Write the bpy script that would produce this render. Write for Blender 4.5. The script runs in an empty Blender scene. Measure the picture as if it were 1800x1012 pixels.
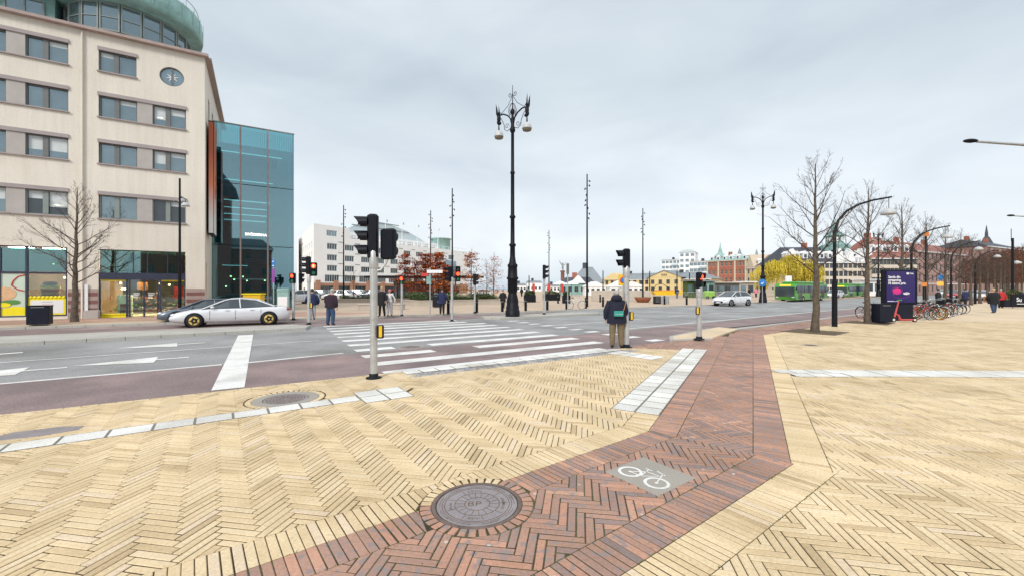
import bpy, math, random
from mathutils import Vector, Matrix
R = math.radians
sc = bpy.context.scene
COL = sc.collection
rnd = random.Random(7)
# ------------------------------------------------------------ camera, sky, sun, exposure
EYE = 1.8
FPX = 740.0
cam_d = bpy.data.cameras.new("camera"); cam = bpy.data.objects.new("camera", cam_d); COL.objects.link(cam)
cam.location = (0, 0, EYE); cam.rotation_euler = (R(90), 0, 0)
cam_d.sensor_width = 36; cam_d.lens = 36*FPX/1800; cam_d.clip_start = .05; cam_d.clip_end = 9000
sc.camera = cam
sc.render.resolution_x = 1024; sc.render.resolution_y = 575
sc.view_settings.view_transform = 'Standard'; sc.view_settings.look = 'None'
sc.view_settings.exposure = 0.53; sc.view_settings.gamma = 1; sc.view_settings.use_curve_mapping = False
world = bpy.data.worlds.new("World"); sc.world = world; world.use_nodes = True
wn, wl = world.node_tree.nodes, world.node_tree.links
wn.clear()
wo = wn.new('ShaderNodeOutputWorld'); bg = wn.new('ShaderNodeBackground'); wl.new(bg.outputs[0], wo.inputs[0])
SUN_EL, SUN_ROT = R(34), R(200)
sky = wn.new('ShaderNodeTexSky'); sky.sky_type = 'NISHITA'; sky.sun_disc = False
sky.sun_elevation = SUN_EL; sky.sun_rotation = SUN_ROT
bg.inputs['Strength'].default_value = .1
tc = wn.new('ShaderNodeTexCoord'); sep = wn.new('ShaderNodeSeparateXYZ'); wl.new(tc.outputs['Generated'], sep.inputs[0])
# a closed cloud deck over the clear sky: tone by elevation, broken by soft cloud structure
elev = wn.new('ShaderNodeValToRGB'); wl.new(sep.outputs['Z'], elev.inputs[0])
er = elev.color_ramp
er.elements[0].position = 0.0; er.elements[0].color = (4.5, 5.2, 5.9, 1)
er.elements[1].position = 1.0; er.elements[1].color = (9.6, 9.9, 10.2, 1)
for p, c in ((.03, (5.5, 6.0, 6.5)), (.09, (6.5, 6.85, 7.1)), (.22, (5.9, 6.35, 6.75)), (.42, (4.6, 5.2, 5.65)), (.6, (5.2, 5.7, 6.2)), (.8, (8.2, 8.5, 8.9))):
    e = er.elements.new(p); e.color = (*c, 1)
mp = wn.new('ShaderNodeMapping'); mp.inputs['Scale'].default_value = (1.0, 1.0, 2.6); mp.inputs['Location'].default_value = (3.1, .4, .2)
wl.new(tc.outputs['Generated'], mp.inputs[0])
nz = wn.new('ShaderNodeTexNoise'); nz.inputs['Scale'].default_value = 2.9; nz.inputs['Detail'].default_value = 6
nz.inputs['Roughness'].default_value = .5; nz.inputs['Distortion'].default_value = .35
wl.new(mp.outputs[0], nz.inputs['Vector'])
cr = wn.new('ShaderNodeValToRGB'); wl.new(nz.outputs['Fac'], cr.inputs[0])
cr.color_ramp.elements[0].position = .3; cr.color_ramp.elements[0].color = (.87, .89, .915, 1)
cr.color_ramp.elements[1].position = .68; cr.color_ramp.elements[1].color = (1.08, 1.07, 1.055, 1)
mul = wn.new('ShaderNodeMix'); mul.data_type = 'RGBA'; mul.blend_type = 'MULTIPLY'; mul.inputs[0].default_value = 1
wl.new(elev.outputs[0], mul.inputs[6]); wl.new(cr.outputs[0], mul.inputs[7])
mx = wn.new('ShaderNodeMix'); mx.data_type = 'RGBA'; mx.inputs[0].default_value = .94
wl.new(sky.outputs[0], mx.inputs[6]); wl.new(mul.outputs[2], mx.inputs[7]); wl.new(mx.outputs[2], bg.inputs['Color'])
sun_d = bpy.data.lights.new("sun", 'SUN'); sun_d.energy = 1.5; sun_d.angle = R(16); sun_d.color = (1, .96, .9)
sun = bpy.data.objects.new("sun", sun_d); COL.objects.link(sun)
sdir = Vector((math.sin(SUN_ROT)*math.cos(SUN_EL), math.cos(SUN_ROT)*math.cos(SUN_EL), math.sin(SUN_EL)))
sun.rotation_euler = (-sdir).to_track_quat('-Z', 'Y').to_euler(); sun.location = (0, -10, 60)

# ------------------------------------------------------------ helpers
def G(u, v, z=0.0):
    """point of the ground (height z) that the survey photograph shows at u, v"""
    Y = (EYE - z)*FPX/(v - 506.0)
    return ((u - 900)/FPX*Y, Y)
def X_at(u, Y): return (u - 900)/FPX*Y
def Z_at(v, Y): return EYE + (506 - v)/FPX*Y

def pmat(name, col, rough=.7, metal=0.0, var=.12, scale=3.0, fine=0.0, fscale=60, bump=0.0, bscale=80, spec=.5, emit=None, estr=0, alpha=None, stain=None, coat=0, streak=0, wear=None):
    m = bpy.data.materials.new(name); m.use_nodes = True
    nt = m.node_tree; n, l = nt.nodes, nt.links
    b = n['Principled BSDF']
    b.inputs['Roughness'].default_value = rough; b.inputs['Metallic'].default_value = metal
    b.inputs['Specular IOR Level'].default_value = spec
    if coat: b.inputs['Coat Weight'].default_value = coat; b.inputs['Coat Roughness'].default_value = .08
    t = n.new('ShaderNodeTexCoord')
    g = n.new('ShaderNodeNewGeometry')
    col = tuple(col)
    def noise(s, det=4):
        x = n.new('ShaderNodeTexNoise'); x.inputs['Scale'].default_value = s; x.inputs['Detail'].default_value = det
        l.new(t.outputs['Object'], x.inputs['Vector']); return x
    if var > 0:
        a = noise(scale, 5)
        r = n.new('ShaderNodeValToRGB'); l.new(a.outputs['Fac'], r.inputs[0])
        r.color_ramp.elements[0].position = .32; r.color_ramp.elements[1].position = .68
        r.color_ramp.elements[0].color = (*[c*(1-var) for c in col], 1)
        r.color_ramp.elements[1].color = (*[min(1, c*(1+var)) for c in col], 1)
        out = r.outputs[0]
        if fine > 0:
            f = noise(fscale, 3); fr = n.new('ShaderNodeValToRGB'); l.new(f.outputs['Fac'], fr.inputs[0])
            fr.color_ramp.elements[0].position = .3; fr.color_ramp.elements[1].position = .7
            fr.color_ramp.elements[0].color = (1-fine,)*3+(1,); fr.color_ramp.elements[1].color = (1+fine,)*3+(1,)
            k = n.new('ShaderNodeMix'); k.data_type = 'RGBA'; k.blend_type = 'MULTIPLY'; k.inputs[0].default_value = 1
            l.new(out, k.inputs[6]); l.new(fr.outputs[0], k.inputs[7]); out = k.outputs[2]
        if stain:
            sc_, sa, sb, amt = stain
            s = noise(sc_, 6); sr = n.new('ShaderNodeValToRGB'); l.new(s.outputs['Fac'], sr.inputs[0])
            sr.color_ramp.elements[0].position = sa; sr.color_ramp.elements[0].color = (1, 1, 1, 1)
            sr.color_ramp.elements[1].position = sb; sr.color_ramp.elements[1].color = (amt, amt*.97, amt*.93, 1)
            k = n.new('ShaderNodeMix'); k.data_type = 'RGBA'; k.blend_type = 'MULTIPLY'; k.inputs[0].default_value = 1
            l.new(out, k.inputs[6]); l.new(sr.outputs[0], k.inputs[7]); out = k.outputs[2]
        if streak:   # rain streaks running down
            mp_ = n.new('ShaderNodeMapping'); mp_.inputs['Scale'].default_value = (2.2, 2.2, .12); l.new(t.outputs['Object'], mp_.inputs[0])
            s = n.new('ShaderNodeTexNoise'); s.inputs['Scale'].default_value = 1.6; s.inputs['Detail'].default_value = 7; s.inputs['Roughness'].default_value = .65; l.new(mp_.outputs[0], s.inputs['Vector'])
            sr = n.new('ShaderNodeValToRGB'); l.new(s.outputs['Fac'], sr.inputs[0])
            sr.color_ramp.elements[0].position = .4; sr.color_ramp.elements[0].color = (1, 1, 1, 1); sr.color_ramp.elements[1].position = .75; sr.color_ramp.elements[1].color = (1-streak, 1-streak*1.05, 1-streak*1.1, 1)
            k = n.new('ShaderNodeMix'); k.data_type = 'RGBA'; k.blend_type = 'MULTIPLY'; k.inputs[0].default_value = 1
            l.new(out, k.inputs[6]); l.new(sr.outputs[0], k.inputs[7]); out = k.outputs[2]
        if wear:     # worn through to the material below
            s = noise(wear[0], 8); s.inputs['Roughness'].default_value = .75; sr = n.new('ShaderNodeValToRGB'); l.new(s.outputs['Fac'], sr.inputs[0])
            sr.color_ramp.elements[0].position = wear[1]; sr.color_ramp.elements[0].color = (0, 0, 0, 1); sr.color_ramp.elements[1].position = wear[1]+.07; sr.color_ramp.elements[1].color = (.8, .8, .8, 1)
            k = n.new('ShaderNodeMix'); k.data_type = 'RGBA'; l.new(sr.outputs[0], k.inputs[0]); l.new(out, k.inputs[6]); k.inputs[7].default_value = (*wear[2], 1); out = k.outputs[2]
        l.new(out, b.inputs['Base Color'])
    else:
        b.inputs['Base Color'].default_value = (*col, 1)
    if bump > 0:
        x = noise(bscale, 4); bp = n.new('ShaderNodeBump'); bp.inputs['Strength'].default_value = bump; bp.inputs['Distance'].default_value = .01
        l.new(x.outputs['Fac'], bp.inputs['Height']); l.new(bp.outputs[0], b.inputs['Normal'])
    if emit:
        b.inputs['Emission Color'].default_value = (*emit, 1); b.inputs['Emission Strength'].default_value = estr
    return m

def glass_mat(name, tint, refl=.35, clear=.75, rough=.02, gcol=(.9, .97, 1)):
    """window glass: reflects the sky, lets the tinted inside show through"""
    m = bpy.data.materials.new(name); m.use_nodes = True
    n, l = m.node_tree.nodes, m.node_tree.links; n.clear()
    o = n.new('ShaderNodeOutputMaterial'); gl = n.new('ShaderNodeBsdfGlossy'); tr = n.new('ShaderNodeBsdfTransparent')
    gl.inputs['Roughness'].default_value = rough; gl.inputs['Color'].default_value = (*gcol, 1)
    tr.inputs['Color'].default_value = (*[clear*t for t in tint], 1)
    fr = n.new('ShaderNodeLayerWeight'); fr.inputs['Blend'].default_value = .35
    mr = n.new('ShaderNodeMapRange'); mr.inputs['To Min'].default_value = refl; mr.inputs['To Max'].default_value = .95
    l.new(fr.outputs['Fresnel'], mr.inputs['Value'])
    mxx = n.new('ShaderNodeMixShader'); l.new(mr.outputs[0], mxx.inputs[0]); l.new(tr.outputs[0], mxx.inputs[1]); l.new(gl.outputs[0], mxx.inputs[2])
    l.new(mxx.outputs[0], o.inputs[0]); return m

def tint_mat(name, stops, rough=.8, blotch=None, spots=False, bump=.35, moss=False):
    """masonry unit: colour from the unit's own 'tint' value, mottled within the unit"""
    m = bpy.data.materials.new(name); m.use_nodes = True
    n, l = m.node_tree.nodes, m.node_tree.links; b = n['Principled BSDF']
    b.inputs['Roughness'].default_value = rough; b.inputs['Specular IOR Level'].default_value = .3
    at = n.new('ShaderNodeAttribute'); at.attribute_name = 'tint'
    g = n.new('ShaderNodeNewGeometry')
    r = n.new('ShaderNodeValToRGB'); l.new(at.outputs['Fac'], r.inputs[0]); e = r.color_ramp.elements
    e[0].position = stops[0][0]; e[0].color = (*stops[0][1], 1); e[1].position = stops[-1][0]; e[1].color = (*stops[-1][1], 1)
    for p, c in stops[1:-1]:
        k = e.new(p); k.color = (*c, 1)
    def noise(s, det=4, rg=.5):
        x = n.new('ShaderNodeTexNoise'); x.inputs['Scale'].default_value = s; x.inputs['Detail'].default_value = det; x.inputs['Roughness'].default_value = rg
        l.new(g.outputs['Position'], x.inputs['Vector']); return x
    def mulc(a, lo, hi, p0, p1, sock):
        q = n.new('ShaderNodeValToRGB'); l.new(sock, q.inputs[0])
        q.color_ramp.elements[0].position = p0; q.color_ramp.elements[1].position = p1
        q.color_ramp.elements[0].color = (*lo, 1); q.color_ramp.elements[1].color = (*hi, 1)
        k = n.new('ShaderNodeMix'); k.data_type = 'RGBA'; k.blend_type = 'MULTIPLY'; k.inputs[0].default_value = 1
        l.new(a, k.inputs[6]); l.new(q.outputs[0], k.inputs[7]); return k.outputs[2]
    out = r.outputs[0]
    out = mulc(out, (.82,)*3, (1.12,)*3, .3, .7, noise(45, 5, .6).outputs['Fac'])
    out = mulc(out, (.88, .87, .84), (1.06,)*3, .35, .65, noise(1.3, 3).outputs['Fac'])
    out = mulc(out, (1, 1, 1), (.76, .72, .67), .60, .74, noise(9, 5, .65).outputs['Fac'])
    out = mulc(out, (1, 1, 1), (.80, .77, .71), .52, .72, noise(.7, 6, .6).outputs['Fac'])
    out = mulc(out, (1, 1, 1), (.55, .5, .45), .70, .74, noise(23, 3, .5).outputs['Fac'])
    if blotch:
        q = n.new('ShaderNodeMath'); q.operation = 'GREATER_THAN'; q.inputs[1].default_value = .57
        x = noise(11, 2); rr = n.new('ShaderNodeValToRGB'); l.new(x.outputs['Fac'], rr.inputs[0])
        rr.color_ramp.elements[0].position = .55; rr.color_ramp.elements[1].position = .64
        rr.color_ramp.elements[0].color = (0, 0, 0, 1); rr.color_ramp.elements[1].color = (.8, .8, .8, 1)
        k = n.new('ShaderNodeMix'); k.data_type = 'RGBA'; l.new(rr.outputs[0], k.inputs[0]); l.new(out, k.inputs[6]); k.inputs[7].default_value = (*blotch, 1)
        out = k.outputs[2]
    if spots:
        vo = n.new('ShaderNodeTexVoronoi'); vo.inputs['Scale'].default_value = 4.2; vo.inputs['Randomness'].default_value = 1
        l.new(g.outputs['Position'], vo.inputs['Vector'])
        wv = noise(60, 2); ad = n.new('ShaderNodeMath'); ad.operation = 'MULTIPLY_ADD'; ad.inputs[1].default_value = .09
        l.new(wv.outputs['Fac'], ad.inputs[0]); l.new(vo.outputs['Distance'], ad.inputs[2])
        rr = n.new('ShaderNodeValToRGB'); l.new(ad.outputs[0], rr.inputs[0])
        rr.color_ramp.elements[0].position = .10; rr.color_ramp.elements[1].position = .12
        rr.color_ramp.elements[0].color = (.75, .75, .75, 1); rr.color_ramp.elements[1].color = (0, 0, 0, 1)
        k = n.new('ShaderNodeMix'); k.data_type = 'RGBA'; l.new(rr.outputs[0], k.inputs[0]); l.new(out, k.inputs[6]); k.inputs[7].default_value = (.62, .58, .52, 1)
        out = k.outputs[2]
    l.new(out, b.inputs['Base Color'])
    x = noise(150, 4); bp = n.new('ShaderNodeBump'); bp.inputs['Strength'].default_value = bump; bp.inputs['Distance'].default_value = .004
    l.new(x.outputs['Fac'], bp.inputs['Height']); l.new(bp.outputs[0], b.inputs['Normal'])
    return m

class MB:
    """mesh builder"""
    def __init__(s): s.v = []; s.f = []; s.m = []; s.t = None; s.sm = []
    def add(s, vs, fs, mi=0, smooth=False):
        o = len(s.v); s.v += [tuple(p) for p in vs]; s.f += [tuple(i+o for i in f) for f in fs]; s.m += [mi]*len(fs); s.sm += [smooth]*len(fs)
        return s
    def box(s, c, d, rz=0.0, mi=0, taper=1.0):
        cx, cy, cz = c; hx, hy, hz = d[0]/2, d[1]/2, d[2]/2; ca, sa = math.cos(rz), math.sin(rz)
        vs = []
        for z in (-1, 1):
            k = taper if z > 0 else 1
            for x, y in ((-1, -1), (1, -1), (1, 1), (-1, 1)):
                px, py = x*hx*k, y*hy*k; vs.append((cx+px*ca-py*sa, cy+px*sa+py*ca, cz+z*hz))
        return s.add(vs, [(3, 2, 1, 0), (4, 5, 6, 7), (0, 1, 5, 4), (1, 2, 6, 5), (2, 3, 7, 6), (3, 0, 4, 7)], mi)
    def bevbox(s, c, d, b=.02, rz=0.0, mi=0):
        """box with all vertical and top edges chamfered"""
        cx, cy, cz = c; hx, hy, hz = d[0]/2, d[1]/2, d[2]/2; ca, sa = math.cos(rz), math.sin(rz)
        def ring(ix, iy, z):
            a, c_ = hx-ix, hy-iy
            q = [(-a+b, -c_), (a-b, -c_), (a, -c_+b), (a, c_-b), (a-b, c_), (-a+b, c_), (-a, c_-b), (-a, -c_+b)]
            return [(cx+x*ca-y*sa, cy+x*sa+y*ca, cz+z) for x, y in q]
        vs = ring(b, b, -hz)+ring(0, 0, -hz+b)+ring(0, 0, hz-b)+ring(b, b, hz)
        fs = [tuple(range(7, -1, -1)), tuple(range(24, 32))]
        for k in range(3):
            for i in range(8):
                j = (i+1) % 8; fs.append((k*8+i, k*8+j, k*8+8+j, k*8+8+i))
        return s.add(vs, fs, mi)
    def cyl(s, p0, p1, r0, r1=None, n=8, mi=0, caps=True, smooth=True):
        r1 = r0 if r1 is None else r1
        p0, p1 = Vector(p0), Vector(p1); d = p1-p0
        if d.length < 1e-6: return s
        d.normalize(); a = d.orthogonal().normalized(); b = d.cross(a)
        vs = []
        for p, r in ((p0, r0), (p1, r1)):
            for i in range(n):
                t = 2*math.pi*i/n; vs.append(p+a*(r*math.cos(t))+b*(r*math.sin(t)))
        s.add(vs, [(i, (i+1) % n, n+(i+1) % n, n+i) for i in range(n)], mi, smooth)
        if caps:
            s.add(vs[:n], [tuple(range(n-1, -1, -1))], mi); s.add(vs[n:], [tuple(range(n))], mi)
        return s
    def tube(s, pts, r, n=6, mi=0, closed=False):
        rr = r if isinstance(r, (list, tuple)) else [r]*len(pts)
        P = [Vector(p) for p in pts]; N = len(P); vs = []; a = None
        for i, p in enumerate(P):
            if closed: d = P[(i+1) % N]-P[i-1]
            else: d = P[min(i+1, N-1)]-P[max(i-1, 0)]
            if d.length < 1e-9: d = Vector((0, 0, 1))
            d.normalize()
            if a is None: a = d.orthogonal().normalized()
            else:
                a = a-d*a.dot(d)
                a = a.normalized() if a.length > 1e-6 else d.orthogonal().normalized()
            b = d.cross(a)
            for k in range(n):
                t = 2*math.pi*k/n; vs.append(p+a*(rr[i]*math.cos(t))+b*(rr[i]*math.sin(t)))
        fs = []
        for i in range(N if closed else N-1):
            j = (i+1) % N
            for k in range(n):
                q = (k+1) % n; fs.append((i*n+k, i*n+q, j*n+q, j*n+k))
        s.add(vs, fs, mi, True)
        if not closed:
            s.add(vs[:n], [tuple(range(n-1, -1, -1))], mi); s.add(vs[-n:], [tuple(range(n))], mi)
        return s
    def lathe(s, prof, c=(0, 0, 0), n=16, mi=0, smooth=True, sx=1, sy=1):
        vs = []
        for r, z in prof:
            for i in range(n):
                t = 2*math.pi*i/n; vs.append((c[0]+sx*r*math.cos(t), c[1]+sy*r*math.sin(t), c[2]+z))
        fs = []
        for k in range(len(prof)-1):
            for i in range(n):
                j = (i+1) % n; fs.append((k*n+i, k*n+j, k*n+n+j, k*n+n+i))
        s.add(vs, fs, mi, smooth)
        s.add(vs[:n], [tuple(range(n-1, -1, -1))], mi); s.add(vs[-n:], [tuple(range(n))], mi)
        return s
    def prism(s, poly, z0, z1, mi=0):
        n = len(poly)
        ar = sum(poly[i][0]*poly[(i+1) % n][1]-poly[(i+1) % n][0]*poly[i][1] for i in range(n))
        if ar < 0: poly = poly[::-1]
        vs = [(x, y, z0) for x, y in poly]+[(x, y, z1) for x, y in poly]
        return s.add(vs, [tuple(range(n-1, -1, -1)), tuple(range(n, 2*n))]+[(i, (i+1) % n, n+(i+1) % n, n+i) for i in range(n)], mi)
    def xprism(s, poly, x0, x1, mi=0, axis='x'):
        """extrude an outline given in (y,z) along x, or (x,z) along y"""
        n = len(poly)
        if axis == 'x': vs = [(x0, a, b) for a, b in poly]+[(x1, a, b) for a, b in poly]
        else: vs = [(a, x1, b) for a, b in poly]+[(a, x0, b) for a, b in poly]
        ar = sum(poly[i][0]*poly[(i+1) % n][1]-poly[(i+1) % n][0]*poly[i][1] for i in range(n))
        fs = [tuple(range(n-1, -1, -1)), tuple(range(n, 2*n))]+[(i, (i+1) % n, n+(i+1) % n, n+i) for i in range(n)]
        if ar < 0: fs = [f[::-1] for f in fs]
        return s.add(vs, fs, mi)
    def ball(s, c, r, n=10, m=7, mi=0):
        rx, ry, rz = r if isinstance(r, (tuple, list)) else (r, r, r)
        return s.lathe([(max(.02, math.sin(math.pi*k/m)), -math.cos(math.pi*k/m)*rz) for k in range(m+1)], c, n, mi, True, rx, ry)
    def quad(s, a, b, c, d, mi=0): return s.add([a, b, c, d], [(0, 1, 2, 3)], mi)
    def mesh(s, name, mats):
        me = bpy.data.meshes.new(name); me.from_pydata(s.v, [], s.f)
        for m in (mats if isinstance(mats, (list, tuple)) else [mats]): me.materials.append(m)
        if any(s.m): me.polygons.foreach_set('material_index', s.m)
        me.polygons.foreach_set('use_smooth', s.sm)
        if s.t is not None:
            at = me.attributes.new('tint', 'FLOAT', 'FACE'); at.data.foreach_set('value', s.t)
        me.update(); return me
    def build(s, name, mats, parent=None, loc=None, rz=None, rot=None):
        return link(name, s.mesh(name, mats), parent, loc, rz, rot)

def link(name, data, parent=None, loc=None, rz=None, rot=None):
    o = bpy.data.objects.new(name, data); COL.objects.link(o)
    if parent is not None: o.parent = parent
    if loc is not None: o.location = loc
    if rz is not None: o.rotation_euler = (0, 0, rz)
    if rot is not None: o.rotation_euler = rot
    return o
def tag(o, label, cat, group=None):
    o['label'] = label; o['category'] = cat
    if group: o['group'] = group
    return o
def thing(name, label, cat, loc=(0, 0, 0), rz=0.0, group=None):
    if len(loc) == 2: loc = (*loc, 0)
    return tag(link(name, None, None, loc, rz), label, cat, group)
def structure(o): o['kind'] = 'structure'; return o
def stuff(o): o['kind'] = 'stuff'; return o
def copy_tree(o, parent=None):
    c = o.copy(); COL.objects.link(c)
    if parent is not None: c.parent = parent
    for ch in list(o.children): copy_tree(ch, c)
    return c
def clone(o, loc, rz=0.0, label=None, group=None):
    c = copy_tree(o); c.location = loc if len(loc) == 3 else (*loc, 0); c.rotation_euler = (0, 0, rz)
    if label: c['label'] = label
    if group: c['group'] = group
    return c
_fonts = {}
def text(s_, size, mat, name='lettering', parent=None, loc=(0, 0, 0), rot=(R(90), 0, 0), depth=.004, align='LEFT', bold=.0, sx=1):
    cu = bpy.data.curves.new(name, 'FONT'); cu.body = s_; cu.size = size; cu.extrude = depth; cu.align_x = align; cu.offset = bold; cu.resolution_u = 3
    to = bpy.data.objects.new(name, cu); COL.objects.link(to)
    dg = bpy.context.evaluated_depsgraph_get(); me = bpy.data.meshes.new_from_object(to.evaluated_get(dg)); bpy.data.objects.remove(to)
    me.materials.clear(); me.materials.append(mat)
    o = link(name, me, parent, loc, None, rot); o.scale = (sx, 1, 1); return o

# ------------------------------------------------------------ materials
M = {}
M['yellow_brick'] = tint_mat('yellow_clinker', [(0, (.56, .42, .25)), (.2, (.68, .525, .32)), (.6, (.74, .58, .365)), (.9, (.77, .62, .40)), (1, (.74, .59, .42))])
M['red_brick'] = tint_mat('red_clinker', [(0, (.22, .185, .18)), (.14, (.33, .225, .195)), (.4, (.40, .245, .19)), (.7, (.45, .265, .195)), (.9, (.53, .285, .20)), (1, (.57, .34, .24))], blotch=(.27, .225, .22), spots=True)
M['white_plate'] = tint_mat('white_concrete_plate', [(0, (.66, .65, .62)), (1, (.82, .81, .77))], bump=.5)
M['grey_sett'] = tint_mat('grey_granite_sett', [(0, (.22, .22, .23)), (1, (.42, .41, .42))])
M['joint'] = pmat('sandy_joint', (.07, .048, .02), .95, var=.45, scale=3, fine=.4, fscale=40)
M['plate_joint'] = pmat('grey_plate_joint', (.2, .18, .15), .95, var=.3, scale=5)
M['joint_red'] = pmat('dark_mossy_joint', (.062, .058, .026), .95, var=.5, scale=4, fine=.4, fscale=40)
M['asphalt'] = pmat('grey_asphalt', (.30, .298, .295), .85, var=.2, scale=.45, fine=.34, fscale=55, bump=.5, bscale=120, stain=(.3, .48, .68, .74), wear=(1.7, .66, (.17, .165, .165)))
M['asphalt_brown'] = pmat('red_brown_asphalt', (.235, .175, .17), .85, var=.16, scale=.7, fine=.3, fscale=55, bump=.5, bscale=120, stain=(.35, .48, .68, 1.3), wear=(1.3, .66, (.13, .11, .11)))
M['paint'] = pmat('road_paint', (.76, .75, .72), .7, var=.07, scale=1.5, fine=.1, fscale=25, stain=(1.1, .48, .7, .76), wear=(7, .60, (.34, .33, .32)))
M['granite'] = pmat('granite_kerb', (.44, .42, .38), .8, var=.12, scale=1.2, fine=.2, fscale=50, stain=(.6, .5, .7, .8))
M['granite_edge'] = pmat('stained_kerb_face', (.2, .15, .105), .85, var=.2, scale=1.2, fine=.2, fscale=50)
M['plaza'] = pmat('beige_plaza_paving', (.53, .41, .30), .85, var=.1, scale=.4, fine=.12, fscale=9, stain=(.2, .45, .75, .88))
M['far_yellow'] = pmat('distant_yellow_paving', (.67, .525, .355), .85, var=.07, scale=.5, fine=.12, fscale=12, stain=(.3, .5, .7, .9))
M['pink_pave'] = pmat('reddish_pavement_slabs', (.42, .26, .2), .85, var=.12, scale=.6, fine=.12, fscale=12, stain=(.3, .5, .7, 1.15))
M['ground'] = pmat('ground', (.3, .28, .25), .9, var=.1, scale=.05)
M['water'] = pmat('sea_water', (.30, .38, .44), .35, var=.08, scale=.01)
M['cast_iron'] = pmat('cast_iron', (.30, .265, .27), .55, .3, var=.12, scale=5, fine=.15, fscale=90)
M['rust_iron'] = pmat('rusty_iron_frame', (.17, .12, .105), .7, .2, var=.3, scale=6, fine=.2)
M['groove'] = pmat('worn_bronze_groove', (.14, .085, .045), .8, 0, var=.2)
M['grey_slab'] = pmat('grey_concrete_slab', (.34, .31, .265), .85, var=.07, scale=2, fine=.12, fscale=60)
M['galv'] = pmat('galvanised_steel', (.52, .52, .51), .42, .45, var=.1, scale=4, fine=.08, fscale=25, stain=(3, .55, .7, .7))
M['black'] = pmat('black_plastic', (.006, .007, .012), .42, var=.15, spec=.22)
M['black_paint'] = pmat('black_painted_metal', (.007, .008, .012), .5, .0, var=.2, scale=5, spec=.22)
M['dark_navy'] = pmat('dark_navy_panel', (.009, .011, .024), .55, var=.15, spec=.25)
M['white'] = pmat('white_plaster', (.87, .87, .86), .8, var=.03, scale=.4, fine=.03, fscale=8, stain=(.3, .6, .9, .95))
M['trunk'] = pmat('bark', (.11, .085, .062), .95, var=.3, scale=6, fine=.35, fscale=30, bump=.8, bscale=25)
M['twig'] = pmat('bare_twigs', (.075, .055, .045), .95, var=.25, scale=4)
M['moss'] = pmat('moss', (.12, .14, .02), .95, var=.4, scale=20)
# ------------------------------------------------------------ paving geometry
def unit(a): return (math.cos(a), math.sin(a))
def clip(poly, planes):
    """planes: (nx, ny, c) keep nx*x+ny*y <= c"""
    for nx, ny, c in planes:
        out = []; n = len(poly)
        for i in range(n):
            p, q = poly[i], poly[(i+1) % n]; dp = nx*p[0]+ny*p[1]-c; dq = nx*q[0]+ny*q[1]-c
            if dp <= 0: out.append(p)
            if (dp < 0 < dq) or (dq < 0 < dp):
                t = dp/(dp-dq); out.append((p[0]+t*(q[0]-p[0]), p[1]+t*(q[1]-p[1])))
        poly = out
        if len(poly) < 3: return []
    return poly
def area(p): return abs(sum(p[i][0]*p[(i+1) % len(p)][1]-p[(i+1) % len(p)][0]*p[i][1] for i in range(len(p))))/2
def planes_of(poly):
    n = len(poly)
    if sum(poly[i][0]*poly[(i+1) % n][1]-poly[(i+1) % n][0]*poly[i][1] for i in range(n)) < 0: poly = poly[::-1]
    out = []
    for i in range(n):
        (x0, y0), (x1, y1) = poly[i], poly[(i+1) % n]; nx, ny = (y1-y0), -(x1-x0); L = math.hypot(nx, ny)
        if L < 1e-9: continue
        out.append((nx/L, ny/L, (nx*x0+ny*y0)/L))
    return out
def inside(p, planes, m=0): return all(nx*p[0]+ny*p[1] <= c-m for nx, ny, c in planes)
def seen(x, y, m=1.6): return y > 1.7 and abs(x) < 1.217*y+m
def brick_faces(poly, z, h, bev, tilt=(0, 0)):
    """a paving unit as (verts, faces); the arris is rounded on near ones"""
    n = len(poly)
    if sum(poly[i][0]*poly[(i+1) % n][1]-poly[(i+1) % n][0]*poly[i][1] for i in range(n)) < 0: poly = poly[::-1]
    cx = sum(p[0] for p in poly)/n; cy = sum(p[1] for p in poly)/n
    tz = lambda x, y: tilt[0]*(x-cx)+tilt[1]*(y-cy)
    vs = [(x, y, z-h) for x, y in poly]
    if bev:
        vs += [(x, y, z-bev+tz(x, y)) for x, y in poly]
        for i in range(n):
            x, y = poly[i]; a = poly[i-1]; c = poly[(i+1) % n]
            e1 = (a[0]-x, a[1]-y); e2 = (c[0]-x, c[1]-y); l1 = math.hypot(*e1) or 1; l2 = math.hypot(*e2) or 1
            b1 = min(bev, l1*.3); b2 = min(bev, l2*.3)
            X = x+e1[0]/l1*b1+e2[0]/l2*b2; Y = y+e1[1]/l1*b1+e2[1]/l2*b2
            vs.append((X, Y, z+tz(X, Y)))
        fs = [tuple(range(2*n, 3*n))]
        for k in (0, 1): fs += [(k*n+i, k*n+(i+1) % n, k*n+n+(i+1) % n, k*n+n+i) for i in range(n)]
    else:
        vs += [(x, y, z+tz(x, y)) for x, y in poly]
        fs = [tuple(range(n, 2*n))]+[(i, (i+1) % n, n+(i+1) % n, n+i) for i in range(n)]
    return vs, fs
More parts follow.
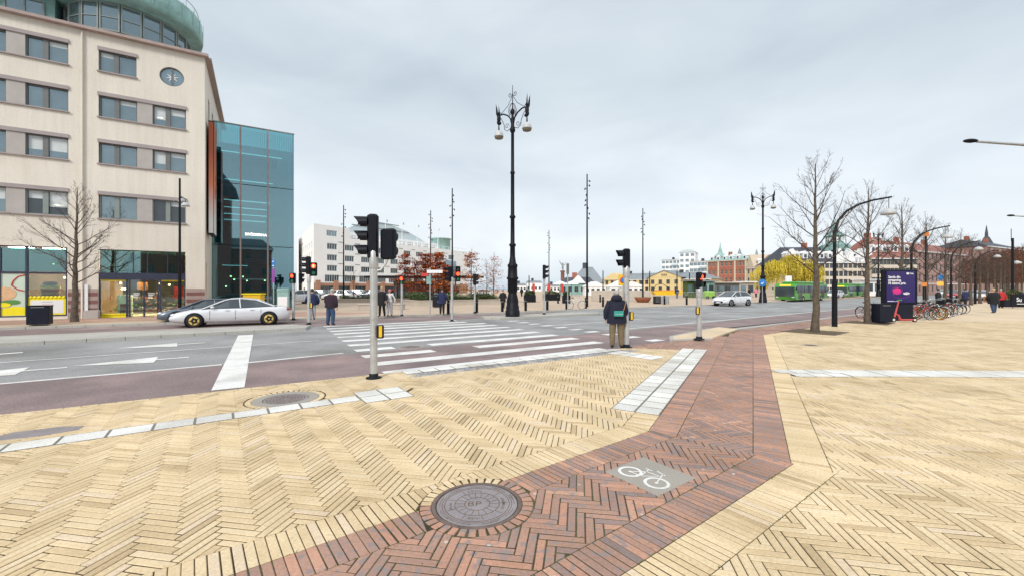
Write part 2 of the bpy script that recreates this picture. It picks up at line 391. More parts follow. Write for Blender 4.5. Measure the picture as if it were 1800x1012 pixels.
class Paver:
    """collects paving units of one surface, then makes the nearest 300 of each kind parts and joins the rest"""
    def __init__(s, parent, mat, bulk): s.parent, s.mat, s.bulk, s.units = parent, mat, bulk, []
    def put(s, poly, z=0.0, tint=None, h=.03):
        if len(poly) < 3 or area(poly) < 2e-4: return
        cx = sum(p[0] for p in poly)/len(poly); cy = sum(p[1] for p in poly)/len(poly)
        if not seen(cx, cy): return
        s.units.append((cy, cx, poly, z+rnd.uniform(-.0012, .0012), rnd.random() if tint is None else tint, h))
    def done(s, name='brick', most=300, keep=True):
        s.units.sort(key=lambda u: (math.hypot(u[0], u[1]) if abs(u[1]) < 1.217*u[0]+.05 and u[0] > 2.55 else 99+u[0]))
        near = s.units[:most] if keep else []
        cache = {}
        for cy, cx, poly, z, t, h in near:
            til = (rnd.uniform(-.006, .006), rnd.uniform(-.006, .006))
            loc = [(x-cx, y-cy) for x, y in poly]
            tq = round(t*15)/15
            key = (tuple(round(c, 3) for p in loc for c in p), tq) if len(poly) == 4 else None
            me = cache.get(key) if key else None
            if me is None:
                mb = MB(); vs, fs = brick_faces(loc, 0, h, .0045); mb.add(vs, fs); mb.t = [t if key is None else tq]*len(fs)
                me = mb.mesh(name, s.mat)
                if key: cache[key] = me
            o = link(name, me, s.parent, (cx, cy, z)); o.rotation_euler = (til[0], til[1], 0)
        mb = MB(); mb.t = []
        for cy, cx, poly, z, t, h in s.units[len(near):]:
            vs, fs = brick_faces(poly, z, h, .0045 if cy < 7 else 0, (rnd.uniform(-.006, .006), rnd.uniform(-.006, .006))); mb.add(vs, fs); mb.t += [t]*len(fs)
        if mb.f: stuff(mb.build(s.bulk, s.mat, s.parent))

W_ = .068; NB = 5; GAP = .0085
def herringbone(pv, ang, fits, bounds, tintf=None, z=0.0, gap=GAP, w=W_, org=(0, 0)):
    """fits(rect) -> clipped polygon or None; bounds x0,x1,y0,y1 in world"""
    ca, sa = unit(ang); x0, x1, y0, y1 = bounds
    cs = [((x-org[0])*ca+(y-org[1])*sa, (x-org[0])*sa-(y-org[1])*ca) for x in (x0, x1) for y in (y0, y1)]
    a0 = min(c[0] for c in cs)/w-6; a1 = max(c[0] for c in cs)/w+6; b0 = min(c[1] for c in cs)/w-6; b1 = max(c[1] for c in cs)/w+6
    # lattice a = i + j*NB, b = i - j*NB
    for j in range(int((a0-b1)/(2*NB))-1, int((a1-b0)/(2*NB))+2):
        i0 = int(max(a0-j*NB, b0+j*NB))-1; i1 = int(min(a1-j*NB, b1+j*NB))+1
        for i in range(i0, i1+1):
            a, b = i+j*NB, i-j*NB
            for (ra, rb, la, lb) in ((a, b, NB, 1), (a, b+1, 1, NB)):
                cxl, cyl = (ra+la/2)*w, (rb+lb/2)*w
                cx, cy = org[0]+cxl*ca+cyl*sa, org[1]+cxl*sa-cyl*ca
                if not (x0-.2 < cx < x1+.2 and y0-.2 < cy < y1+.2) or not seen(cx, cy): continue
                g = gap/2*rnd.uniform(.55, 1.5)
                q = [(ra*w+g, rb*w+g), ((ra+la)*w-g, rb*w+g), ((ra+la)*w-g, (rb+lb)*w-g), (ra*w+g, (rb+lb)*w-g)]
                q = [(org[0]+x*ca+y*sa, org[1]+x*sa-y*ca) for x, y in q]
                q = fits(q)
                if q: pv.put(q, z, tintf() if tintf else None)
def clip_fit(planes, holes=()):
    def f(q):
        if not all(inside(p, planes) for p in q): q = clip(q, planes)
        if not q: return None
        for h in holes:
            if all(h(p) for p in q): return None
        return q
    return f
def soldier(pv, P, t_dir, n_dir, o0, o1, t0, t1, planes=(), tintf=None, pitch=W_, z=0.0, holes=(), disc_cut=None):
    """a row of bricks laid side by side: P = base + t*t_dir + o*n_dir"""
    k = int((t1-t0)/pitch)
    for i in range(k+1):
        a, b = t0+i*pitch, t0+(i+1)*pitch; g = GAP/2*rnd.uniform(.5, 1.5)
        q = [(a+g, o0+.003), (b-g, o0+.003), (b-g, o1-.003), (a+g, o1-.003)]
        q = [(t*t_dir[0]+o*n_dir[0], t*t_dir[1]+o*n_dir[1]) for t, o in q]
        fn = clip_fit(planes, holes)
        if disc_cut: fn = cut_disc(fn, *disc_cut)
        q = fn(q)
        if q: pv.put(q, z, tintf() if tintf else None)

# path frame: lower leg (t1,n1) and upper leg (t2,n2)
A1, A2 = R(37.3), R(60.2)
T1, N1 = unit(A1), unit(A1+math.pi/2); T2, N2 = unit(A2), unit(A2+math.pi/2)
OFF1 = [3.515, 3.18, 2.865, 2.03, 1.69, 1.35]; OFF2 = [1.485, 1.15, .81, 0.0, -.34, -.678]
def corner(o1, o2):
    det = N1[0]*N2[1]-N1[1]*N2[0]; return ((o1*N2[1]-o2*N1[1])/det, (N1[0]*o2-N2[0]*o1)/det)
C = [corner(a, b) for a, b in zip(OFF1, OFF2)]
# mitre line through the corners: lower side keeps m.p <= c
md = (C[-1][0]-C[0][0], C[-1][1]-C[0][1]); ml = math.hypot(*md); md = (md[0]/ml, md[1]/ml)
mn = (-md[1], md[0])      # points to the upper leg
if mn[0]*T2[0]+mn[1]*T2[1] < 0: mn = (-mn[0], -mn[1])
mc = mn[0]*C[2][0]+mn[1]*C[2][1]
LOW = (mn[0], mn[1], mc); UP = (-mn[0], -mn[1], -mc)
dotn = lambda n, p: n[0]*p[0]+n[1]*p[1]

# manholes and slabs that interrupt the bricks
MH1 = (-.292, 3.525); MH1_R = .385
MH2 = G(503, 700); MH2_R = .50
def disc(c, r): return lambda p: math.hypot(p[0]-c[0], p[1]-c[1]) < r
plate_c = (1.333, 4.07); plate_rot = A1-R(1.5); PS = .60
def rect(c, rz, hx, hy):
    ca, sa = unit(rz)
    return lambda p: abs((p[0]-c[0])*ca+(p[1]-c[1])*sa) < hx and abs(-(p[0]-c[0])*sa+(p[1]-c[1])*ca) < hy
hole_bike = rect(plate_c, plate_rot, PS/2+.001, PS/2+.001)
hole_mh1 = disc(MH1, MH1_R); hole_mh1_out = disc(MH1, MH1_R+.085)
hole_mh2 = disc(MH2, MH2_R)
def cut_disc(fit, c, r):
    """drops the piece of a brick that lies in a disc (by the tangent line) so it butts against the ring"""
    def f(q):
        q = fit(q)
        if not q: return None
        ds = [math.hypot(p[0]-c[0], p[1]-c[1]) for p in q]
        if min(ds) > r+.36: return q
        cx = sum(p[0] for p in q)/len(q)-c[0]; cy = sum(p[1] for p in q)/len(q)-c[1]; L = math.hypot(cx, cy)
        if L < 1e-6: return None
        if L < r*.98 and max(ds) < r: return None
        # nearest point direction
        best = None
        n = len(q)
        for i in range(n):
            ax, ay = q[i][0]-c[0], q[i][1]-c[1]; bx, by = q[(i+1) % n][0]-c[0], q[(i+1) % n][1]-c[1]
            dx, dy = bx-ax, by-ay; t = max(0, min(1, -(ax*dx+ay*dy)/(dx*dx+dy*dy+1e-12)))
            px, py = ax+t*dx, ay+t*dy; d = math.hypot(px, py)
            if best is None or d < best[0]: best = (d, px, py)
        if best[0] >= r and L > r: return q
        # clip against tangent at the direction of the farthest corner mean
        far = max(q, key=lambda p: math.hypot(p[0]-c[0], p[1]-c[1])); fx, fy = (far[0]-c[0]+cx)/2, (far[1]-c[1]+cy)/2; fl = math.hypot(fx, fy)
        nx, ny = fx/fl, fy/fl
        return clip(q, [(-nx, -ny, -(r+.004+nx*c[0]+ny*c[1]))]) or None
    return f

# road edge line of the near pavement
K0 = (-7.3, 6.0); KA = R(32.4); KT, KN = unit(KA), unit(KA+math.pi/2)
kc = dotn(KN, K0)
strip0 = (-5.74, 4.72); SA = R(34.3); ST, SN = unit(SA), unit(SA+math.pi/2); s_c = dotn(SN, strip0)
hole_strip = lambda p: abs(dotn(SN, p)-s_c) < .19 and dotn(ST, p) < dotn(ST, (-1.65, 7.5))
tact_t0, tact_t1 = 6.2, 13.5
hole_tact = lambda p: 1.152 < dotn(N2, p) < 1.848 and tact_t0 < dotn(T2, p) < tact_t1
hole_br = rect((3.05, 11.65), R(130), 1.1, .34)
cross_a = dotn(KT, (-2.35, 9.0)); cross_b = dotn(KT, (3.2, 12.6))
hole_kerbplates = lambda p: cross_a < dotn(KT, p) < cross_b and kc-.72 < dotn(KN, p)

R3 = planes_of([(3.3, 12.72), (3.75, 13.1), (5.45, 14.35), (7.1, 14.85), (6.3, 12.55), (5.73, 12.1), (5.05, 12.2)])
# ---- left field
left_pav = structure(MB().add([(-26, -6, -.005), (6.0, -6, -.005), (6.0, 12.5, -.005), (3.2, 12.6, -.005), (-7.3, 5.95, -.005), (-26, -5.9, -.005)], [(0, 1, 2, 3, 4, 5)]).build('pavement', M['joint']))
pv = Paver(left_pav, M['yellow_brick'], 'brick_field')
HA = R(-10)
fit = clip_fit([(-N1[0], -N1[1], -OFF1[0]-.003), (-N2[0], -N2[1], -OFF2[0]-.003), (KN[0], KN[1], kc-.075)], [hole_tact, hole_strip, hole_br, hole_kerbplates, hole_mh2, lambda p: inside(p, R3)])
fit = cut_disc(cut_disc(fit, MH1, MH1_R+.085), MH2, MH2_R+.09)
yt = lambda: min(1, max(0, rnd.gauss(.5, .27)))
herringbone(pv, HA, fit, (-13, 6.5, 1.6, 14.5), yt, org=(.02, .03))
pv.done('brick')
pv = Paver(left_pav, M['yellow_brick'], 'border_brick_field')
soldier(pv, None, T1, N1, OFF1[1], OFF1[0], -2.5, 7, [LOW], yt, disc_cut=(MH1, MH1_R+.085))
soldier(pv, None, T2, N2, OFF2[1], OFF2[0], 3, tact_t0-.004, [UP], yt)
soldier(pv, None, KT, KN, kc-.072, kc-.002, dotn(KT, (-13, 2)), cross_a, [], yt, pitch=.2)
pv.done('border_brick')
# ---- cycle path
path = structure(MB().add([(C[1][0]-7*T1[0], C[1][1]-7*T1[1], -.0042), (C[4][0]-7*T1[0], C[4][1]-7*T1[1], -.0042), (*C[4], -.0042), (9.75, 16.3, -.0042), (33, 33.8, -.0042), (33, 35.6, -.0042), (9.7, 18.1, -.0042), (7.0, 14.75, -.0042), (5.45, 14.3, -.0042), (3.3, 12.75, -.0042), (5.73, 12.2, -.0042), (*C[1], -.0042)],
    [(0, 1, 2, 11), (2, 10, 11), (2, 3, 7), (2, 7, 10), (10, 7, 8), (10, 8, 9), (3, 6, 7), (3, 4, 5, 6)]).build('cycle_path', M['joint_red']))
rt = lambda: min(1, max(0, rnd.betavariate(1.5, 1.25)))
pv = Paver(path, M['red_brick'], 'brick_field')
low_pl = [(N1[0], N1[1], OFF1[2]-.004), (-N1[0], -N1[1], -OFF1[3]-.004), LOW]
fit = cut_disc(clip_fit(low_pl, [hole_bike]), MH1, MH1_R+.085)
herringbone(pv, R(-9), fit, (-3, 3.5, 1.6, 6), rt, w=.0685, org=(.05, .0))
up_pl = [(N2[0], N2[1], OFF2[2]-.004), (-N2[0], -N2[1], -OFF2[3]-.004), UP, (T2[0], T2[1], 19.0)]
herringbone(pv, A2-math.pi/4, clip_fit(up_pl), (1, 11, 4, 18), rt, w=.0685)
# the apron beside the crossing and the arm that follows the road
R3 = planes_of([(3.3, 12.72), (3.75, 13.1), (5.45, 14.35), (7.1, 14.85), (6.3, 12.55), (5.73, 12.1), (5.05, 12.2)])
herringbone(pv, R(60), clip_fit(R3, [lambda p: dotn(N2, p) < 1.15]), (3, 7.5, 12, 15), rt)
R4 = planes_of([(9.72, 16.28), (33, 33.7), (33, 35.5), (9.75, 18.15), (8.9, 16.9)])
herringbone(pv, R(82), clip_fit(R4), (8.5, 34, 16, 36), rt)
R5 = planes_of([(5.9, 12.5), (7.0, 14.8), (9.8, 18.2), (9.6, 16.6)])
herringbone(pv, R(60), clip_fit(R5, [lambda p: dotn(N2, p) < 1.15]), (5.5, 10, 12, 18.5), rt)
pv.done('brick')
pv = Paver(path, M['red_brick'], 'border_brick_field')
soldier(pv, None, T1, N1, OFF1[2], OFF1[1], -2.5, 7, [LOW], rt, disc_cut=(MH1, MH1_R+.085))
soldier(pv, None, T1, N1, OFF1[4], OFF1[3], -2.5, 7, [LOW], rt)
soldier(pv, None, T2, N2, OFF2[2], OFF2[1], 3, 17.6, [UP], rt)
soldier(pv, None, T2, N2, OFF2[4], OFF2[3], 3, 19.0, [UP], rt)
pv.done('border_brick')
# ---- right field
RB_A = math.atan2(24.7-16.24, 21-9.68); RBN = unit(RB_A+math.pi/2); rbc = dotn(RBN, (9.68, 16.24))
right_pav = structure(MB().add([(-2, -9, -.0048), (60, -9, -.0048), (60, 31, -.0048), (22.6, 25.9, -.0048), (9.68, 16.24, -.0048), (C[4][0], C[4][1], -.0048), (-2.0, .6, -.0048)], [(0, 1, 6), (1, 2, 3, 4, 5, 6)]).build('pavement', M['joint']))
hole_rs = lambda p: (abs(p[1]-(8.93-.02*(p[0]-6.5))) < .37 and p[0] > 5.7)
def fit_right(q):
    a = [dotn(N1, p) < OFF1[5]-.003 for p in q]; b = [dotn(N2, p) < OFF2[5]-.003 for p in q]
    if not all(x or y for x, y in zip(a, b)):
        qa = clip(q, [(N1[0], N1[1], OFF1[5]-.003)]); qb = clip(q, [(N2[0], N2[1], OFF2[5]-.003), (-N1[0], -N1[1], -OFF1[5]+.001)])
        if qa and qb: pv.put(qb, 0, yt())
        q = qa or qb
    if q and dotn(RBN, q[0]) > rbc-1: q = clip(q, [(RBN[0], RBN[1], rbc-.42)])
    if not q or all(hole_rs(p) for p in q): return None
    return q
pv = Paver(right_pav, M['yellow_brick'], 'brick_field')
herringbone(pv, R(-11), fit_right, (-1, 31, 1.6, 22.5), yt, org=(.01, .05))
pv.done('brick')
pv = Paver(right_pav, M['yellow_brick'], 'border_brick_field')
soldier(pv, None, T1, N1, OFF1[5], OFF1[4], -2.5, 7, [LOW], yt)
soldier(pv, None, T2, N2, OFF2[5], OFF2[4], 3, 19.0, [UP], yt)
RT = unit(RB_A); soldier(pv, None, RT, RBN, rbc-.42, rbc-.02, dotn(RT, (9.7, 16.2)), dotn(RT, (22.6, 25.9)), [], yt)
pv.done('border_brick')
structure(MB().add([(19.5, 22.3, -.004), (60, 22.3, -.004), (160, 90, -.004), (125, 101, -.004), (22.4, 25.6, -.004), (19.5, 23.2, -.004)], [(0, 1, 2, 3, 4, 5)]).build('pavement', M['far_yellow']))
structure(MB().add([(33, 33.4, -.002), (125, 101, -.002), (125, 103, -.002), (33, 35.6, -.002)], [(0, 1, 2, 3)]).build('cycle_path', M['pink_pave']))
# ---- white guiding strips and plates
def plate(mb_unused, c, rz, sx, sy, style, parent, z=.0042, name='paving_plate'):
    t = rnd.random(); mb = MB(); mb.t = []
    hx, hy = sx/2-.013, sy/2-.013
    vs, fs = brick_faces([(-hx, -hy), (hx, -hy), (hx, hy), (-hx, hy)], 0, .03, .004); mb.add(vs, fs)
    if style == 'ribs':
        k = 5
        for i in range(k):
            y = -hy+(i+.5)*2*hy/k
            mb.add(*brick_faces([(-hx*.93, y-.016), (hx*.93, y-.016), (hx*.93, y+.016), (-hx*.93, y+.016)], .004, .004, .0035))
    if style == 'domes':
        for i in range(5):
            for j in range(5):
                x = -hx+(i+.5)*2*hx/5; y = -hy+(j+.5)*2*hy/5; r = .015
                mb.add(*brick_faces([(x+r*math.cos(a*math.pi/3), y+r*math.sin(a*math.pi/3)) for a in range(6)], .004, .004, .004))
    mb.add([(-sx/2, -sy/2, -.0012), (sx/2, -sy/2, -.0012), (sx/2, sy/2, -.0012), (-sx/2, sy/2, -.0012)], [(0, 1, 2, 3)], 1)
    mb.t = [t]*len(mb.f)
    o = mb.build(name, [M['white_plate'], M['plate_joint']], parent, (c[0], c[1], z+rnd.uniform(-.001, .001)), rz); return o
gs = structure(link('guiding_strip', None))
k = dotn(ST, (-11, 1)); end = dotn(ST, (-2.35, 7.05))
t = end
while t > k:
    t -= .43
    c = (ST[0]*t+SN[0]*s_c, ST[1]*t+SN[1]*s_c); 
    if seen(*c): plate(None, c, SA, .43, .36, 'smooth', gs)
for i in range(2):
    for j in range(2):
        t = end-.01+i*.4; o = s_c-.18+j*.4-.02; c = (ST[0]*t+SN[0]*o, ST[1]*t+SN[1]*o); plate(None, c, SA, .4, .4, 'domes', gs)
gs2 = structure(link('guiding_strip', None))
n_rows = 21; pw = (tact_t1-tact_t0)/n_rows
for i in range(n_rows):
    for j in range(2):
        t = tact_t0+(i+.5)*pw; o = 1.152+.174+j*.348; plate(None, (T2[0]*t+N2[0]*o, T2[1]*t+N2[1]*o), A2, pw, .348, 'ribs' if True else '', gs2)
ba = R(130)
for i in range(6):
    for j in range(2):
        tt = -1.0+i*.36+.05; oo = -.17+j*.34; c = (3.05+math.cos(ba)*tt-math.sin(ba)*oo, 11.65+math.sin(ba)*tt+math.cos(ba)*oo)
        if dotn(N2, c) > 1.95 and dotn(KN, c) < kc-.5: plate(None, c, ba, .36, .34, 'ribs', gs2)
gs3 = structure(link('guiding_strip', None))
for i in range(4):
    for j in range(2):
        if i == 3 and j == 0: continue
        plate(None, (6.02+i*.37-j*.15, 8.74+j*.38), R(-1), .37, .38, 'domes', gs3)
x = 7.35
while x < 14.5:
    c = (x, 8.93-.02*(x-6.5)); plate(None, c, R(-1), .76, .7, 'smooth', gs3); x += .76
kp = structure(link('crossing_kerb', None))
t = cross_a+.2
while t < cross_b:
    c = (KT[0]*t+KN[0]*(kc-.18), KT[1]*t+KN[1]*(kc-.18)); plate(None, c, KA, .38, .34, 'domes', kp); t += .38
pvk = Paver(kp, M['grey_sett'], 'sett_field')
for r_ in range(4):
    t = cross_a+.05*(r_ % 2)
    while t < cross_b+.1:
        w = rnd.uniform(.085, .105); o0 = kc-.37-(r_+1)*.09
        q = [(t+.006, o0+.006), (t+w-.006, o0+.006), (t+w-.006, o0+.084), (t+.006, o0+.084)]
        pvk.put([(a*KT[0]+o*KN[0], a*KT[1]+o*KN[1]) for a, o in q], .002); t += w
pvk.done('sett')
# ---- manholes
def ring_bricks(parent, c, r0, r1, n, z=0.003, split=None):
    for i in range(n):
        a = 2*math.pi*i/n; g = .10
        q = []
        for rr, aa in ((r0, -.5), (r1, -.5), (r1, .5), (r0, .5)):
            wd = (2*math.pi/n)*(.80 if rr == r0 else .70)
            b = a+aa*wd; q.append((rr*math.cos(b), rr*math.sin(b)))
        side = dotn(N1, (c[0]+r1*math.cos(a), c[1]+r1*math.sin(a)))
        yellow = split is None or side > split
        mb = MB(); vs, fs = brick_faces(q, 0, .03, .005); mb.add(vs, fs); mb.t = [yt() if yellow else rnd.uniform(.4, 1)]*len(fs)
        mb.build('brick', M['yellow_brick'] if yellow else M['red_brick'], parent, (0, 0, z+rnd.uniform(-.001, .002)))
def manhole(label, c, R0, frame_w, rz, style, z=0.0, ring=None, split=None):
    t = thing('manhole_cover', label, 'manhole cover', (c[0], c[1], z), rz)
    n = 48
    fr = MB().lathe([(R0, -.03), (R0, -.002), (R0+.004, .002), (R0+frame_w-.004, .002), (R0+frame_w, -.002), (R0+frame_w, -.03)], (0, 0, 0), n)
    fr.f = [f for f in fr.f if len(f) == 4]; fr.m = [0]*len(fr.f); fr.sm = [False]*len(fr.f)
    fr.build('frame', M['rust_iron'] if style == 'bp' else M['grey_slab'], t)
    r = R0-.008
    lid = MB().lathe([(r, -.03), (r, -.006), (r-.004, -.003), (.002, -.003)], (0, 0, 0), n, smooth=False); lid.build('lid', M['cast_iron'], t)
    rb = MB()
    def circle(rad, w, h=.004, a0=0, a1=2*math.pi, seg=48):
        for i in range(seg):
            p, q = a0+(a1-a0)*i/seg, a0+(a1-a0)*(i+1)/seg
            pts = [((rad-w)*math.cos(p), (rad-w)*math.sin(p)), ((rad+w)*math.cos(p), (rad+w)*math.sin(p)), ((rad+w)*math.cos(q), (rad+w)*math.sin(q)), ((rad-w)*math.cos(q), (rad-w)*math.sin(q))]
            rb.add([(x, y, -.003+h*.25) for x, y in pts], [(0, 1, 2, 3)])
    def ray(a, r0, r1, w=.002):
        ca, sa = unit(a); rb.add([(r0*ca-w*sa, r0*sa+w*ca, -.0018), (r0*ca+w*sa, r0*sa-w*ca, -.0018), (r1*ca+w*sa, r1*sa-w*ca, -.0018), (r1*ca-w*sa, r1*sa+w*ca, -.0018)], [(0, 1, 2, 3)])
    if style == 'bp':
        circle(.86*r, .0022); circle(.80*r, .0028)
        for k in range(9): circle(.92*r, .002, a0=k*.7, a1=k*.7+.45, seg=10)
        circle(.55*r, .0028); circle(.31*r, .0028)
        for k in range(18): ray(k*2*math.pi/18, .31*r, .55*r)
        for k in range(9): ray(k*2*math.pi/9+.1, .55*r, .75*r)
        for k in range(5): ray(k*2*math.pi/5+.5, .25*r, .31*r)
        text('BP', .115, M['groove'], 'lettering', t, (-.085, -.04, -.0022), (0, 0, 0), .001, bold=-.002)
        mk_ = random.Random(2)   # worn, unreadable foundry marks
        for a0 in (100, 190, 268, 10, 350):
            for q in range(7):
                a = R(a0)-(q-3.5)*.075; ray(a, .63*r, .63*r+mk_.uniform(.012, .026), mk_.uniform(.0015, .004))
        for a0 in (60, 20, 230, 300):
            for q in range(6):
                a = R(a0)-(q-3)*.05; ray(a, .89*r, .89*r+mk_.uniform(.012, .022), mk_.uniform(.0015, .003))
    else:
        for k in range(1, 7): circle(r*k/7.2, .006, seg=32)
        for k in range(16): ray(k*math.pi/8, .2*r, .9*r, .004)
    o = rb.build('relief', M['groove'], t); stuff(o)
    if ring: ring_bricks(t, c, R0+frame_w+.004, R0+frame_w+.004+ring, 36 if style == 'bp' else 40, .002, split)
    return t
mh = manhole('round iron manhole cover lettered BP, ringed by short yellow and red bricks', MH1, .345, .032, 0, 'bp', ring=.088, split=3.2)
structure(MB().lathe([(MH1_R+.12, -.02), (MH1_R+.12, -.0155), (.01, -.0155)], (MH1[0], MH1[1], 0), 32).build('soil', M['joint_red']))
manhole('round manhole cover with worn concentric ribs in a grey concrete ring beside the white strip', MH2, .34, .15, R(20), 'ribs', ring=.08)
m4 = G(723, 610, -.03); manhole('large round manhole cover lying between the zebra stripes', m4, .33, .07, R(10), 'ribs', z=-.016)
m5 = G(1424, 606); manhole('small dark round cover in the yellow pavement behind the right kerb of the cycle path', m5, .2, .03, 0, 'ribs', z=.004)
# broken oval service cover far left
sc_ = thing('service_cover', 'dark stone service cover sunk in the yellow bricks at the left edge', 'cover slab', (*G(62, 760), .002), R(30))
MB().add(*brick_faces([(-.42, -.05), (-.3, -.17), (.1, -.2), (.42, -.12), (.44, .04), (.2, .17), (-.25, .16)], 0, .03, .006)).build('slab', M['cast_iron'], sc_)
# bicycle slab
bp_ = thing('bicycle_slab', 'square grey slab with a white painted bicycle set in the red brick path', 'paving slab', (*plate_c, .003), plate_rot)
MB().add(*brick_faces([(-PS/2, -PS/2), (PS/2, -PS/2), (PS/2, PS/2), (-PS/2, PS/2)], 0, .03, .005)).build('slab', M['grey_slab'], bp_)
bk = MB()
def flat_ring(mb, c, r0, r1, seg=28, z=.0012):
    for i in range(seg):
        p, q = 2*math.pi*i/seg, 2*math.pi*(i+1)/seg
        mb.add([(c[0]+r0*math.cos(p), c[1]+r0*math.sin(p), z), (c[0]+r1*math.cos(p), c[1]+r1*math.sin(p), z), (c[0]+r1*math.cos(q), c[1]+r1*math.sin(q), z), (c[0]+r0*math.cos(q), c[1]+r0*math.sin(q), z)], [(0, 1, 2, 3)])
def flat_line(mb, a, b, w, z=.0016):
    dx, dy = b[0]-a[0], b[1]-a[1]; L = math.hypot(dx, dy); nx, ny = -dy/L*w/2, dx/L*w/2
    mb.add([(a[0]+nx, a[1]+ny, z), (a[0]-nx, a[1]-ny, z), (b[0]-nx, b[1]-ny, z), (b[0]+nx, b[1]+ny, z)], [(0, 1, 2, 3)])
# symbol frame: travels along -y of the slab; x across
def bpt(a, h): # a along the bicycle, h up
    return (h-.035, -a)
bw, fw = bpt(-.15, -.07), bpt(.15, -.07)
flat_ring(bk, bw, .088, .118); flat_ring(bk, fw, .088, .118); flat_ring(bk, bw, 0, .018, 12, .002); flat_ring(bk, fw, 0, .018, 12, .002)
seat, bb, head, bar = bpt(-.07, .11), bpt(-.03, -.07), bpt(.09, .07), bpt(.075, .135)
for a, b in ((bw, bb), (bb, seat), (bb, head), (bpt(-.055, .06), head), (bw, bpt(-.055, .06)), (fw, bar), (bpt(-.11, .115), bpt(-.03, .115)), (bar, bpt(.0, .15)), (bar, bpt(.11, .12))): flat_line(bk, a, b, .013)
stuff(bk.build('bicycle_symbol', M['paint'], bp_))
# small tufts of moss in the joints
mo = MB()
for i in range(240):
    t = rnd.uniform(-1.5, 5); o = rnd.choice(OFF1[1:6]); p = (T1[0]*t+N1[0]*o+rnd.gauss(0, .004), T1[1]*t+N1[1]*o+rnd.gauss(0, .004))
    if not seen(*p, 0) or dotn(mn, p) > mc or hole_mh1_out(p): continue
    for k in range(3):
        a = rnd.uniform(0, 6.3); r = rnd.uniform(.003, .009); q = (p[0]+rnd.gauss(0, .008), p[1]+rnd.gauss(0, .008))
        mo.add([(q[0]-r, q[1]-r*.6, -.004), (q[0]+r, q[1]-r*.4, -.004), (q[0], q[1]+r, -.004), (q[0], q[1], .0035)], [(0, 1, 3), (1, 2, 3), (2, 0, 3)])
stuff(mo.build('moss', M['moss'])); 
# ------------------------------------------------------------ ground, sea, roads
structure(MB().add([(-4000, -3000, -3), (4000, -3000, -3), (4000, 8000, -3), (-4000, 8000, -3)], [(0, 1, 2, 3)]).build('sea', M['water']))
structure(MB().prism([(-900, -600), (900, -600), (900, 420), (60, 250), (30, 160), (-20, 160), (-60, 200), (-900, 420)], -6, -.06).build('ground', M['ground']))
RZ = -.03
structure(MB().add([(-60, -30, RZ), (-40, -12, RZ), (-7.3, 6.0, RZ), (3.3, 12.75, RZ), (5.5, 14.3, RZ), (5.6, 15.0, RZ), (9.3, 19, RZ), (24.6, 29.7, RZ), (200, 155, RZ), (200, 175, RZ), (21.6, 46, RZ), (-12, 26, RZ), (-60, -5, RZ)], [tuple(range(13))]).build('road', M['asphalt']))
# brown bus lane beside the near kerb, both sides of the crossing
def strip(a, b, w0, w1, z, mat, name, n_side=1):
    dx, dy = b[0]-a[0], b[1]-a[1]; L = math.hypot(dx, dy); nx, ny = -dy/L*n_side, dx/L*n_side
    return structure(MB().add([(a[0]+nx*w0, a[1]+ny*w0, z), (b[0]+nx*w0, b[1]+ny*w0, z), (b[0]+nx*w1, b[1]+ny*w1, z), (a[0]+nx*w1, a[1]+ny*w1, z)], [(0, 1, 2, 3)]).build(name, mat))
la0, la1 = (-16.5, 3.0), (-4.67, 11.6)
structure(MB().add([(-40, -12, -.026), (-7.3, 5.99, -.026), (3.3, 12.74, -.026), (5.5, 14.28, -.026), (5.55, 15.0, -.026), (9.3, 19, -.026), (24.6, 29.69, -.026), (90, 77.6, -.026), (90, 80.9, -.026), (22.6, 31.7, -.026), (4.9, 18.2, -.026), (-4.67, 11.6, -.026), (-42, -14.5+1.2, -.026)], [(0, 1, 11, 12), (1, 2, 11), (2, 3, 4, 10, 11), (4, 5, 10), (5, 6, 9, 10), (6, 7, 8, 9)]).build('bus_lane', M['asphalt_brown']))
PZ = -.0225
def line(a, b, w, name='lane_line'):
    mb = MB(); flat_line(mb, a, b, w, PZ); return mb
lm = MB()
def add_line(p, q, w, g=True):
    a = G(*p, RZ) if g else p; b = G(*q, RZ) if g else q; flat_line(lm, a, b, w, PZ)
add_line((-260, 697), (390, 640.6), .14); add_line((437, 637), (603, 620.5), .14)
add_line((-200, 651), (411, 608.6), .10); add_line((444, 606.7), (560, 598), .10)
add_line((1093, 578.5), (1427, 548.3), .15); add_line((1427, 548.3), (1560, 536.3), .15)
add_line((-300, 645), (40, 619), .22)
# dashes of the far lanes
for k in range(9):
    a = G(1100, 561.5, RZ); d = unit(R(38)); p = (a[0]+d[0]*k*5.2-9, a[1]+d[1]*k*5.2-7.2); add_line(p, (p[0]+d[0]*2.4, p[1]+d[1]*2.4), .12, False)
    p = (a[0]+d[0]*k*6+2.2-6, a[1]+d[1]*k*6-1.4-1.2); 
    if k > 0: add_line((p[0]-1.5, p[1]+4), (p[0]+d[0]*2-1.5, p[1]+d[1]*2+4), .1, False)
add_line((990, 571), (1060, 565.5), .12)
o = lm.build('lane_lines', M['paint']); structure(o)
mb = MB(); a, b = G(432, 588.5, RZ), G(401, 683.5, RZ); flat_line(mb, a, b, .5, PZ+.003); structure(mb.build('stop_line', M['paint']))
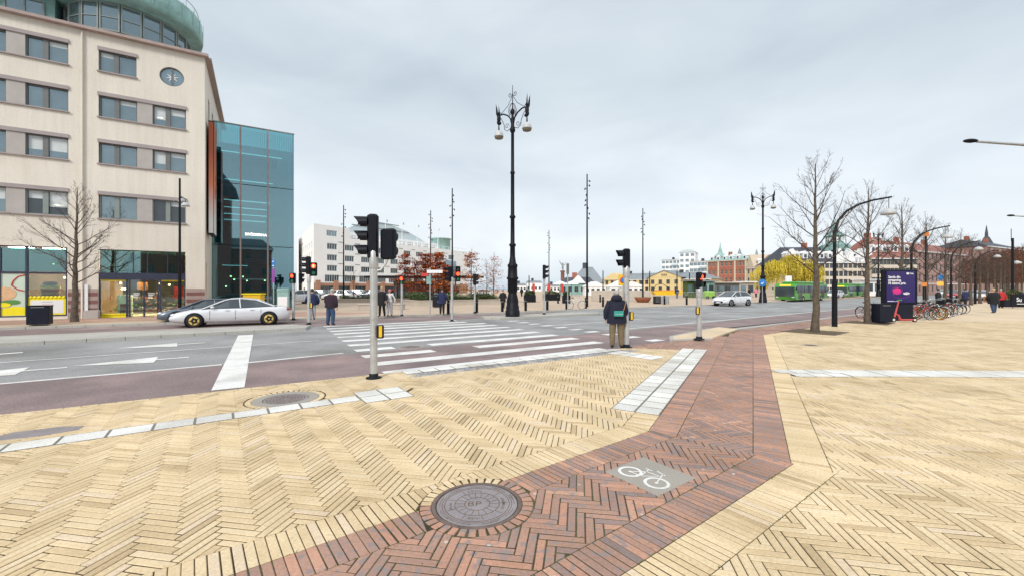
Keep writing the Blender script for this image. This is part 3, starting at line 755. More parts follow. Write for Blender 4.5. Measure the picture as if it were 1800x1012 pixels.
# zebra
zb = structure(link('zebra_crossing', None))
za = R(33.5); zt = unit(za)
for k in range(11):
    l0 = (-2.72-.622*k, 9.0+1.098*k); L = 7.55 if k else 6.6
    if k >= 9: L = 7
    w = .5
    e = (l0[0]+zt[0]*L, l0[1]+zt[1]*L)
    segs = [(0, L)]
    if k == 2: segs = [(0, 2.0), (3.4, L)]
    if k == 3: segs = [(0, 1.15), (2.3, L)]
    for s0, s1 in segs:
        mb = MB(); flat_line(mb, (l0[0]+zt[0]*s0, l0[1]+zt[1]*s0), (l0[0]+zt[0]*s1, l0[1]+zt[1]*s1), w, PZ+.001); mb.build('stripe', M['paint'], zb)
for k in range(10):
    c = (5.0-.55*k, 15.3+.96*k-.55); mb = MB(); flat_line(mb, (c[0]-zt[0]*.33, c[1]-zt[1]*.33), (c[0]+zt[0]*.33, c[1]+zt[1]*.33), .4, PZ+.001); mb.build('square', M['paint'], zb)
# road arrows
def arrow(tip, tail, w=.16, hw=.55, hl=1.5):
    dx, dy = tip[0]-tail[0], tip[1]-tail[1]; L = math.hypot(dx, dy); t = (dx/L, dy/L); n = (-t[1], t[0]); b = (tip[0]-t[0]*hl, tip[1]-t[1]*hl)
    mb = MB(); z = PZ+.001
    mb.add([(tip[0], tip[1], z), (b[0]+n[0]*hw, b[1]+n[1]*hw, z), (b[0]-n[0]*hw, b[1]-n[1]*hw, z)], [(0, 1, 2)])
    flat_line(mb, b, tail, w, z); structure(mb.build('road_arrow', M['paint']))
arrow(G(128, 643, RZ), G(332, 627.5, RZ)); arrow(G(200, 612.5, RZ), G(361, 602, RZ))
arrow(G(-160, 668, RZ), G(118, 645.5, RZ))
# ---- kerbs, islands, plaza
def kerbed(poly, name, mat, z=.09, kerb_edges=()):
    o = structure(MB().prism(poly, -.05, z).build(name, mat))
    for i in kerb_edges:
        a, b = poly[i], poly[(i+1) % len(poly)]; dx, dy = b[0]-a[0], b[1]-a[1]; L = math.hypot(dx, dy); n = int(L/1.0)+1; t = (dx/L, dy/L); cx = sum(p[0] for p in poly)/len(poly); cy = sum(p[1] for p in poly)/len(poly)
        nn = (-t[1], t[0]); 
        if (cx-a[0])*nn[0]+(cy-a[1])*nn[1] > 0: nn = (-nn[0], -nn[1])
        for k in range(n):
            s0, s1 = L*k/n+.006, L*(k+1)/n-.006; m0 = ((s0+s1)/2); c = (a[0]+t[0]*m0+nn[0]*.02, a[1]+t[1]*m0+nn[1]*.02)
            if not seen(c[0], c[1], 4) or c[1] > 60: continue
            kb = MB().bevbox((0, 0, 0), (s1-s0, .14, z+.058), .012)
            ob = kb.build('kerb_stone', [M['granite']], o, (c[0], c[1], (z-.05)/2+rnd.uniform(0, .004)), math.atan2(t[1], t[0]))
    return o
# median left with its kerb, island with the lamp
kerbed([(-45, -8.2), (-16.04, 13.19), (-9.0, 18.4), (-9.3, 19.4), (-10.4, 19.9), (-18.2, 15.0), (-46.5, -5.9)], 'median', M['granite'], .09, (0, 1))
kerbed([(-1.6, 24.8), (-.6, 24.3), (5.9, 29.1), (6.1, 29.7), (4.0, 29.9), (-1.9, 25.7)], 'median', M['granite'], .09, (0, 1, 2))
plz = [(-60, -9), (-22.5, 18.3), (-12.2, 23.9), (-6.7, 26.9), (-.6, 30.2), (7.6, 35.5), (21.6, 44.4), (49, 66), (210, 195), (210, 300), (-200, 300), (-200, -9)]
kerbed(plz, 'plaza', M['plaza'], .09, (0, 1, 2, 3, 4, 5, 6))
structure(MB().add([(-56, -3.4, .094), (-22.3, 20.4, .094), (-12.5, 25.6, .094), (-9, 29.5, .094), (-17.4, 30, .094), (-27, 22.3, .094), (-60, 3, .094)], [(0, 1, 2, 3, 4, 5, 6)]).build('pavement', M['pink_pave']))
structure(MB().add([(-46, -6.0, -.0255), (-18.2, 14.9, -.0255), (-9.8, 20.3, -.0255), (-4.0, 23.0, -.0255), (-1.9, 25.8, -.0255), (4.0, 30.0, -.0255), (3.0, 32.3, -.0255), (-.6, 30.1, -.0255), (-6.7, 26.8, -.0255), (-12.2, 23.8, -.0255), (-22.5, 18.2, -.0255), (-50, -2, -.0255)], [(0, 1, 10, 11), (1, 2, 9, 10), (2, 3, 8, 9), (3, 4, 7, 8), (4, 5, 6, 7)]).build('bus_lane', M['asphalt_brown']))
# island at the cycle crossing on the right and the pale kerb line
kerbed([(5.5, 14.45), (7.0, 14.78), (9.75, 18.15), (9.31, 19.0), (8.6, 18.3), (5.83, 15.35)], 'traffic_island', M['far_yellow'], .05, (0, 4, 5))
for k in range(60):
    d = unit(R(36.7)); t = k*1.0; p = (9.75+d[0]*(t+.5), 18.62+d[1]*(t+.5))
    if k < 36: 
        pass
ks = structure(link('kerb', None))
for k in range(40):
    d = unit(R(36.6)); t = k*1.0+.5; p = (9.6+d[0]*t, 18.35+d[1]*t)
    MB().bevbox((0, 0, 0), (.985, .3, .06), .01).build('kerb_stone', M['granite'], ks, (p[0], p[1], -.012), R(36.6))
# ------------------------------------------------------------ buildings
M['facade'] = pmat('cream_render_facade', (.78, .72, .625), .85, var=.04, scale=.3, fine=.05, fscale=12, bump=.15, stain=(.4, .5, .8, .92), streak=.12)
M['frieze'] = pmat('grey_pink_stone', (.38, .33, .32), .8, var=.08, scale=1)
M['pier'] = pmat('warm_grey_panel', (.45, .41, .38), .75, var=.06, scale=2)
M['frame'] = pmat('grey_window_frame', (.16, .165, .16), .5, var=.05)
M['frame_green'] = pmat('green_grey_frame', (.25, .28, .26), .5, var=.05)
M['pane'] = pmat('office_glass', (.24, .31, .34), .04, .72, var=.25, scale=.35, spec=.8)
M['pane_dark'] = pmat('dark_glass', (.055, .07, .08), .04, .25, var=.2, scale=.5, spec=.9)
M['blind'] = pmat('pale_roller_blind', (.62, .66, .66), .7, var=.05)
M['lamp_strip'] = pmat('office_strip_lamp', (.9, .9, .8), .5, var=0, emit=(1, .93, .75), estr=.7)
M['copper'] = pmat('green_copper', (.25, .42, .39), .6, .1, var=.18, scale=1.2, fine=.12, fscale=6, stain=(1.5, .5, .75, .75))
M['copper_pale'] = pmat('pale_green_copper', (.30, .46, .43), .6, .1, var=.14, scale=1.2, stain=(1.2, .5, .75, .8))
M['roof_grey'] = pmat('grey_metal_roof', (.26, .29, .31), .55, .2, var=.1, scale=.3)
M['roof_dark'] = pmat('dark_slate_roof', (.055, .06, .075), .6, var=.2, scale=.4)
M['roof_brown'] = pmat('brown_tile_roof', (.26, .18, .12), .85, var=.15, scale=.5, fine=.15, fscale=5)
M['roof_red'] = pmat('red_tile_roof', (.31, .13, .10), .85, var=.15, scale=.5, fine=.15, fscale=5)
M['brown_stone'] = pmat('dark_red_stone_band', (.22, .10, .085), .7, var=.1)
M['pale_stone'] = pmat('dusty_pink_stone_band', (.40, .31, .28), .8, var=.1)
M['yellow_wall'] = pmat('yellow_plaster', (.72, .57, .29), .85, var=.05, scale=.2)
M['brick_wall'] = pmat('red_brick_wall', (.38, .135, .09), .85, var=.12, scale=.5, fine=.2, fscale=4)
M['beige_wall'] = pmat('beige_plaster', (.60, .51, .38), .85, var=.06, scale=.3)
M['cream_wall'] = pmat('cream_stone_wall', (.66, .58, .48), .85, var=.06, scale=.3)
M['pink_wall'] = pmat('pink_brick_wall', (.40, .25, .215), .85, var=.08, scale=.3)
M['pale_blue'] = pmat('pale_blue_panel', (.55, .64, .67), .6, var=.05)
M['hotel_stone'] = pmat('brown_sandstone', (.42, .23, .15), .85, var=.1, scale=1, fine=.1, fscale=8)
M['yellow_sheet'] = pmat('yellow_shop_film', (.93, .78, .01), .5, var=.03)
M['mint'] = pmat('mint_poster', (.60, .70, .58), .5, var=.05, scale=1)
M['cyan_glass'] = glass_mat('teal_curtain_glass', (.30, .62, .66), refl=.24, clear=1.0, gcol=(.66, .88, .94))
M['shop_glass'] = glass_mat('shop_glass', (.8, .95, .92), refl=.07, clear=.95)
M['upper_glass'] = glass_mat('shop_upper_glass', (.25, .5, .5), refl=.26, clear=.7, gcol=(.6, .9, .9))
M['interior'] = pmat('shop_interior_wall', (.34, .2, .12), .8, var=.3, scale=1)
M['interior_dark'] = pmat('dark_interior', (.34, .44, .47), .8, var=.25, scale=.6)
M['warm_lamp'] = pmat('warm_shop_lamp', (1, .8, .5), .5, var=0, emit=(1, .62, .25), estr=9)
M['lamp_and_letter_glow'] = pmat('light_line_and_letter_glow', (1, 1, 1), .5, var=0, emit=(1, .95, .88), estr=1.3)
M['added_glow'] = pmat('added_shop_glow', (1, .9, .75), .5, var=0, emit=(1, .8, .55), estr=34)
M['red'] = pmat('red_enamel', (.62, .04, .03), .45, var=.05)
M['orange'] = pmat('orange_print', (.72, .25, .06), .5, var=.15, scale=2)
M['green'] = pmat('green_print', (.10, .28, .06), .5, var=.1)
M['bun'] = pmat('bun_print', (.75, .47, .26), .5, var=.12, scale=8)
M['brown_print'] = pmat('brown_print', (.22, .08, .04), .5, var=.2, scale=8)
M['flat_white'] = pmat('white_print', (.82, .82, .82), .55, var=.02)
M['pink_faint'] = pmat('faint_pink_print', (.75, .45, .5), .6, var=0)
M['navy'] = pmat('navy_fascia', (.035, .04, .075), .45, var=.1)

def wall_grid(mb, O2, a, L, H, holes, depth=.2, mi=0, z0=0.0):
    """a wall plane with real openings and reveals, local frame; outward normal is right of the direction a"""
    ca, sa = unit(a); nx, ny = sa, -ca
    P = lambda x, z, d=0: (O2[0]+ca*x-nx*d, O2[1]+sa*x-ny*d, z)
    xs = sorted({0, L, *[h[0] for h in holes], *[h[1] for h in holes]}); zs = sorted({z0, H, *[h[2] for h in holes], *[h[3] for h in holes]})
    for i in range(len(xs)-1):
        run = None
        for j in range(len(zs)-1):
            cx, cz = (xs[i]+xs[i+1])/2, (zs[j]+zs[j+1])/2
            hole = any(h[0] < cx < h[1] and h[2] < cz < h[3] for h in holes)
            if not hole and run is None: run = zs[j]
            if run is not None and (hole or j == len(zs)-2):
                top = zs[j] if hole else zs[j+1]
                mb.add([P(xs[i], run), P(xs[i+1], run), P(xs[i+1], top), P(xs[i], top)], [(0, 1, 2, 3)], mi); run = None
    for x0, x1, a0, a1 in holes:
        for p, q in (((x0, a0), (x1, a0)), ((x1, a0), (x1, a1)), ((x1, a1), (x0, a1)), ((x0, a1), (x0, a0))):
            mb.add([P(*p), P(*p, depth), P(*q, depth), P(*q)], [(0, 1, 2, 3)], mi)
_wc = {}
def win_mesh(w, h, cols, rows, fm, pm, t=.06, sill=True):
    key = (round(w, 2), round(h, 2), cols, rows, fm.name, pm.name)
    if key in _wc: return _wc[key]
    f = MB()
    for x in (-w/2+t/2, w/2-t/2): f.box((x, 0, h/2), (t, .08, h))
    for z in (t/2, h-t/2): f.box((0, 0, z), (w-2*t, .079, t))
    for i in range(1, cols): f.box((-w/2+w*i/cols, .0, h/2), (t*.8, .07, h-2*t))
    for j in range(1, rows): f.box((0, .0, h*j/rows), (w-2*t, .06, t*.6))
    if sill: f.box((0, -.09, -.02), (w+.04, .14, .04))
    f.add([(-w/2, .02, 0), (w/2, .02, 0), (w/2, .02, h), (-w/2, .02, h)], [(0, 1, 2, 3)], 1)
    me = f.mesh('window', [fm, pm]); _wc[key] = me; return me
def put_windows(parent, O2, a, holes, cols=2, rows=1, fm='frame', pm='pane_dark', depth=.12, t=.06):
    ca, sa = unit(a); nx, ny = sa, -ca
    for x0, x1, z0, z1 in holes:
        x = (x0+x1)/2
        link('window', win_mesh(x1-x0, z1-z0, cols, rows, M[fm], M[pm], t), parent, (O2[0]+ca*x-nx*depth, O2[1]+sa*x-ny*depth, z0), a)
def grid_holes(x0, dx, n, w, zs, h): return [(x0+i*dx, x0+i*dx+w, z, z+h) for z in zs for i in range(n)]

# ---- building A (left corner): local x along the street facade, y into the block
bA = thing('office_building', 'large cream corner office building with ribbon windows, green copper rooftop rotunda and ground floor shops', 'building', (-27, 22.2, 0), R(31))
LA0, LA1, HA_ = -16.0, 8.76, 16.4
rows = [(14.26, 15.45), (11.63, 12.85), (8.95, 10.15), (5.80, 7.15)]
holesA = []; groups = []
def grp(x0, x1, z0, z1): groups.append((x0, x1, z0, z1)); holesA.append((x0, x1, z0, z1))
for k, (z0, z1) in enumerate(rows):
    grp(3.81, 5.47 if k == 0 else 7.81, z0, z1+.2)
    grp(-4.1, 2.574, z0, z1+.2); grp(-12.5, -5.4, z0, z1+.2)
shops = [(-8.5, 2.53, .25, 4.05), (3.81, 7.79, .02, 4.02)]
mb = MB()
wall_grid(mb, (LA0, 0), 0, LA1-LA0, HA_, [(a-LA0, b-LA0, c, d) for a, b, c, d in groups+shops]+[(6.42-LA0, 7.82-LA0, 14.05, 15.45)], .22)
mb.add([(6.42, .001, 14.05), (7.82, .001, 14.05), (7.82, .001, 15.45), (6.42, .001, 15.45)]+[(7.12+.62*math.cos(a*math.pi/16), .001, 14.75+.6*math.sin(a*math.pi/16)) for a in range(32)],
       [tuple([0]+[4+(20+i) % 32 for i in range(0, 1)]+[4+20, 4+19]) if False else (0, 4+20, 4+19)] if False else [])
# plate with the round opening
ang = [math.pi*2*i/32 for i in range(32)]
outer = []
for a in ang:
    k = .7/max(abs(math.cos(a)), abs(math.sin(a))); outer.append((7.12+k*math.cos(a), 0, 14.75+k*math.sin(a)))
inner = [(7.12+.60*math.cos(a), 0, 14.75+.58*math.sin(a)) for a in ang]; inner2 = [(x, .2, z) for x, y, z in inner]
mb.add(outer+inner+inner2, [(i, (i+1) % 32, 32+(i+1) % 32, 32+i) for i in range(32)]+[(32+i, 32+(i+1) % 32, 64+(i+1) % 32, 64+i) for i in range(32)])
SD = 14.0
wall_grid(mb, (LA1, 0), math.pi/2, SD, HA_, [(2.0, 3.0, 13.0, 14.6), (4.6, 5.6, 13.0, 14.6), (.6, 1.2, .3, 3.4)], .2)
mb.add([(LA0, 0, 0), (LA0, SD, 0), (LA0, SD, HA_), (LA0, 0, HA_), (LA1, SD, 0), (LA1, SD, HA_)], [(0, 3, 2, 1), (1, 2, 5, 4)])
mb.build('wall', M['facade'], bA)
MB().box(((LA0+LA1)/2, SD/2, HA_-.06), (LA1-LA0-.02, SD-.02, .12)).build('roof', M['roof_grey'], bA)
c_ = MB(); c_.box(((LA0+LA1)/2, -.08, HA_+.05), (LA1-LA0+.4, .5, .16)); c_.box((LA1+.08, SD/2+.18, HA_+.05), (.5, SD+.0, .159)); c_.build('cornice', M['pale_stone'], bA)
MB().cyl((3.15, -.08, 0), (3.15, -.08, 16.3), .055, n=8).build('drainpipe', M['facade'], bA)
def office_window(x0, x1, z0, z1, seed):
    r = random.Random(seed); w = x1-x0; h = z1-z0
    f = MB(); t = .06
    for x in (t/2, w-t/2): f.box((x, 0, h/2), (t, .09, h))
    for z in (t/2, h-t/2): f.box((w/2, 0, z), (w-2*t, .088, t))
    split = .45*w
    f.box((split, -.015, h/2), (.22, .10, h-2*t))
    o = f.build('window', M['frame_green' if z0 < 6 else 'frame'], bA, (x0, .14, z0))
    for a, b in ((t, split-.11), (split+.11, w-t)):
        mbp = MB(); mbp.quad((a, 0.03, t), (b, 0.03, t), (b, 0.03, h-t), (a, 0.03, h-t)); mbp.build('pane', M['pane'] if z0 > 6 or r.random() < .4 else M['pane_dark'], o)
        q = r.random()
        if q < .38:
            hb = h*r.choice((.2, .3, .42, .6)); MB().quad((a+.02, .024, h-t-hb), (b-.02, .024, h-t-hb), (b-.02, .024, h-t), (a+.02, .024, h-t)).build('blind', M['blind'], o)
        if r.random() < .18: MB().box(((a+b)/2, .02, h*r.uniform(.3, .5)), ((b-a)*.5, .012, .04)).build('ceiling_lamp', M['lamp_strip'], o)
sd = 0
for x0, x1, z0, z1 in groups:
    zt = z1-.2
    MB().box(((x0+x1)/2, -.02, z1-.10), (x1-x0+.06, .12, .2)).build('lintel', M['frieze'], bA)
    MB().box(((x0+x1)/2, -.03, z0-.03), (x1-x0+.1, .16, .06)).build('sill', M['frieze'], bA)
    spans = []
    if x1-x0 < 2: spans = [(x0, x1)]
    else:
        x = x1; first = True
        while x-1.6 > x0-.1:
            w = (1.66 if x0 < 3 else (1.61 if first else 1.66)); spans.append((max(x0, x-w), x)); first = False; x -= w+.7
    for i, (a, b) in enumerate(spans):
        sd += 1; office_window(a, b, z0, zt, sd)
        if a-.1 > x0:
            pa = spans[i+1][1] if i+1 < len(spans) else x0
            MB().box(((pa+a)/2, .05, (z0+zt)/2), (a-pa, .12, zt-z0)).build('pier', M['pier'], bA)
# round window
rw = MB(); rw.tube([(7.12+.58*math.cos(a), .1, 14.75+.56*math.sin(a)) for a in ang], .045, 6, closed=True); rw.box((7.12, .1, 14.75), (.09, .06, 1.1)); rwo = rw.build('window', M['frame'], bA)
pn = MB(); pn.add([(7.12+.6*math.cos(a), .13, 14.75+.58*math.sin(a)) for a in ang], [tuple(range(32))]); pn.build('pane', M['pane'], rwo)
st = MB()
for k in range(8):
    a = k*math.pi/4+.2; st.add([(7.12+.05*math.sin(a), .12, 14.75-.05*math.cos(a)), (7.12-.05*math.sin(a), .12, 14.75+.05*math.cos(a)), (7.12+.33*math.cos(a), .12, 14.75+.33*math.sin(a))], [(0, 2, 1)])
st.build('star', M['flat_white'], rwo)
# rooftop: long glazed storey and the rotunda
rot = (4.6, 3.3)
rb_ = MB(); seg = 36
rb_.lathe([(3.0, 16.38), (3.0, 16.75), (2.92, 16.8), (2.92, 18.55), (3.7, 18.6), (3.78, 18.9), (3.7, 20.0), (3.3, 20.1), (3.2, 20.02), (.05, 20.9)], (rot[0], rot[1], 0), seg); rb_.build('rotunda', M['copper'], bA)
for k in range(18):
    a = math.pi+R(8)+k*R(20)*.93
    o = link('window', win_mesh(.92, 1.6, 1, 2, M['frame_green'], M['pane'], .06, False), bA, (rot[0]+2.97*math.cos(a), rot[1]+2.97*math.sin(a), 16.85), a+math.pi/2)
for k in range(28):
    a = k*math.pi*2/28; mbk = MB().box((rot[0]+3.77*math.cos(a), rot[1]+3.77*math.sin(a), 19.45), (.02, .05, 1.1), a); mbk.build('seam', M['copper_pale'], bA)
pr = MB()
for k in range(24):
    a = k*math.pi*2/24; pr.cyl((rot[0]+3.5*math.cos(a), rot[1]+3.5*math.sin(a), 20.0), (rot[0]+3.5*math.cos(a), rot[1]+3.5*math.sin(a), 20.6), .02, n=5)
pr.tube([(rot[0]+3.5*math.cos(a*math.pi/18), rot[1]+3.5*math.sin(a*math.pi/18), 20.6) for a in range(36)], .025, 5, closed=True)
pr.build('railing', M['copper_pale'], bA)
lb = MB(); lb.box((-7.2, 4.2, 17.5), (17.5, 5, 2.3)); lb.box((-7.2, 3.6, 18.75), (18.3, 6.2, .22)); lb.build('rooftop_storey', M['copper'], bA)
for k in range(9):
    link('window', win_mesh(1.6, 1.5, 2, 1, M['frame_green'], M['pane'], .08, False), bA, (.35-k*1.85, 1.64, 16.7), 0)
# shops: right bay
def fill(parent, x0, x1, z0, z1, mat, y=.1, name='pane', th=.02): return MB().box(((x0+x1)/2, y, (z0+z1)/2), (x1-x0, th, z1-z0)).build(name, M[mat], parent)
it = MB(); it.box((-2.3, 4.6, 1.2), (12.4, .1, 8.6)); it.box((-8.55, 2.4, 2.1), (.1, 4.4, 4)); it.box((8.1, 2.4, 2.1), (.1, 4.4, 4)); it.box((-.2, 2.4, 4.15), (16.6, 4.4, .1)); it.box((-.2, 2.4, .03), (16.6, 4.4, .06)); it.build('shop_interior', M['interior'], bA)
x0, x1 = 3.81, 7.79
fr = MB()
for x in (3.84, 5.02, 5.14, 5.80, 6.44, 6.55, 7.76): fr.box((x, .12, 1.32), (.07, .12, 2.6))
fr.box((5.8, .1, 2.46), (3.96, .2, .36)); fr.box((5.8, .12, 4.0), (3.96, .12, .06)); fr.box((5.8, .12, 2.65), (3.96, .12, .06)); fr.box((5.8, .12, .04), (3.96, .14, .06))
for x in (4.5, 5.3, 5.95, 6.9): fr.box((x, .12, 3.3), (.04, .08, 1.3))
fr.build('shopfront_frame', M['navy'], bA)
fill(bA, x0+.04, x1-.04, 2.68, 3.97, 'upper_glass', .14); fill(bA, x0+.04, x1-.04, .08, 2.28, 'shop_glass', .14)
fill(bA, 3.88, 5.0, 2.2, 2.28, 'yellow_sheet', .10, 'shop_film'); fill(bA, 6.6, 7.73, 2.2, 2.28, 'yellow_sheet', .10, 'shop_film')
fill(bA, 3.88, 5.0, .08, .26, 'yellow_sheet', .10, 'shop_film'); fill(bA, 6.6, 7.73, .08, .3, 'yellow_sheet', .10, 'shop_film')
for i in range(9):
    MB().lathe([(.065, 0), (.065, .012), (.001, .013)], (0, 0, 0), 12).build('scallop', M['yellow_sheet'], bA, (3.95+i*.125, .085, .27), None, (R(90), 0, 0))
for xx in (5.3, 5.98):
    for i in range(3): fill(bA, xx, xx+.3-.05*i, 1.45-i*.1, 1.5-i*.1, 'flat_white', .09, 'door_notice', .006)
# goods, pendant lamps and added glow panels inside
gd = random.Random(5)
for x, y in ((4.4, 1.6), (5.5, 1.6), (6.6, 1.6), (7.3, 2.8), (5.0, 3.2), (1.6, 1.6), (.2, 1.8), (-3, 1.8)): MB().box((x, y, 4.05 if x < 3 else 2.62), (.9, .5, .05)).build('added_glow_panel', M['added_glow'], bA)  # unseen glowing panels, added to brighten the shop interior
for i in range(60):
    x = gd.uniform(3.95, 7.6); y = gd.uniform(.4, 1.8); z = gd.uniform(.2, 1.3)
    MB().bevbox((x, y, z), (gd.uniform(.1, .25), .15, gd.uniform(.06, .14)), .02).build('goods', M[gd.choice(('orange', 'bun', 'brown_print', 'red', 'bun', 'green'))], bA)
MB().bevbox((4.78, .9, .75), (.62, .5, 1.3), .02).build('oven', M['mint'], bA); fill(bA, 4.6, 4.98, .3, .85, 'brown_print', .64, 'oven_door')
for x, y, z in ((4.6, 1.1, 1.75), (4.72, 1.1, 1.75), (5.35, 1.8, 2.0), (5.5, 1.8, 1.7), (6.2, 1.6, 1.5), (6.8, 1.4, 2.0), (7.3, 1.9, 1.8), (5.2, 2.4, 2.1), (6.0, 3, 2.1), (4.3, 2.2, 2.1), (-1, 2, 3.3), (-3, 2, 3.3), (1.4, 2, 3.2), (.3, 1.5, 2.2), (2.0, 1.5, 2.4)):
    MB().ball((x, y, z), .055, 8, 6).build('pendant_lamp', M['warm_lamp'], bA)
fill(bA, 5.2, 5.7, 1.7, 2.15, 'orange', 1.6, 'menu_board', .05); fill(bA, 7.0, 7.5, 1.1, 1.9, 'red', 1.6, 'menu_board', .05)
# shops: left bay
fr = MB()
for x in (-5.4, -2.7, .94, -.04, 2.50): fr.box((x, .12, 2.13), (.09, .13, 3.8))
fr.box((-3, .12, 2.62), (11, .13, .1)); fr.box((-3, .12, 4.02), (11, .13, .07)); fr.box((-3, .12, .28), (11, .14, .07)); fr.build('shopfront_frame', M['navy'], bA)
fill(bA, -8.4, 2.46, 2.68, 3.97, 'upper_glass', .14); fill(bA, .98, 2.46, .3, 2.56, 'shop_glass', .15)
po = fill(bA, -2.65, .90, .32, 2.56, 'mint', .11, 'poster', .02)
def pdisc(parent, c, rx, rz, mat, y, name, a0=0, a1=2*math.pi, n=24):
    pts = [(c[0]+rx*math.cos(a0+(a1-a0)*i/n), y, c[1]+rz*math.sin(a0+(a1-a0)*i/n)) for i in range(n if a1-a0 > 6.2 else n+1)]
    q = [(x, y+.006, z) for x, y, z in pts]; m_ = len(pts)
    MB().add(pts+q, [tuple(range(m_))]+[(i, m_+i, m_+(i+1) % m_, (i+1) % m_) for i in range(m_)]).build(name, M[mat], parent)
pdisc(po, (.1, 1.5), .46, .36, 'bun', .085, 'printed_bun')
for i, (x, z, mt) in enumerate(((-.3, 1.0, 'orange'), (-.05, .98, 'red'), (.25, 1.02, 'green'), (.45, 1.05, 'green'), (.1, .9, 'yellow_sheet'), (-.25, .8, 'green'))): pdisc(po, (x, z), .26, .12, mt, .082-.002*i, 'printed_filling')
pr_ = MB(); pr_.tube([(.85, .09, 1.65), (.6, .09, 1.72), (.38, .09, 1.95), (.45, .09, 2.2), (.62, .09, 2.42), (.88, .09, 2.5)], .035, 4); pr_.build('printed_swirl', M['red'], po)
yp = MB(); ys = [(-2.64, .34), (.88, .34), (.88, .78), (.5, .82), (.15, .74), (-.3, .58), (-.8, .5), (-2.64, .45)]; yp.add([(x, .098, z) for x, z in ys], [tuple(range(8))]); yp.build('printed_wave', M['yellow_sheet'], po)
wl2 = fill(bA, 1.0, 2.44, .34, 1.28, 'yellow_sheet', .12, 'shop_film'); fill(bA, 1.08, 2.36, .42, 1.14, 'flat_white', .108, 'menu_poster', .008)
for i in range(9): MB().lathe([(.08, 0), (.08, .012), (.001, .013)], (0, 0, 0), 12).build('scallop', M['yellow_sheet'], bA, (1.08+i*.16, .112, 1.29), None, (R(90), 0, 0))
for xx, zz, w, mt in ((1.5, 1.04, .42, 'pier'), (1.52, .92, .42, 'pink_faint'), (1.15, .86, .26, 'pier')):
    for k in range(9): MB().box((xx+w*(k+.5)/9, .1, zz), (w/9*.6, .006, .035)).build('faint_print', M[mt], bA)
pb = MB(); 
for z, w, mt in ((1.42, .36, 'brown_print'), (1.54, .4, 'bun'), (1.64, .36, 'red'), (1.72, .40, 'orange'), (1.84, .42, 'yellow_sheet'), (1.94, .38, 'bun')):
    MB().bevbox((1.78, .3, z), (w*2, .2, .1), .04).build('burger_display', M[mt], bA)
MB().ball((1.78, .3, 2.02), (.32, .1, .16), 12, 8).build('burger_display', M['brown_print'], bA)
# striped plinth
for x0, x1 in ((2.56, 3.79), (7.82, 8.765)):
    for k in range(7):
        MB().box(((x0+x1)/2, -.012, .33+k*.22), (x1-x0, .04, .215)).build('stone_band', M['brown_stone' if k % 2 else 'pale_stone'], bA)
    MB().box(((x0+x1)/2, -.02, .11), (x1-x0, .06, .22)).build('plinth', M['pale_stone'], bA)
MB().box((3.32, -.06, 1.0), (.14, .08, 2.0)).build('cable_duct', M['flat_white'], bA)
MB().bevbox((3.6, -.25, .3), (.62, .35, .5), .02).build('junction_box', M['pier'], bA)
# banner on the corner
bn = thing('corner_banner', 'tall narrow banner fading from rust red to white on the corner of the cream building', 'banner', (0, 0, 0), 0)
MBn = MB(); bn.parent = None
def locA(x, y, z): 
    ca, sa = unit(R(31)); return (-27+ca*x-sa*y, 22.2+sa*x+ca*y, z)
bn.location = locA(LA1+.1, 1.7, 5.3); bn.rotation_euler = (0, 0, R(31))
MB().box((0.16, 0, 3.7), (.28, 1.9, 7.4)).build('frame', M['black_paint'], bn)
bm_ = bpy.data.materials.new('banner_print'); bm_.use_nodes = True; n_, l_ = bm_.node_tree.nodes, bm_.node_tree.links
t_ = n_.new('ShaderNodeTexCoord'); s_ = n_.new('ShaderNodeSeparateXYZ'); l_.new(t_.outputs['Generated'], s_.inputs[0]); r_ = n_.new('ShaderNodeValToRGB'); l_.new(s_.outputs['Z'], r_.inputs[0])
r_.color_ramp.elements[0].color = (.8, .78, .75, 1); r_.color_ramp.elements[0].position = .1; r_.color_ramp.elements[1].color = (.42, .09, .03, 1); r_.color_ramp.elements[1].position = .75
e_ = r_.color_ramp.elements.new(.45); e_.color = (.7, .22, .1, 1); l_.new(r_.outputs[0], n_['Principled BSDF'].inputs['Base Color'])
MB().box((0.31, 0, 3.7), (.02, 1.75, 7.25)).build('banner_cloth', bm_, bn); MB().box((0.16, -.96, 3.7), (.24, .02, 7.25)).build('banner_edge', bm_, bn)
mk = MB(); mk.ball((.33, -.1, 2.9), (.01, .35, .5)); mk.ball((.33, .2, 3.9), (.01, .3, .25)); mk.build('printed_figure', M['red'], bn)
# ---- glass stair box
GBo = (-21.9, 30.7); GBW, GBD, GBH = 5.31, 5.0, 13.95
gb = thing('glass_building', 'tall teal glass entrance box between the cream office building and the white hotel', 'building', (*GBo, 0), R(31))
for i in range(3):
    for z0, z1 in ((.1, 4.95), (5.0, 9.55), (9.6, GBH)):
        x0, x1 = i*GBW/3+.03, (i+1)*GBW/3-.03; MB().box(((x0+x1)/2, 0, (z0+z1)/2), (x1-x0, .03, z1-z0)).build('glass_pane', M['cyan_glass'], gb)
for i in range(3):
    for z0, z1 in ((.1, 4.95), (5.0, 9.55), (9.6, GBH)):
        y0, y1 = i*GBD/3+.03, (i+1)*GBD/3-.03; MB().box((GBW, (y0+y1)/2, (z0+z1)/2), (.03, y1-y0, z1-z0)).build('glass_pane', M['cyan_glass'], gb)
for x in (1.77, 3.54): MB().box((x, -.06, GBH/2), (.10, .14, GBH)).build('mullion', M['pale_stone'], gb)
for x, y in ((0.03, .08), (GBW-.03, .05)): MB().box((x, y, GBH/2), (.05, .05, GBH)).build('corner_post', M['frame'], gb)
for z in (4.97, 9.57): MB().box((GBW/2, .01, z), (GBW, .05, .04)).build('joint', M['black_paint'], gb)
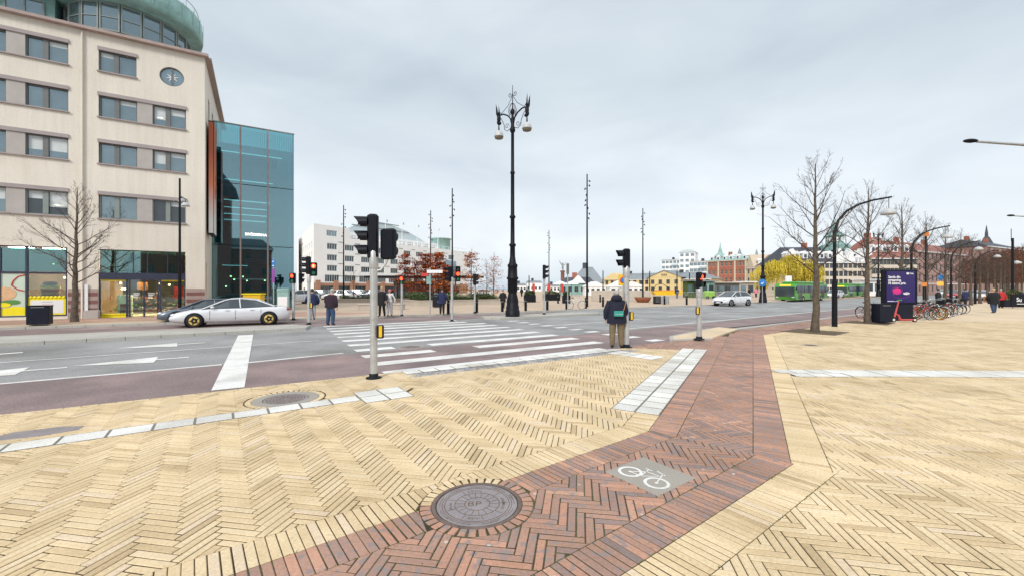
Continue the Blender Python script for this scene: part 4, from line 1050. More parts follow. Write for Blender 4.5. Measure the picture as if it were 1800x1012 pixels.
MB().box((GBW/2, .0, GBH+.03), (GBW+.1, .12, .08)).build('coping', M['frame_green'], gb)
dk = MB(); dk.box((GBW/2, GBD+.1, GBH/2), (GBW, .1, GBH)); dk.box((-.05, GBD/2, GBH/2), (.1, GBD, GBH)); dk.box((GBW/2, GBD/2, .05), (GBW, GBD, .1)); dk.build('inner_wall', M['interior_dark'], gb)
for z in (3.6, 6.9, 8.4, 10.1, 12.2): MB().box((GBW/2-.5, 3.4, z+.14), (GBW-1.1, 3.0, .2)).build('floor_slab', M['frame_green'], gb)
for z, xa, xb in ((12.1, .5, 4.5), (10.0, .75, 3.9), (8.45, .7, 3.7), (7.9, .7, 3.6), (7.4, .7, 3.5), (6.95, .7, 3.4), (3.5, .6, 2.2)):
    MB().box(((xa+xb)/2, .7, z), (xb-xa, .05, .045)).build('ceiling_light', M['lamp_and_letter_glow'], gb)
for k in range(40): MB().box((.15+k*.127, .3, 13.1), (.03, .02, 1.4)).build('louvre', M['copper_pale'], gb)
MB().box((2.5, .6, 4.45), (2.2, .3, .25)).build('beam', M['copper'], gb)
for k in range(7): MB().box((2.6, .8, 3.0+k*.17), (1.4, .04, .05)).build('blind_slat', M['pale_blue'], gb)
o = text('BRÖDERNAS', .27, M['lamp_and_letter_glow'], 'lettering', gb, (2.05, -.08, 5.75), depth=.02, bold=.003)  # letters share the light strips' glow so they read bright white
fd = random.Random(3)
for k in range(14): MB().bevbox((fd.uniform(.4, 5), fd.uniform(.6, 3), fd.uniform(.3, 1.6)), (fd.uniform(.2, .6), .4, fd.uniform(.2, .7)), .03).build('furniture', M[fd.choice(('yellow_sheet', 'pier', 'navy', 'green'))], gb)
for k in range(6): MB().ball((fd.uniform(.4, 5), fd.uniform(.8, 3), fd.uniform(1.9, 2.8)), .06, 8, 6).build('pendant_lamp', M['warm_lamp'], gb)
# ---- white hotel
HO = (-45.2, 96.0); HAg = R(57.6)
ht = thing('hotel', 'long white hotel with small paired windows and brown stone ground floor across the square', 'building', (*HO, 0), HAg)
Lh, Hh = 56, 16.5
t_of = [4.7+4.78*i for i in range(10)]
holes = [(3.2, 6.0, 13.5, 15.0)]
hc = MB()
for r_i, z in enumerate((10.9, 8.25, 5.75)):
    for i, t in enumerate(t_of):
        holes.append((t-1.35, t+1.35, z, z+1.45))
for i, t in enumerate(t_of[:9]): holes.append((t-1.9, t+1.9, 3.2, 4.9))
for i in range(11): holes.append((1.5+i*4.7, 5.0+i*4.7, .1, 2.35))
big = [h for h in holes if h[3] < 2.5]; mid = [h for h in holes if h[3] >= 2.5]
wall_grid(hc, (0, 0), 0, Lh, 14.0, [h for h in mid if h[3] < 14], .3, z0=3.0)
wall_grid(hc, (0, 0), 0, 9.5, Hh, [(3.2, 6.0, 14.02, 15.4)], .3, z0=14.0)
sh = grid_holes(3, 4.6, 8, 1.6, (3.6, 6.2, 8.8, 11.2), 1.5)
wall_grid(hc, (-20.6*math.cos(R(63)), 35*math.sin(R(63))*1.0), R(-63)+0, 1, 1, [], .1) if False else None
sa_ = R(122)-HAg
ca_, sn_ = unit(sa_); Ls = 40.0
wall_grid(hc, (ca_*Ls, sn_*Ls), sa_+math.pi, Ls, Hh, [(Ls-b, Ls-a, c, d) for a, b, c, d in sh], .3)
hc.add([(0, 0, Hh-.05), (9.5, 0, Hh-.05), (9.5, 14, Hh-.05), (ca_*Ls+2, sn_*Ls, Hh-.05), (ca_*Ls, sn_*Ls, Hh-.05)], [(0, 1, 2, 3, 4)]); hc.add([(ca_*Ls, sn_*Ls, 0), (9.5, 22, 0), (9.5, 22, Hh), (ca_*Ls, sn_*Ls, Hh)], [(0, 1, 2, 3)]); hc.add([(9.5, 0, 14), (Lh, 0, 14), (Lh, 22, 14), (9.5, 22, 14)], [(0, 1, 2, 3)])
hc.add([(9.5, 0, 14), (9.5, 20, 14), (9.5, 20, Hh), (9.5, 0, Hh)], [(0, 1, 2, 3)]); hc.add([(Lh, 0, 0), (Lh, 22, 0), (Lh, 22, 14), (Lh, 0, 14)], [(0, 1, 2, 3)])
hc.build('wall', M['white'], ht)
st_ = MB(); wall_grid(st_, (0, -.05), 0, Lh, 3.0, big, .4); 
for i in range(12): st_.box((.9+i*4.7, -.2, 1.8), (1.1, .3, 3.6 if i < 8 else 3.0))
st_.build('ground_floor', M['hotel_stone'], ht)
put_windows(ht, (0, 0), 0, [h for h in mid if h[3] < 14 and h[1]-h[0] < 3], 4, 1, 'pale_blue', 'pane_dark', .18, .12)
put_windows(ht, (0, 0), 0, [(3.2, 6.0, 14.02, 15.4)], 4, 1, 'pale_blue', 'pane', .18, .12)
put_windows(ht, (0, 0), 0, [h for h in mid if h[1]-h[0] > 3], 6, 1, 'pale_blue', 'pane_dark', .18, .12)
put_windows(ht, (0, -.05), 0, big, 3, 1, 'frame', 'pane_dark', .3, .12)
for h_ in sh:
    x_ = (h_[0]+h_[1])/2; nx_, ny_ = math.sin(sa_+math.pi), -math.cos(sa_+math.pi)
    MB().box((0, 0, .75), (1.5, .06, 1.5)).build('window', M['pane'], ht, (ca_*x_-nx_*.25, sn_*x_-ny_*.25, h_[2]), sa_)
at_ = MB(); at_.box((30, 9, 14.9), (40, 13, 1.9)); at_.build('attic_storey', M['white'], ht)
put_windows(ht, (0, 2.52), 0, grid_holes(12, 3.2, 11, 1.8, (14.4,), .8), 2, 1, 'frame', 'pane', -.02)
ba_ = [(9.5, 15.6), (12, 17.2), (15, 18.6), (18.5, 19.6), (22, 19.9), (27, 19.6), (32, 18.7), (37, 17.2), (41, 15.6)]
MB().xprism([(x, z) for x, z in ba_], 4, 16, axis='y').build('glass_vault', M['pale_blue'], ht)
for i in range(2): MB().box((23, 3.9, 18.2+i*1.6), (20-i*8, .12, .25)).build('vault_rib', M['roof_grey'], ht)
for x in (22, 28, 34, 39, 43):
    MB().cyl((x, 1.5, 14), (x, 1.5, 21), .12, .07, 6).build('flagpole', M['flat_white'], ht); MB().box((x+.6, 1.5, 20.2), (1.1, .04, .7), .5).build('flag', M['flat_white' if x % 2 else 'pale_blue'], ht)
MB().lathe([(3.2, 14), (3.2, 17.5), (3.6, 17.6), (3.4, 17.9), (.1, 18.1)], (47, 4, 0), 14).build('glass_lantern', M['copper_pale'], ht)
MB().bevbox((46.5, -.6, 8.0), (5, 1.2, 5), .3).build('entrance_glazing', M['pane'], ht)
rail = MB(); rail.tube([(10, .3, 14.9), (Lh, .3, 14.9)], .06, 4); [rail.cyl((10+k*2.3, .3, 14), (10+k*2.3, .3, 14.9), .05, n=4) for k in range(20)]; rail.build('railing', M['flat_white'], ht)
for z in (4.95, 7.9, 10.55, 13.1): 
    for i in range(9): MB().box((t_of[i]+2.3, -.03, z-.3), (1.4, .06, .12)).build('facade_groove', M['frame'], ht)

# ---- generic far house
def far_house(name, label, cat, a, b, zt, D, wall, floors, cols, roof, rh, win=('frame', 'pane_dark'), ww=1.1, wh=1.6, roof_over=.4, first=None, cornice=True, gable=False, base='plaza', wcols=2, dormers=0, hip=2.0, pil=False):
    """a, b: ground ends of the street front, left to right seen from the square"""
    dx, dy = b[0]-a[0], b[1]-a[1]; L = math.hypot(dx, dy); ang = math.atan2(dy, dx)
    t = thing(name, label, cat, (*a, 0), ang)
    fh = zt/floors; hs = []
    for f in range(floors):
        for c in range(cols):
            x = L*(c+.5)/cols; hs.append((x-ww/2, x+ww/2, f*fh+fh*.28, f*fh+fh*.28+min(wh, fh*.62)))
    mb = MB(); wall_grid(mb, (0, 0), 0, L, zt, hs, .25)
    mb.add([(0, 0, 0), (0, D, 0), (0, D, zt), (0, 0, zt)], [(0, 3, 2, 1)]); mb.add([(L, 0, 0), (L, D, 0), (L, D, zt), (L, 0, zt)], [(0, 1, 2, 3)]); mb.add([(0, D, 0), (L, D, 0), (L, D, zt), (0, D, zt)], [(0, 3, 2, 1)])
    mb.build('wall', M[wall], t)
    put_windows(t, (0, 0), 0, hs, wcols, 2, win[0], win[1], .15, .08)
    if cornice:
        MB().box((L/2, -.15, zt-.15), (L+.4, .4, .3)).build('cornice', M['flat_white'] if wall != 'brick_wall' else M['beige_wall'], t)
        MB().box((L/2, -.06, fh*1.02), (L, .16, .2)).build('string_course', M['flat_white'] if wall != 'brick_wall' else M['beige_wall'], t)
    o = roof_over; y0, y1 = -o, D+o
    r = MB(); h = hip
    r.add([(-o, y0, zt), (L+o, y0, zt), (L+o, y1, zt), (-o, y1, zt), (h, D*.5-h*0, zt+rh), (L-h, D*.5, zt+rh)], [(0, 1, 5, 4), (1, 2, 5), (2, 3, 4, 5), (3, 0, 4), (0, 3, 2, 1)])
    r.build('roof', M[roof], t)
    for k in range(dormers):
        x = L*(k+.5)/dormers; d_ = MB(); yy = D*.5*.35; d_.box((x, yy, zt+rh*.38), (1.3, 2.2, 1.4)); d_.xprism([(x-.85, zt+rh*.38+.7), (x+.85, zt+rh*.38+.7), (x, zt+rh*.38+1.4)], yy-1.15, yy+1.2, axis='y'); dd = d_.build('dormer', M['flat_white'], t)
        MB().box((x, yy-1.12, zt+rh*.38), (.7, .05, .9)).build('window', M['pane_dark'], dd)
    for k in range(max(1, int(L/14))):
        x = L*(k+.4)/max(1, int(L/14)); MB().box((x, D*.5, zt+rh+.4), (1.2, .9, 1.6)).build('chimney', M['brick_wall' if roof != 'roof_grey' else 'roof_dark'], t)
    return t, L
P_ = lambda u, Y: (X_at(u, Y), Y)
# yellow customs house: two wings and a gabled middle
yh, L = far_house('yellow_house', 'long pale yellow two storey house with grey roof and pedimented middle by the harbour', 'building', P_(1062, 165), P_(1250, 138), 6.4, 12, 'yellow_wall', 2, 17, 'roof_grey', 3.2, ww=1.2, wh=1.9, hip=5)
cx = L*.62; g = MB(); g.box((cx, -.6, 3.6), (11.5, 1.6, 7.2)); g.xprism([(cx-6.2, 7.2), (cx+6.2, 7.2), (cx, 10.2)], -1.5, 6, axis='y'); g.build('pediment', M['yellow_wall'], yh)
for i in range(3): MB().box((cx-.7+i*.7, -1.55, 8.2), (.35, .1, .9)).build('window', M['pane_dark'], yh)
for z in (1.1, 4.3):
    for i in range(4): link('window', win_mesh(1.2, 1.8, 2, 2, M['frame'], M['pane_dark'], .08), yh, (cx-4.2+i*2.8, -1.46, z), 0)
g = MB(); g.xprism([(-.5, 6.4), (9, 6.4), (4.2, 9.8)], -.9, 6, axis='y'); g.build('gable', M['yellow_wall'], yh)
for z in (8.9, 6.5): pass
g = MB(); g.xprism([(cx-6.6, 7.1), (cx+6.6, 7.1), (cx, 10.55), (cx, 10.25), (cx-6.2, 7.15)], -1.7, 6.2, axis='y'); 
MB().xprism([(cx-6.9, 7.0), (cx-6.2, 7.0), (cx, 10.1), (cx+6.2, 7.0), (cx+6.9, 7.0), (cx, 10.5)], -1.8, 6, axis='y').build('gable_roof', M['roof_grey'], yh)
yh.scale = (1, 1, .77)
# modern pale apartments behind
def slab(label, a, b, H, D, n, f, balc=True):
    t, L = far_house('apartment_block', label, 'building', a, b, H, D, 'white', f, n, 'roof_grey', .5, win=('pale_blue', 'pane'), ww=1.8, wh=1.6, cornice=False, hip=.5)
    if balc:
        for k in range(f-1):
            MB().box((L*.72, -.7, H/f*(k+1)), (3.2, 1.4, .9)).build('balcony', M['pale_blue'], t)
    return t
slab('white modern apartment block with balconies furthest left behind the yellow house', P_(1163, 245), P_(1196, 238), 18, 14, 5, 6)
tt = slab('pale apartment tower with a curved roof rising between two white blocks', P_(1194, 236), P_(1222, 232), 21.5, 14, 3, 7, False)
MB().xprism([(0, 21.4), (8.6, 21.4), (7.4, 22.6), (4.3, 23.2), (1.2, 22.6)], 0, 10, axis='y').build('curved_roof', M['pale_blue'], tt)
slab('white apartment block with teal balconies directly left of the red brick hotel', P_(1212, 215), P_(1246, 208), 15.2, 14, 5, 5)
# red brick hotel
rbk, L = far_house('brick_building', 'red brick palace with pale window trim, grey roof and corner spire', 'building', P_(1243, 172), P_(1312, 160), 12.6, 14, 'brick_wall', 4, 9, 'copper_pale', 2.6, win=('beige_wall', 'pane_dark'), ww=1.0, wh=1.8, dormers=6, hip=3)
MB().lathe([(1.9, 12.3), (1.9, 14.5), (2.3, 14.6), (1.5, 15.6), (.8, 16.2), (.7, 17), (.25, 18.5), (.05, 20.5)], (3.4, 4, 0), 8, smooth=False).build('corner_spire', M['copper_pale'], rbk)
for x in (.2, 4.6, L-4.2, L-.2): MB().box((x, -.08, 6.3), (.6, .25, 12.6)).build('pilaster', M['beige_wall'], rbk)
for k, (u, v, lab) in enumerate(((1300, 436, 'distant grey green pyramid spire left of the beige houses'), (1330, 438, 'distant pale pyramid spire just right of another above the roofs'))):
    Y = 300; H = Z_at(v, Y); w = 5.2 if k == 0 else 4
    sp = thing('distant_tower', lab, 'tower', (X_at(u, Y), Y, 0)); MB().box((0, 0, H*.36), (w, w, H*.72)).build('shaft', M['beige_wall'], sp)
    MB().lathe([(w*.95, H*.72), (w*.5, H*.82), (w*.3, H*.86), (.1, H)], (0, 0, 0), 4, smooth=False).build('spire', M['roof_grey'], sp)
# beige house with large brown roof
bh, L = far_house('corner_house', 'beige three storey house with a big brown tiled roof behind the willow', 'building', P_(1312, 160), P_(1400, 133), 9.4, 14, 'beige_wall', 3, 10, 'roof_brown', 4.8, dormers=3, hip=1.0)
MB().xprism([(-.2, 9.4), (5.2, 9.4), (2.6, 14.2)], -.3, 8, axis='y').build('gable', M['beige_wall'], bh)
# cream long house with dark mansard and white gables
ch, L = far_house('mansard_house', 'long cream stone house with dark mansard roof, white scrolled gables and green dome', 'building', P_(1385, 112), P_(1532, 111), 8.6, 14, 'cream_wall', 4, 18, 'roof_dark', 4.6, ww=1.0, wh=1.5, dormers=10, hip=2)
for x in (1.2, L*.62, L*.74, L*.88, L*.97):
    MB().xprism([(x-1.3, 8.6), (x+1.3, 8.6), (x+1.1, 9.8), (x+.6, 10.4), (x+.5, 11.4), (x, 12.2), (x-.5, 11.4), (x-.6, 10.4), (x-1.1, 9.8)], -.35, 1.2, axis='y').build('scrolled_gable', M['white'], ch)
sp = MB(); sp.lathe([(3.4, 12), (3.6, 13.4), (2.2, 14.0), (2.0, 14.2), (2.0, 15.8), (2.6, 16.0), (1.5, 17), (.9, 17.6), (.8, 18.3), (.3, 19.4), (.05, 20.6)], (L*.72, 5, 0), 8, smooth=False); sp.build('dome', M['copper'], ch)
for k in range(4):
    a = math.pi+math.pi/8+k*math.pi/4; MB().box((L*.72+1.95*math.cos(a), 5+1.95*math.sin(a), 15), (.12, .9, 1.2), a).build('lantern_window', M['flat_white'], ch)
# red roofed brick houses further along the street
rh1, L = far_house('red_roof_house', 'brick and cream house with a high red tiled roof behind the row of plane trees', 'building', P_(1533, 110), P_(1612, 110), 9.6, 14, 'cream_wall', 4, 12, 'roof_red', 6.2, ww=1.0, wh=1.5, dormers=4, hip=4)
rh2, L = far_house('red_brick_house', 'pink brick four storey house with a low red roof further down the street', 'building', P_(1613, 110.5), P_(1742, 135), 11.6, 14, 'pink_wall', 4, 20, 'roof_red', 3.4, ww=1.1, wh=1.6, hip=2)
st2 = thing('church_tower', 'slender dark tower tip at the far end of the street above the tree tops', 'tower', (X_at(1734, 170), 170, 0)); MB().box((0, 0, 9), (4.5, 4.5, 18)).build('shaft', M['pink_wall'], st2); MB().lathe([(3.3, 18), (1.2, 22), (.7, 22.5), (.6, 24), (.08, 27)], (0, 0, 0), 4, smooth=False).build('spire', M['roof_dark'], st2)
far_house('street_end_house', 'reddish apartment house closing the view at the end of the tree lined pavement', 'building', P_(1735, 122), P_(1800, 135), 14, 12, 'pink_wall', 4, 9, 'roof_dark', 2.5, hip=2)
# low dark roofed harbour pavilion
pvn, L = far_house('harbour_pavilion', 'low dark green harbour pavilion with broad hipped grey roof', 'building', P_(1004, 118), P_(1060, 116), 3.2, 9, 'copper', 1, 6, 'roof_grey', 4.6, ww=1.0, wh=1.4, hip=3, cornice=False)
pv2, L = far_house('harbour_pavilion', 'small green pavilion with a white fronted gable, left of the broad hipped roof', 'building', P_(985, 108), P_(1042, 106), 3.0, 7, 'copper', 1, 5, 'roof_dark', 1.6, ww=1.0, wh=1.3, hip=1, cornice=False)
MB().xprism([(2.5, 3.0), (6.5, 3.0), (4.5, 5.0)], -.6, 3, axis='y').build('gable', M['white'], pv2)
# low white harbour houses on the left, sea side
for i, (u0, u1, Y, H, lab) in enumerate(((903, 925, 210, 3.2, 'low white harbour shed at the water, leftmost'), (926, 952, 215, 4.6, 'small white ferry terminal with stepped roof at the water'), (960, 985, 200, 2.6, 'flat pale harbour kiosk right of the white ferry terminal'))):
    far_house('harbour_house', lab, 'building', P_(u0, Y), P_(u1, Y), H, 6, 'white', 1, 4, 'roof_grey', 1.0, ww=1.0, wh=1.2, hip=.5, cornice=False)
# tower building behind the viewer that the glass box mirrors
rt_, L = far_house('tower_house', 'tall pale building with a steep dark spire mirrored in the glass box', 'building', (26, -38), (6, -50), 11.5, 16, 'brown_stone', 3, 7, 'roof_dark', 3, hip=2)
tw = MB(); tw.box((L*.5, -.5, 11.5), (6.5, 6.5, 23)); tw.build('tower_shaft', M['brown_stone'], rt_); MB().lathe([(4.9, 23), (4.2, 25.5), (1.6, 29), (1.3, 30), (.1, 37)], (L*.5, -.5, 0), 4, smooth=False).build('spire', M['roof_dark'], rt_)
# ------------------------------------------------------------ street furniture
M['lens_red'] = pmat('lit_red_lens', (.8, .05, .02), .4, var=0, emit=(1, .05, .015), estr=3.5)
M['lens_white'] = pmat('lit_signal_figure', (1, .6, .4), .4, var=0, emit=(1, .55, .3), estr=5)
M['lens_dark'] = pmat('unlit_lens', (.03, .035, .04), .15, var=.1)
M['lens_green'] = pmat('dark_green_lens', (.02, .16, .09), .15, var=.1)
M['sign_yellow'] = pmat('yellow_button_box', (.80, .50, .02), .45, var=.05)
M['sign_blue'] = pmat('blue_sign', (.02, .20, .55), .45, var=.05)
M['rust_bowl'] = pmat('corten_planter', (.26, .09, .04), .8, var=.25, scale=3)
M['concrete'] = pmat('pale_concrete_seat', (.50, .44, .37), .85, var=.08, scale=1, fine=.08)
M['leaf_green'] = pmat('low_shrub_leaves', (.07, .11, .03), .9, var=.45, scale=6)
M['milk_glass'] = pmat('white_enamel_shade', (.52, .53, .53), .4, var=.06)
M['shade_under'] = pmat('lamp_shade_inside', (.22, .19, .13), .6, var=.1)
PZ0 = .09
def half_hood(mb, c, d, r, L, mi=0):
    """sun visor: a half tube with a cut away underside, opening in direction d (x-y unit vector)"""
    n = 10; sx, sy = -d[1], d[0]; vs = []
    for k, (l, rr) in enumerate(((0, r), (L, r*.98))):
        for i in range(n+1):
            a = math.pi*(-.18+1.36*i/n); x = rr*math.cos(a); z = rr*math.sin(a); ll = l if k == 0 else L*(.62+.38*max(0, math.sin(a)))
            vs.append((c[0]+d[0]*ll+sx*x, c[1]+d[1]*ll+sy*x, c[2]+z))
    m_ = n+1
    vs2 = [((p[0]-c[0])*1.0+c[0], p[1], p[2]-.006) for p in vs]
    mb.add(vs, [(i, i+1, m_+i+1, m_+i) for i in range(n)], mi, True); mb.add(vs2, [(i+1, i, m_+i, m_+i+1) for i in range(n)], mi, True)
def signal_head(parent, c, facing, lamps=3, lit=None, w=.28, pitch=.31, hood=.26, figure=False, depth=.2):
    """c: centre of the housing; facing: heading of the lenses"""
    d = unit(facing); H = lamps*pitch+.04
    h = MB(); h.bevbox((0, 0, 0), (w, depth, H), .035); body = h.build('signal_head', M['black'], parent, c, facing+math.pi/2)
    # local frame of the housing: lenses look to -y
    for i in range(lamps):
        z = (lamps-1)/2*pitch-i*pitch
        mt = 'lens_red' if lit == i else ('lens_dark' if i != lamps-1 else 'lens_green')
        MB().lathe([(.1, 0), (.085, .012), (.05, .022), (.002, .026)], (0, 0, 0), 16).build('lens', M[mt], body, (0, -depth/2, z), None, (R(90), 0, 0))
        hb = MB(); half_hood(hb, (0, 0, 0), (0, -1), .118, hood); hb.build('visor', M['black'], body, (0, -depth/2, z))
        if lit == i and figure: MB().bevbox((0, 0, 0), (.035, .012, .12), .008).build('lit_figure', M['lens_white'], body, (0, -depth/2-.03, z))
    return body
def button_box(parent, c, facing, style='yellow'):
    b = MB(); b.bevbox((0, 0, 0), (.13, .11, .26), .015); o = b.build('push_button_box', M['dark_navy'], parent, c, facing+math.pi/2)
    MB().box((0, -.058, .01), (.06, .01, .22)).build('button_plate', M['sign_yellow'], o)
    if style == 'blue':
        MB().box((0.066, 0, .03), (.006, .09, .16)).build('blue_plate', M['sign_blue'], o); MB().box((.067, 0, -.09), (.008, .09, .05)).build('base_plate', M['sign_yellow'], o)
        MB().box((-0.066, 0, .03), (.006, .09, .16)).build('blue_plate', M['sign_blue'], o)
    return o
def signal_pole(label, loc, top, r=.065, z=0.0, collar=True):
    t = thing('traffic_light', label, 'traffic light', (loc[0], loc[1], z), 0, 'traffic lights round the crossing')
    MB().cyl((0, 0, 0), (0, 0, top), r, n=20).build('pole', M['galv'], t)
    b = MB(); b.lathe([(r*2.1, 0), (r*2.1, .02), (r*1.25, .03), (r*1.2, .09), (r*1.02, .1)], (0, 0, 0), 20); b.build('foot', M['black_paint'], t)
    if collar: MB().lathe([(r*1.18, top-.02), (r*1.25, top), (r*1.25, top+.30), (r*1.0, top+.34)], (0, 0, 0), 16).build('collar', M['galv'], t)
    return t
# nearest signal: Y 8.4
p = G(657, 664); Yp = p[1]
s1 = signal_pole('tall traffic light closest to the camera with two black heads on a steel pole', p, Z_at(470, Yp), .073)
signal_head(s1, (-.02, .02, Z_at(416, Yp)), R(190), 3, None, w=.2, pitch=.285, hood=.27, depth=.21)
signal_head(s1, (X_at(682, Yp)-p[0], .03, Z_at(429, Yp)), R(72), 2, None, w=.33, pitch=.29, hood=.16, depth=.14)
br = MB(); br.tube([(.03, 0, Z_at(476, Yp)), (.14, .01, Z_at(474, Yp)), (.24, .03, Z_at(462, Yp)), (.27, .03, Z_at(455, Yp))], .022, 8); br.build('bracket', M['galv'], s1)
button_box(s1, (X_at(670, Yp)-p[0], -.04, Z_at(582, Yp)), R(-75))
# second, left median end
p = G(543, 573, .0); Yp = p[1]
s2 = signal_pole('traffic light with lit red figure at the median end beside the person in jeans', p, Z_at(500, Yp), .07, .09)
signal_head(s2, (-.02, 0, Z_at(470, Yp)), R(190), 3, None, w=.22, pitch=.27, hood=.27)
signal_head(s2, (X_at(551.5, Yp)-p[0], -.02, Z_at(475, Yp)-.05), R(-68), 2, 0, w=.32, pitch=.30, hood=.1, figure=True, depth=.16)
button_box(s2, (X_at(548.5, Yp)-p[0], -.05, Z_at(540, Yp)), R(-80))
p = G(516, 562, .09); Yp = p[1]
s3 = signal_pole('low traffic light with glowing red lamp in front of the glass box', p, Z_at(502, Yp), .07, .09)
signal_head(s3, (-.03, -.02, Z_at(492, Yp)), R(-95), 2, 0, w=.30, pitch=.26, hood=.1, depth=.16); signal_head(s3, (.35, .05, Z_at(492, Yp)), R(30), 2, None, w=.3, pitch=.26, hood=.12, depth=.18)
p = G(706.3, 555, .09); Yp = p[1]
s4 = signal_pole('slim traffic light with a red lamp beside the pink hatted pedestrian', p, Z_at(503, Yp), .07, .09)
signal_head(s4, (0, 0, Z_at(495.5, Yp)), R(-95), 2, 0, w=.26, pitch=.24, hood=.1, depth=.16)
p = G(794.5, 564, RZ); Yp = p[1]
s5 = signal_pole('traffic light with twin dark heads in front of the orange trees', p, Z_at(497, Yp), .07, RZ)
signal_head(s5, (X_at(791, Yp)-p[0], 0, Z_at(481, Yp)), R(200), 3, None, w=.24, pitch=.27, hood=.22); signal_head(s5, (X_at(805, Yp)-p[0], .0, Z_at(480.5, Yp)), R(-80), 3, 1, w=.27, pitch=.27, hood=.12, depth=.16)
p = G(834.5, 549.5, .09); Yp = p[1]
s6 = signal_pole('small traffic light facing right, between the orange trees and the big lamp post', p, Z_at(504, Yp), .065, .09)
signal_head(s6, (0, 0, Z_at(493.5, Yp)), R(-8), 3, None, w=.24, pitch=.25, hood=.2)
p = G(956.5, 552, .09); Yp = p[1]
s7 = signal_pole('traffic light facing right on the median just right of the big lamp post', p, Z_at(495, Yp), .065, .09)
signal_head(s7, (0, 0, Z_at(480.5, Yp)), R(-5), 3, None, w=.26, pitch=.29, hood=.24)
p = G(1101, 610); Yp = p[1]
s8 = signal_pole('traffic light with a two lamp head directly beside the pedestrian in the navy coat', p, Z_at(486, Yp), .085)
signal_head(s8, (.0, 0, Z_at(455, Yp)), R(182), 2, None, w=.2, pitch=.285, hood=.22, depth=.2)
button_box(s8, (X_at(1108.5, Yp)-p[0], -.03, Z_at(555, Yp)), R(-80), 'blue')
p = G(1229, 595.5, .05); Yp = p[1]
s9 = signal_pole('traffic light with red lamp on the small island beside the brick cycle path', p, Z_at(523, Yp), .085, .05)
signal_head(s9, (0, 0, Z_at(496, Yp)), R(-60), 2, 0, w=.22, pitch=.28, hood=.15, depth=.16)
button_box(s9, (X_at(1225, Yp)-p[0], -.06, Z_at(548, Yp)), R(-110), 'blue')
# ornate candelabra lamps
def scroll(cx, cz, r, turns, a0, dir_=1, n=14): return [(cx+r*(1-.75*i/n)*math.cos(a0+dir_*turns*2*math.pi*i/n), 0, cz+r*(1-.75*i/n)*math.sin(a0+dir_*turns*2*math.pi*i/n)) for i in range(n+1)]
def ornate_lamp(label, loc, rz):
    t = thing('ornate_lamp_post', label, 'lamp post', (loc[0], loc[1], PZ0), rz, 'black cast iron lamp posts with griffins')
    b = MB(); b.lathe([(.44, 0), (.44, .35), (.40, .38), (.40, .62), (.36, .66), (.36, .95), (.27, 1.35), (.25, 1.42), (.30, 1.5), (.30, 2.2), (.36, 2.25), (.36, 2.33), (.30, 2.4), (.28, 2.95), (.31, 3.02), (.31, 3.1), (.22, 3.2), (.16, 3.6), (.15, 4.2), (.21, 4.26), (.21, 4.34), (.13, 4.42), (.12, 5.9), (.18, 5.96), (.18, 6.05), (.115, 6.12), (.11, 8.6), (.145, 8.65), (.145, 8.72), (.1, 8.8), (.095, 11.1), (.16, 11.2), (.17, 11.32), (.11, 11.5), (.08, 12.1), (.06, 12.4)], (0, 0, 0), 16); b.build('column', M['black_paint'], t)
    cr_ = MB(); cr_.cyl((0, 0, 12.3), (0, 0, 14.0), .035, .015, 6)
    for s in (-1, 1):
        cr_.tube([(x, 0, z) for x, y, z in scroll(s*.18, 13.45, .16, 1.2, 0 if s < 0 else math.pi, s)], .018, 5)
        dz = 0
        cr_.tube([(s*.05, 0, 13.3), (s*.35, 0, 12.85), (s*.85, 0, 12.5), (s*1.0, 0, 12.4)], .016, 5)
        cr_.tube([(s*.06, 0, 11.6), (s*.16, 0, 12.0), (s*.38, 0, 12.25), (s*.72, 0, 12.42), (s*1.02, 0, 12.42)], .045, 6)
        cr_.tube([(s*.1, 0, 11.45), (s*.4, 0, 11.3), (s*.62, 0, 11.45), (s*.66, 0, 11.75), (s*.9, 0, 12.2)], .02, 5)
        cr_.tube([(x, 0, z) for x, y, z in scroll(s*.42, 11.6, .17, 1.1, 0, -s)], .016, 5)
    for k in range(8):
        a = k*math.pi/4; cr_.tube([(.2*math.cos(a), .2*math.sin(a), 12.1), (.26*math.cos(a), .26*math.sin(a), 12.5), (.12*math.cos(a), .12*math.sin(a), 12.85), (0, 0, 12.9)], .012, 4)
    cr_.ball((0, 0, 12.38), (.13, .13, .22), 10, 8); cr_.build('crown', M['black_paint'], t)
    for s in (-1, 1):
        g = MB(); x = s*1.08
        g.ball((x, 0, 12.22), (.13, .11, .30), 10, 8); g.ball((x-s*.02, 0, 12.55), (.09, .07, .12), 8, 6); g.cyl((x-s*.05, 0, 12.58), (x-s*.2, 0, 12.52), .035, .01, 6)
        for y in (-.07, .07): g.add([(x+s*.02, y, 12.2), (x+s*.14, y*1.6, 12.5), (x+s*.13, y*2, 13.15), (x+s*.02, y*1.4, 12.75), (x+s*.02, y*.6, 12.45)], [(0, 1, 2, 3, 4), (4, 3, 2, 1, 0)])
        g.ball((x-s*.04, 0, 11.92), (.16, .1, .1), 8, 6); g.ball((x+s*.05, 0, 12.0), (.10, .09, .14), 8, 6); g.cyl((x, 0, 11.9), (x, 0, 11.5), .03, .05, 8); g.build('griffin', M['black_paint'], t)
        l_ = MB(); l_.lathe([(.06, 11.5), (.10, 11.47), (.2, 11.4), (.27, 11.28), (.29, 11.12)], (x, 0, 0), 18); l_.f = l_.f[:-1]; l_.m = l_.m[:-1]; l_.sm = l_.sm[:-1]
        lo = l_.build('lamp_shade', M['milk_glass'], t); MB().lathe([(.285, 11.12), (.25, 11.0), (.12, 10.95), (.01, 10.95)], (x, 0, 0), 16).build('diffuser', M['shade_under'], lo)
    return t
lp = ornate_lamp('tall black cast iron lamp post with griffins on the median, in the middle of the view', G(901, 555.5, .09), R(-38))
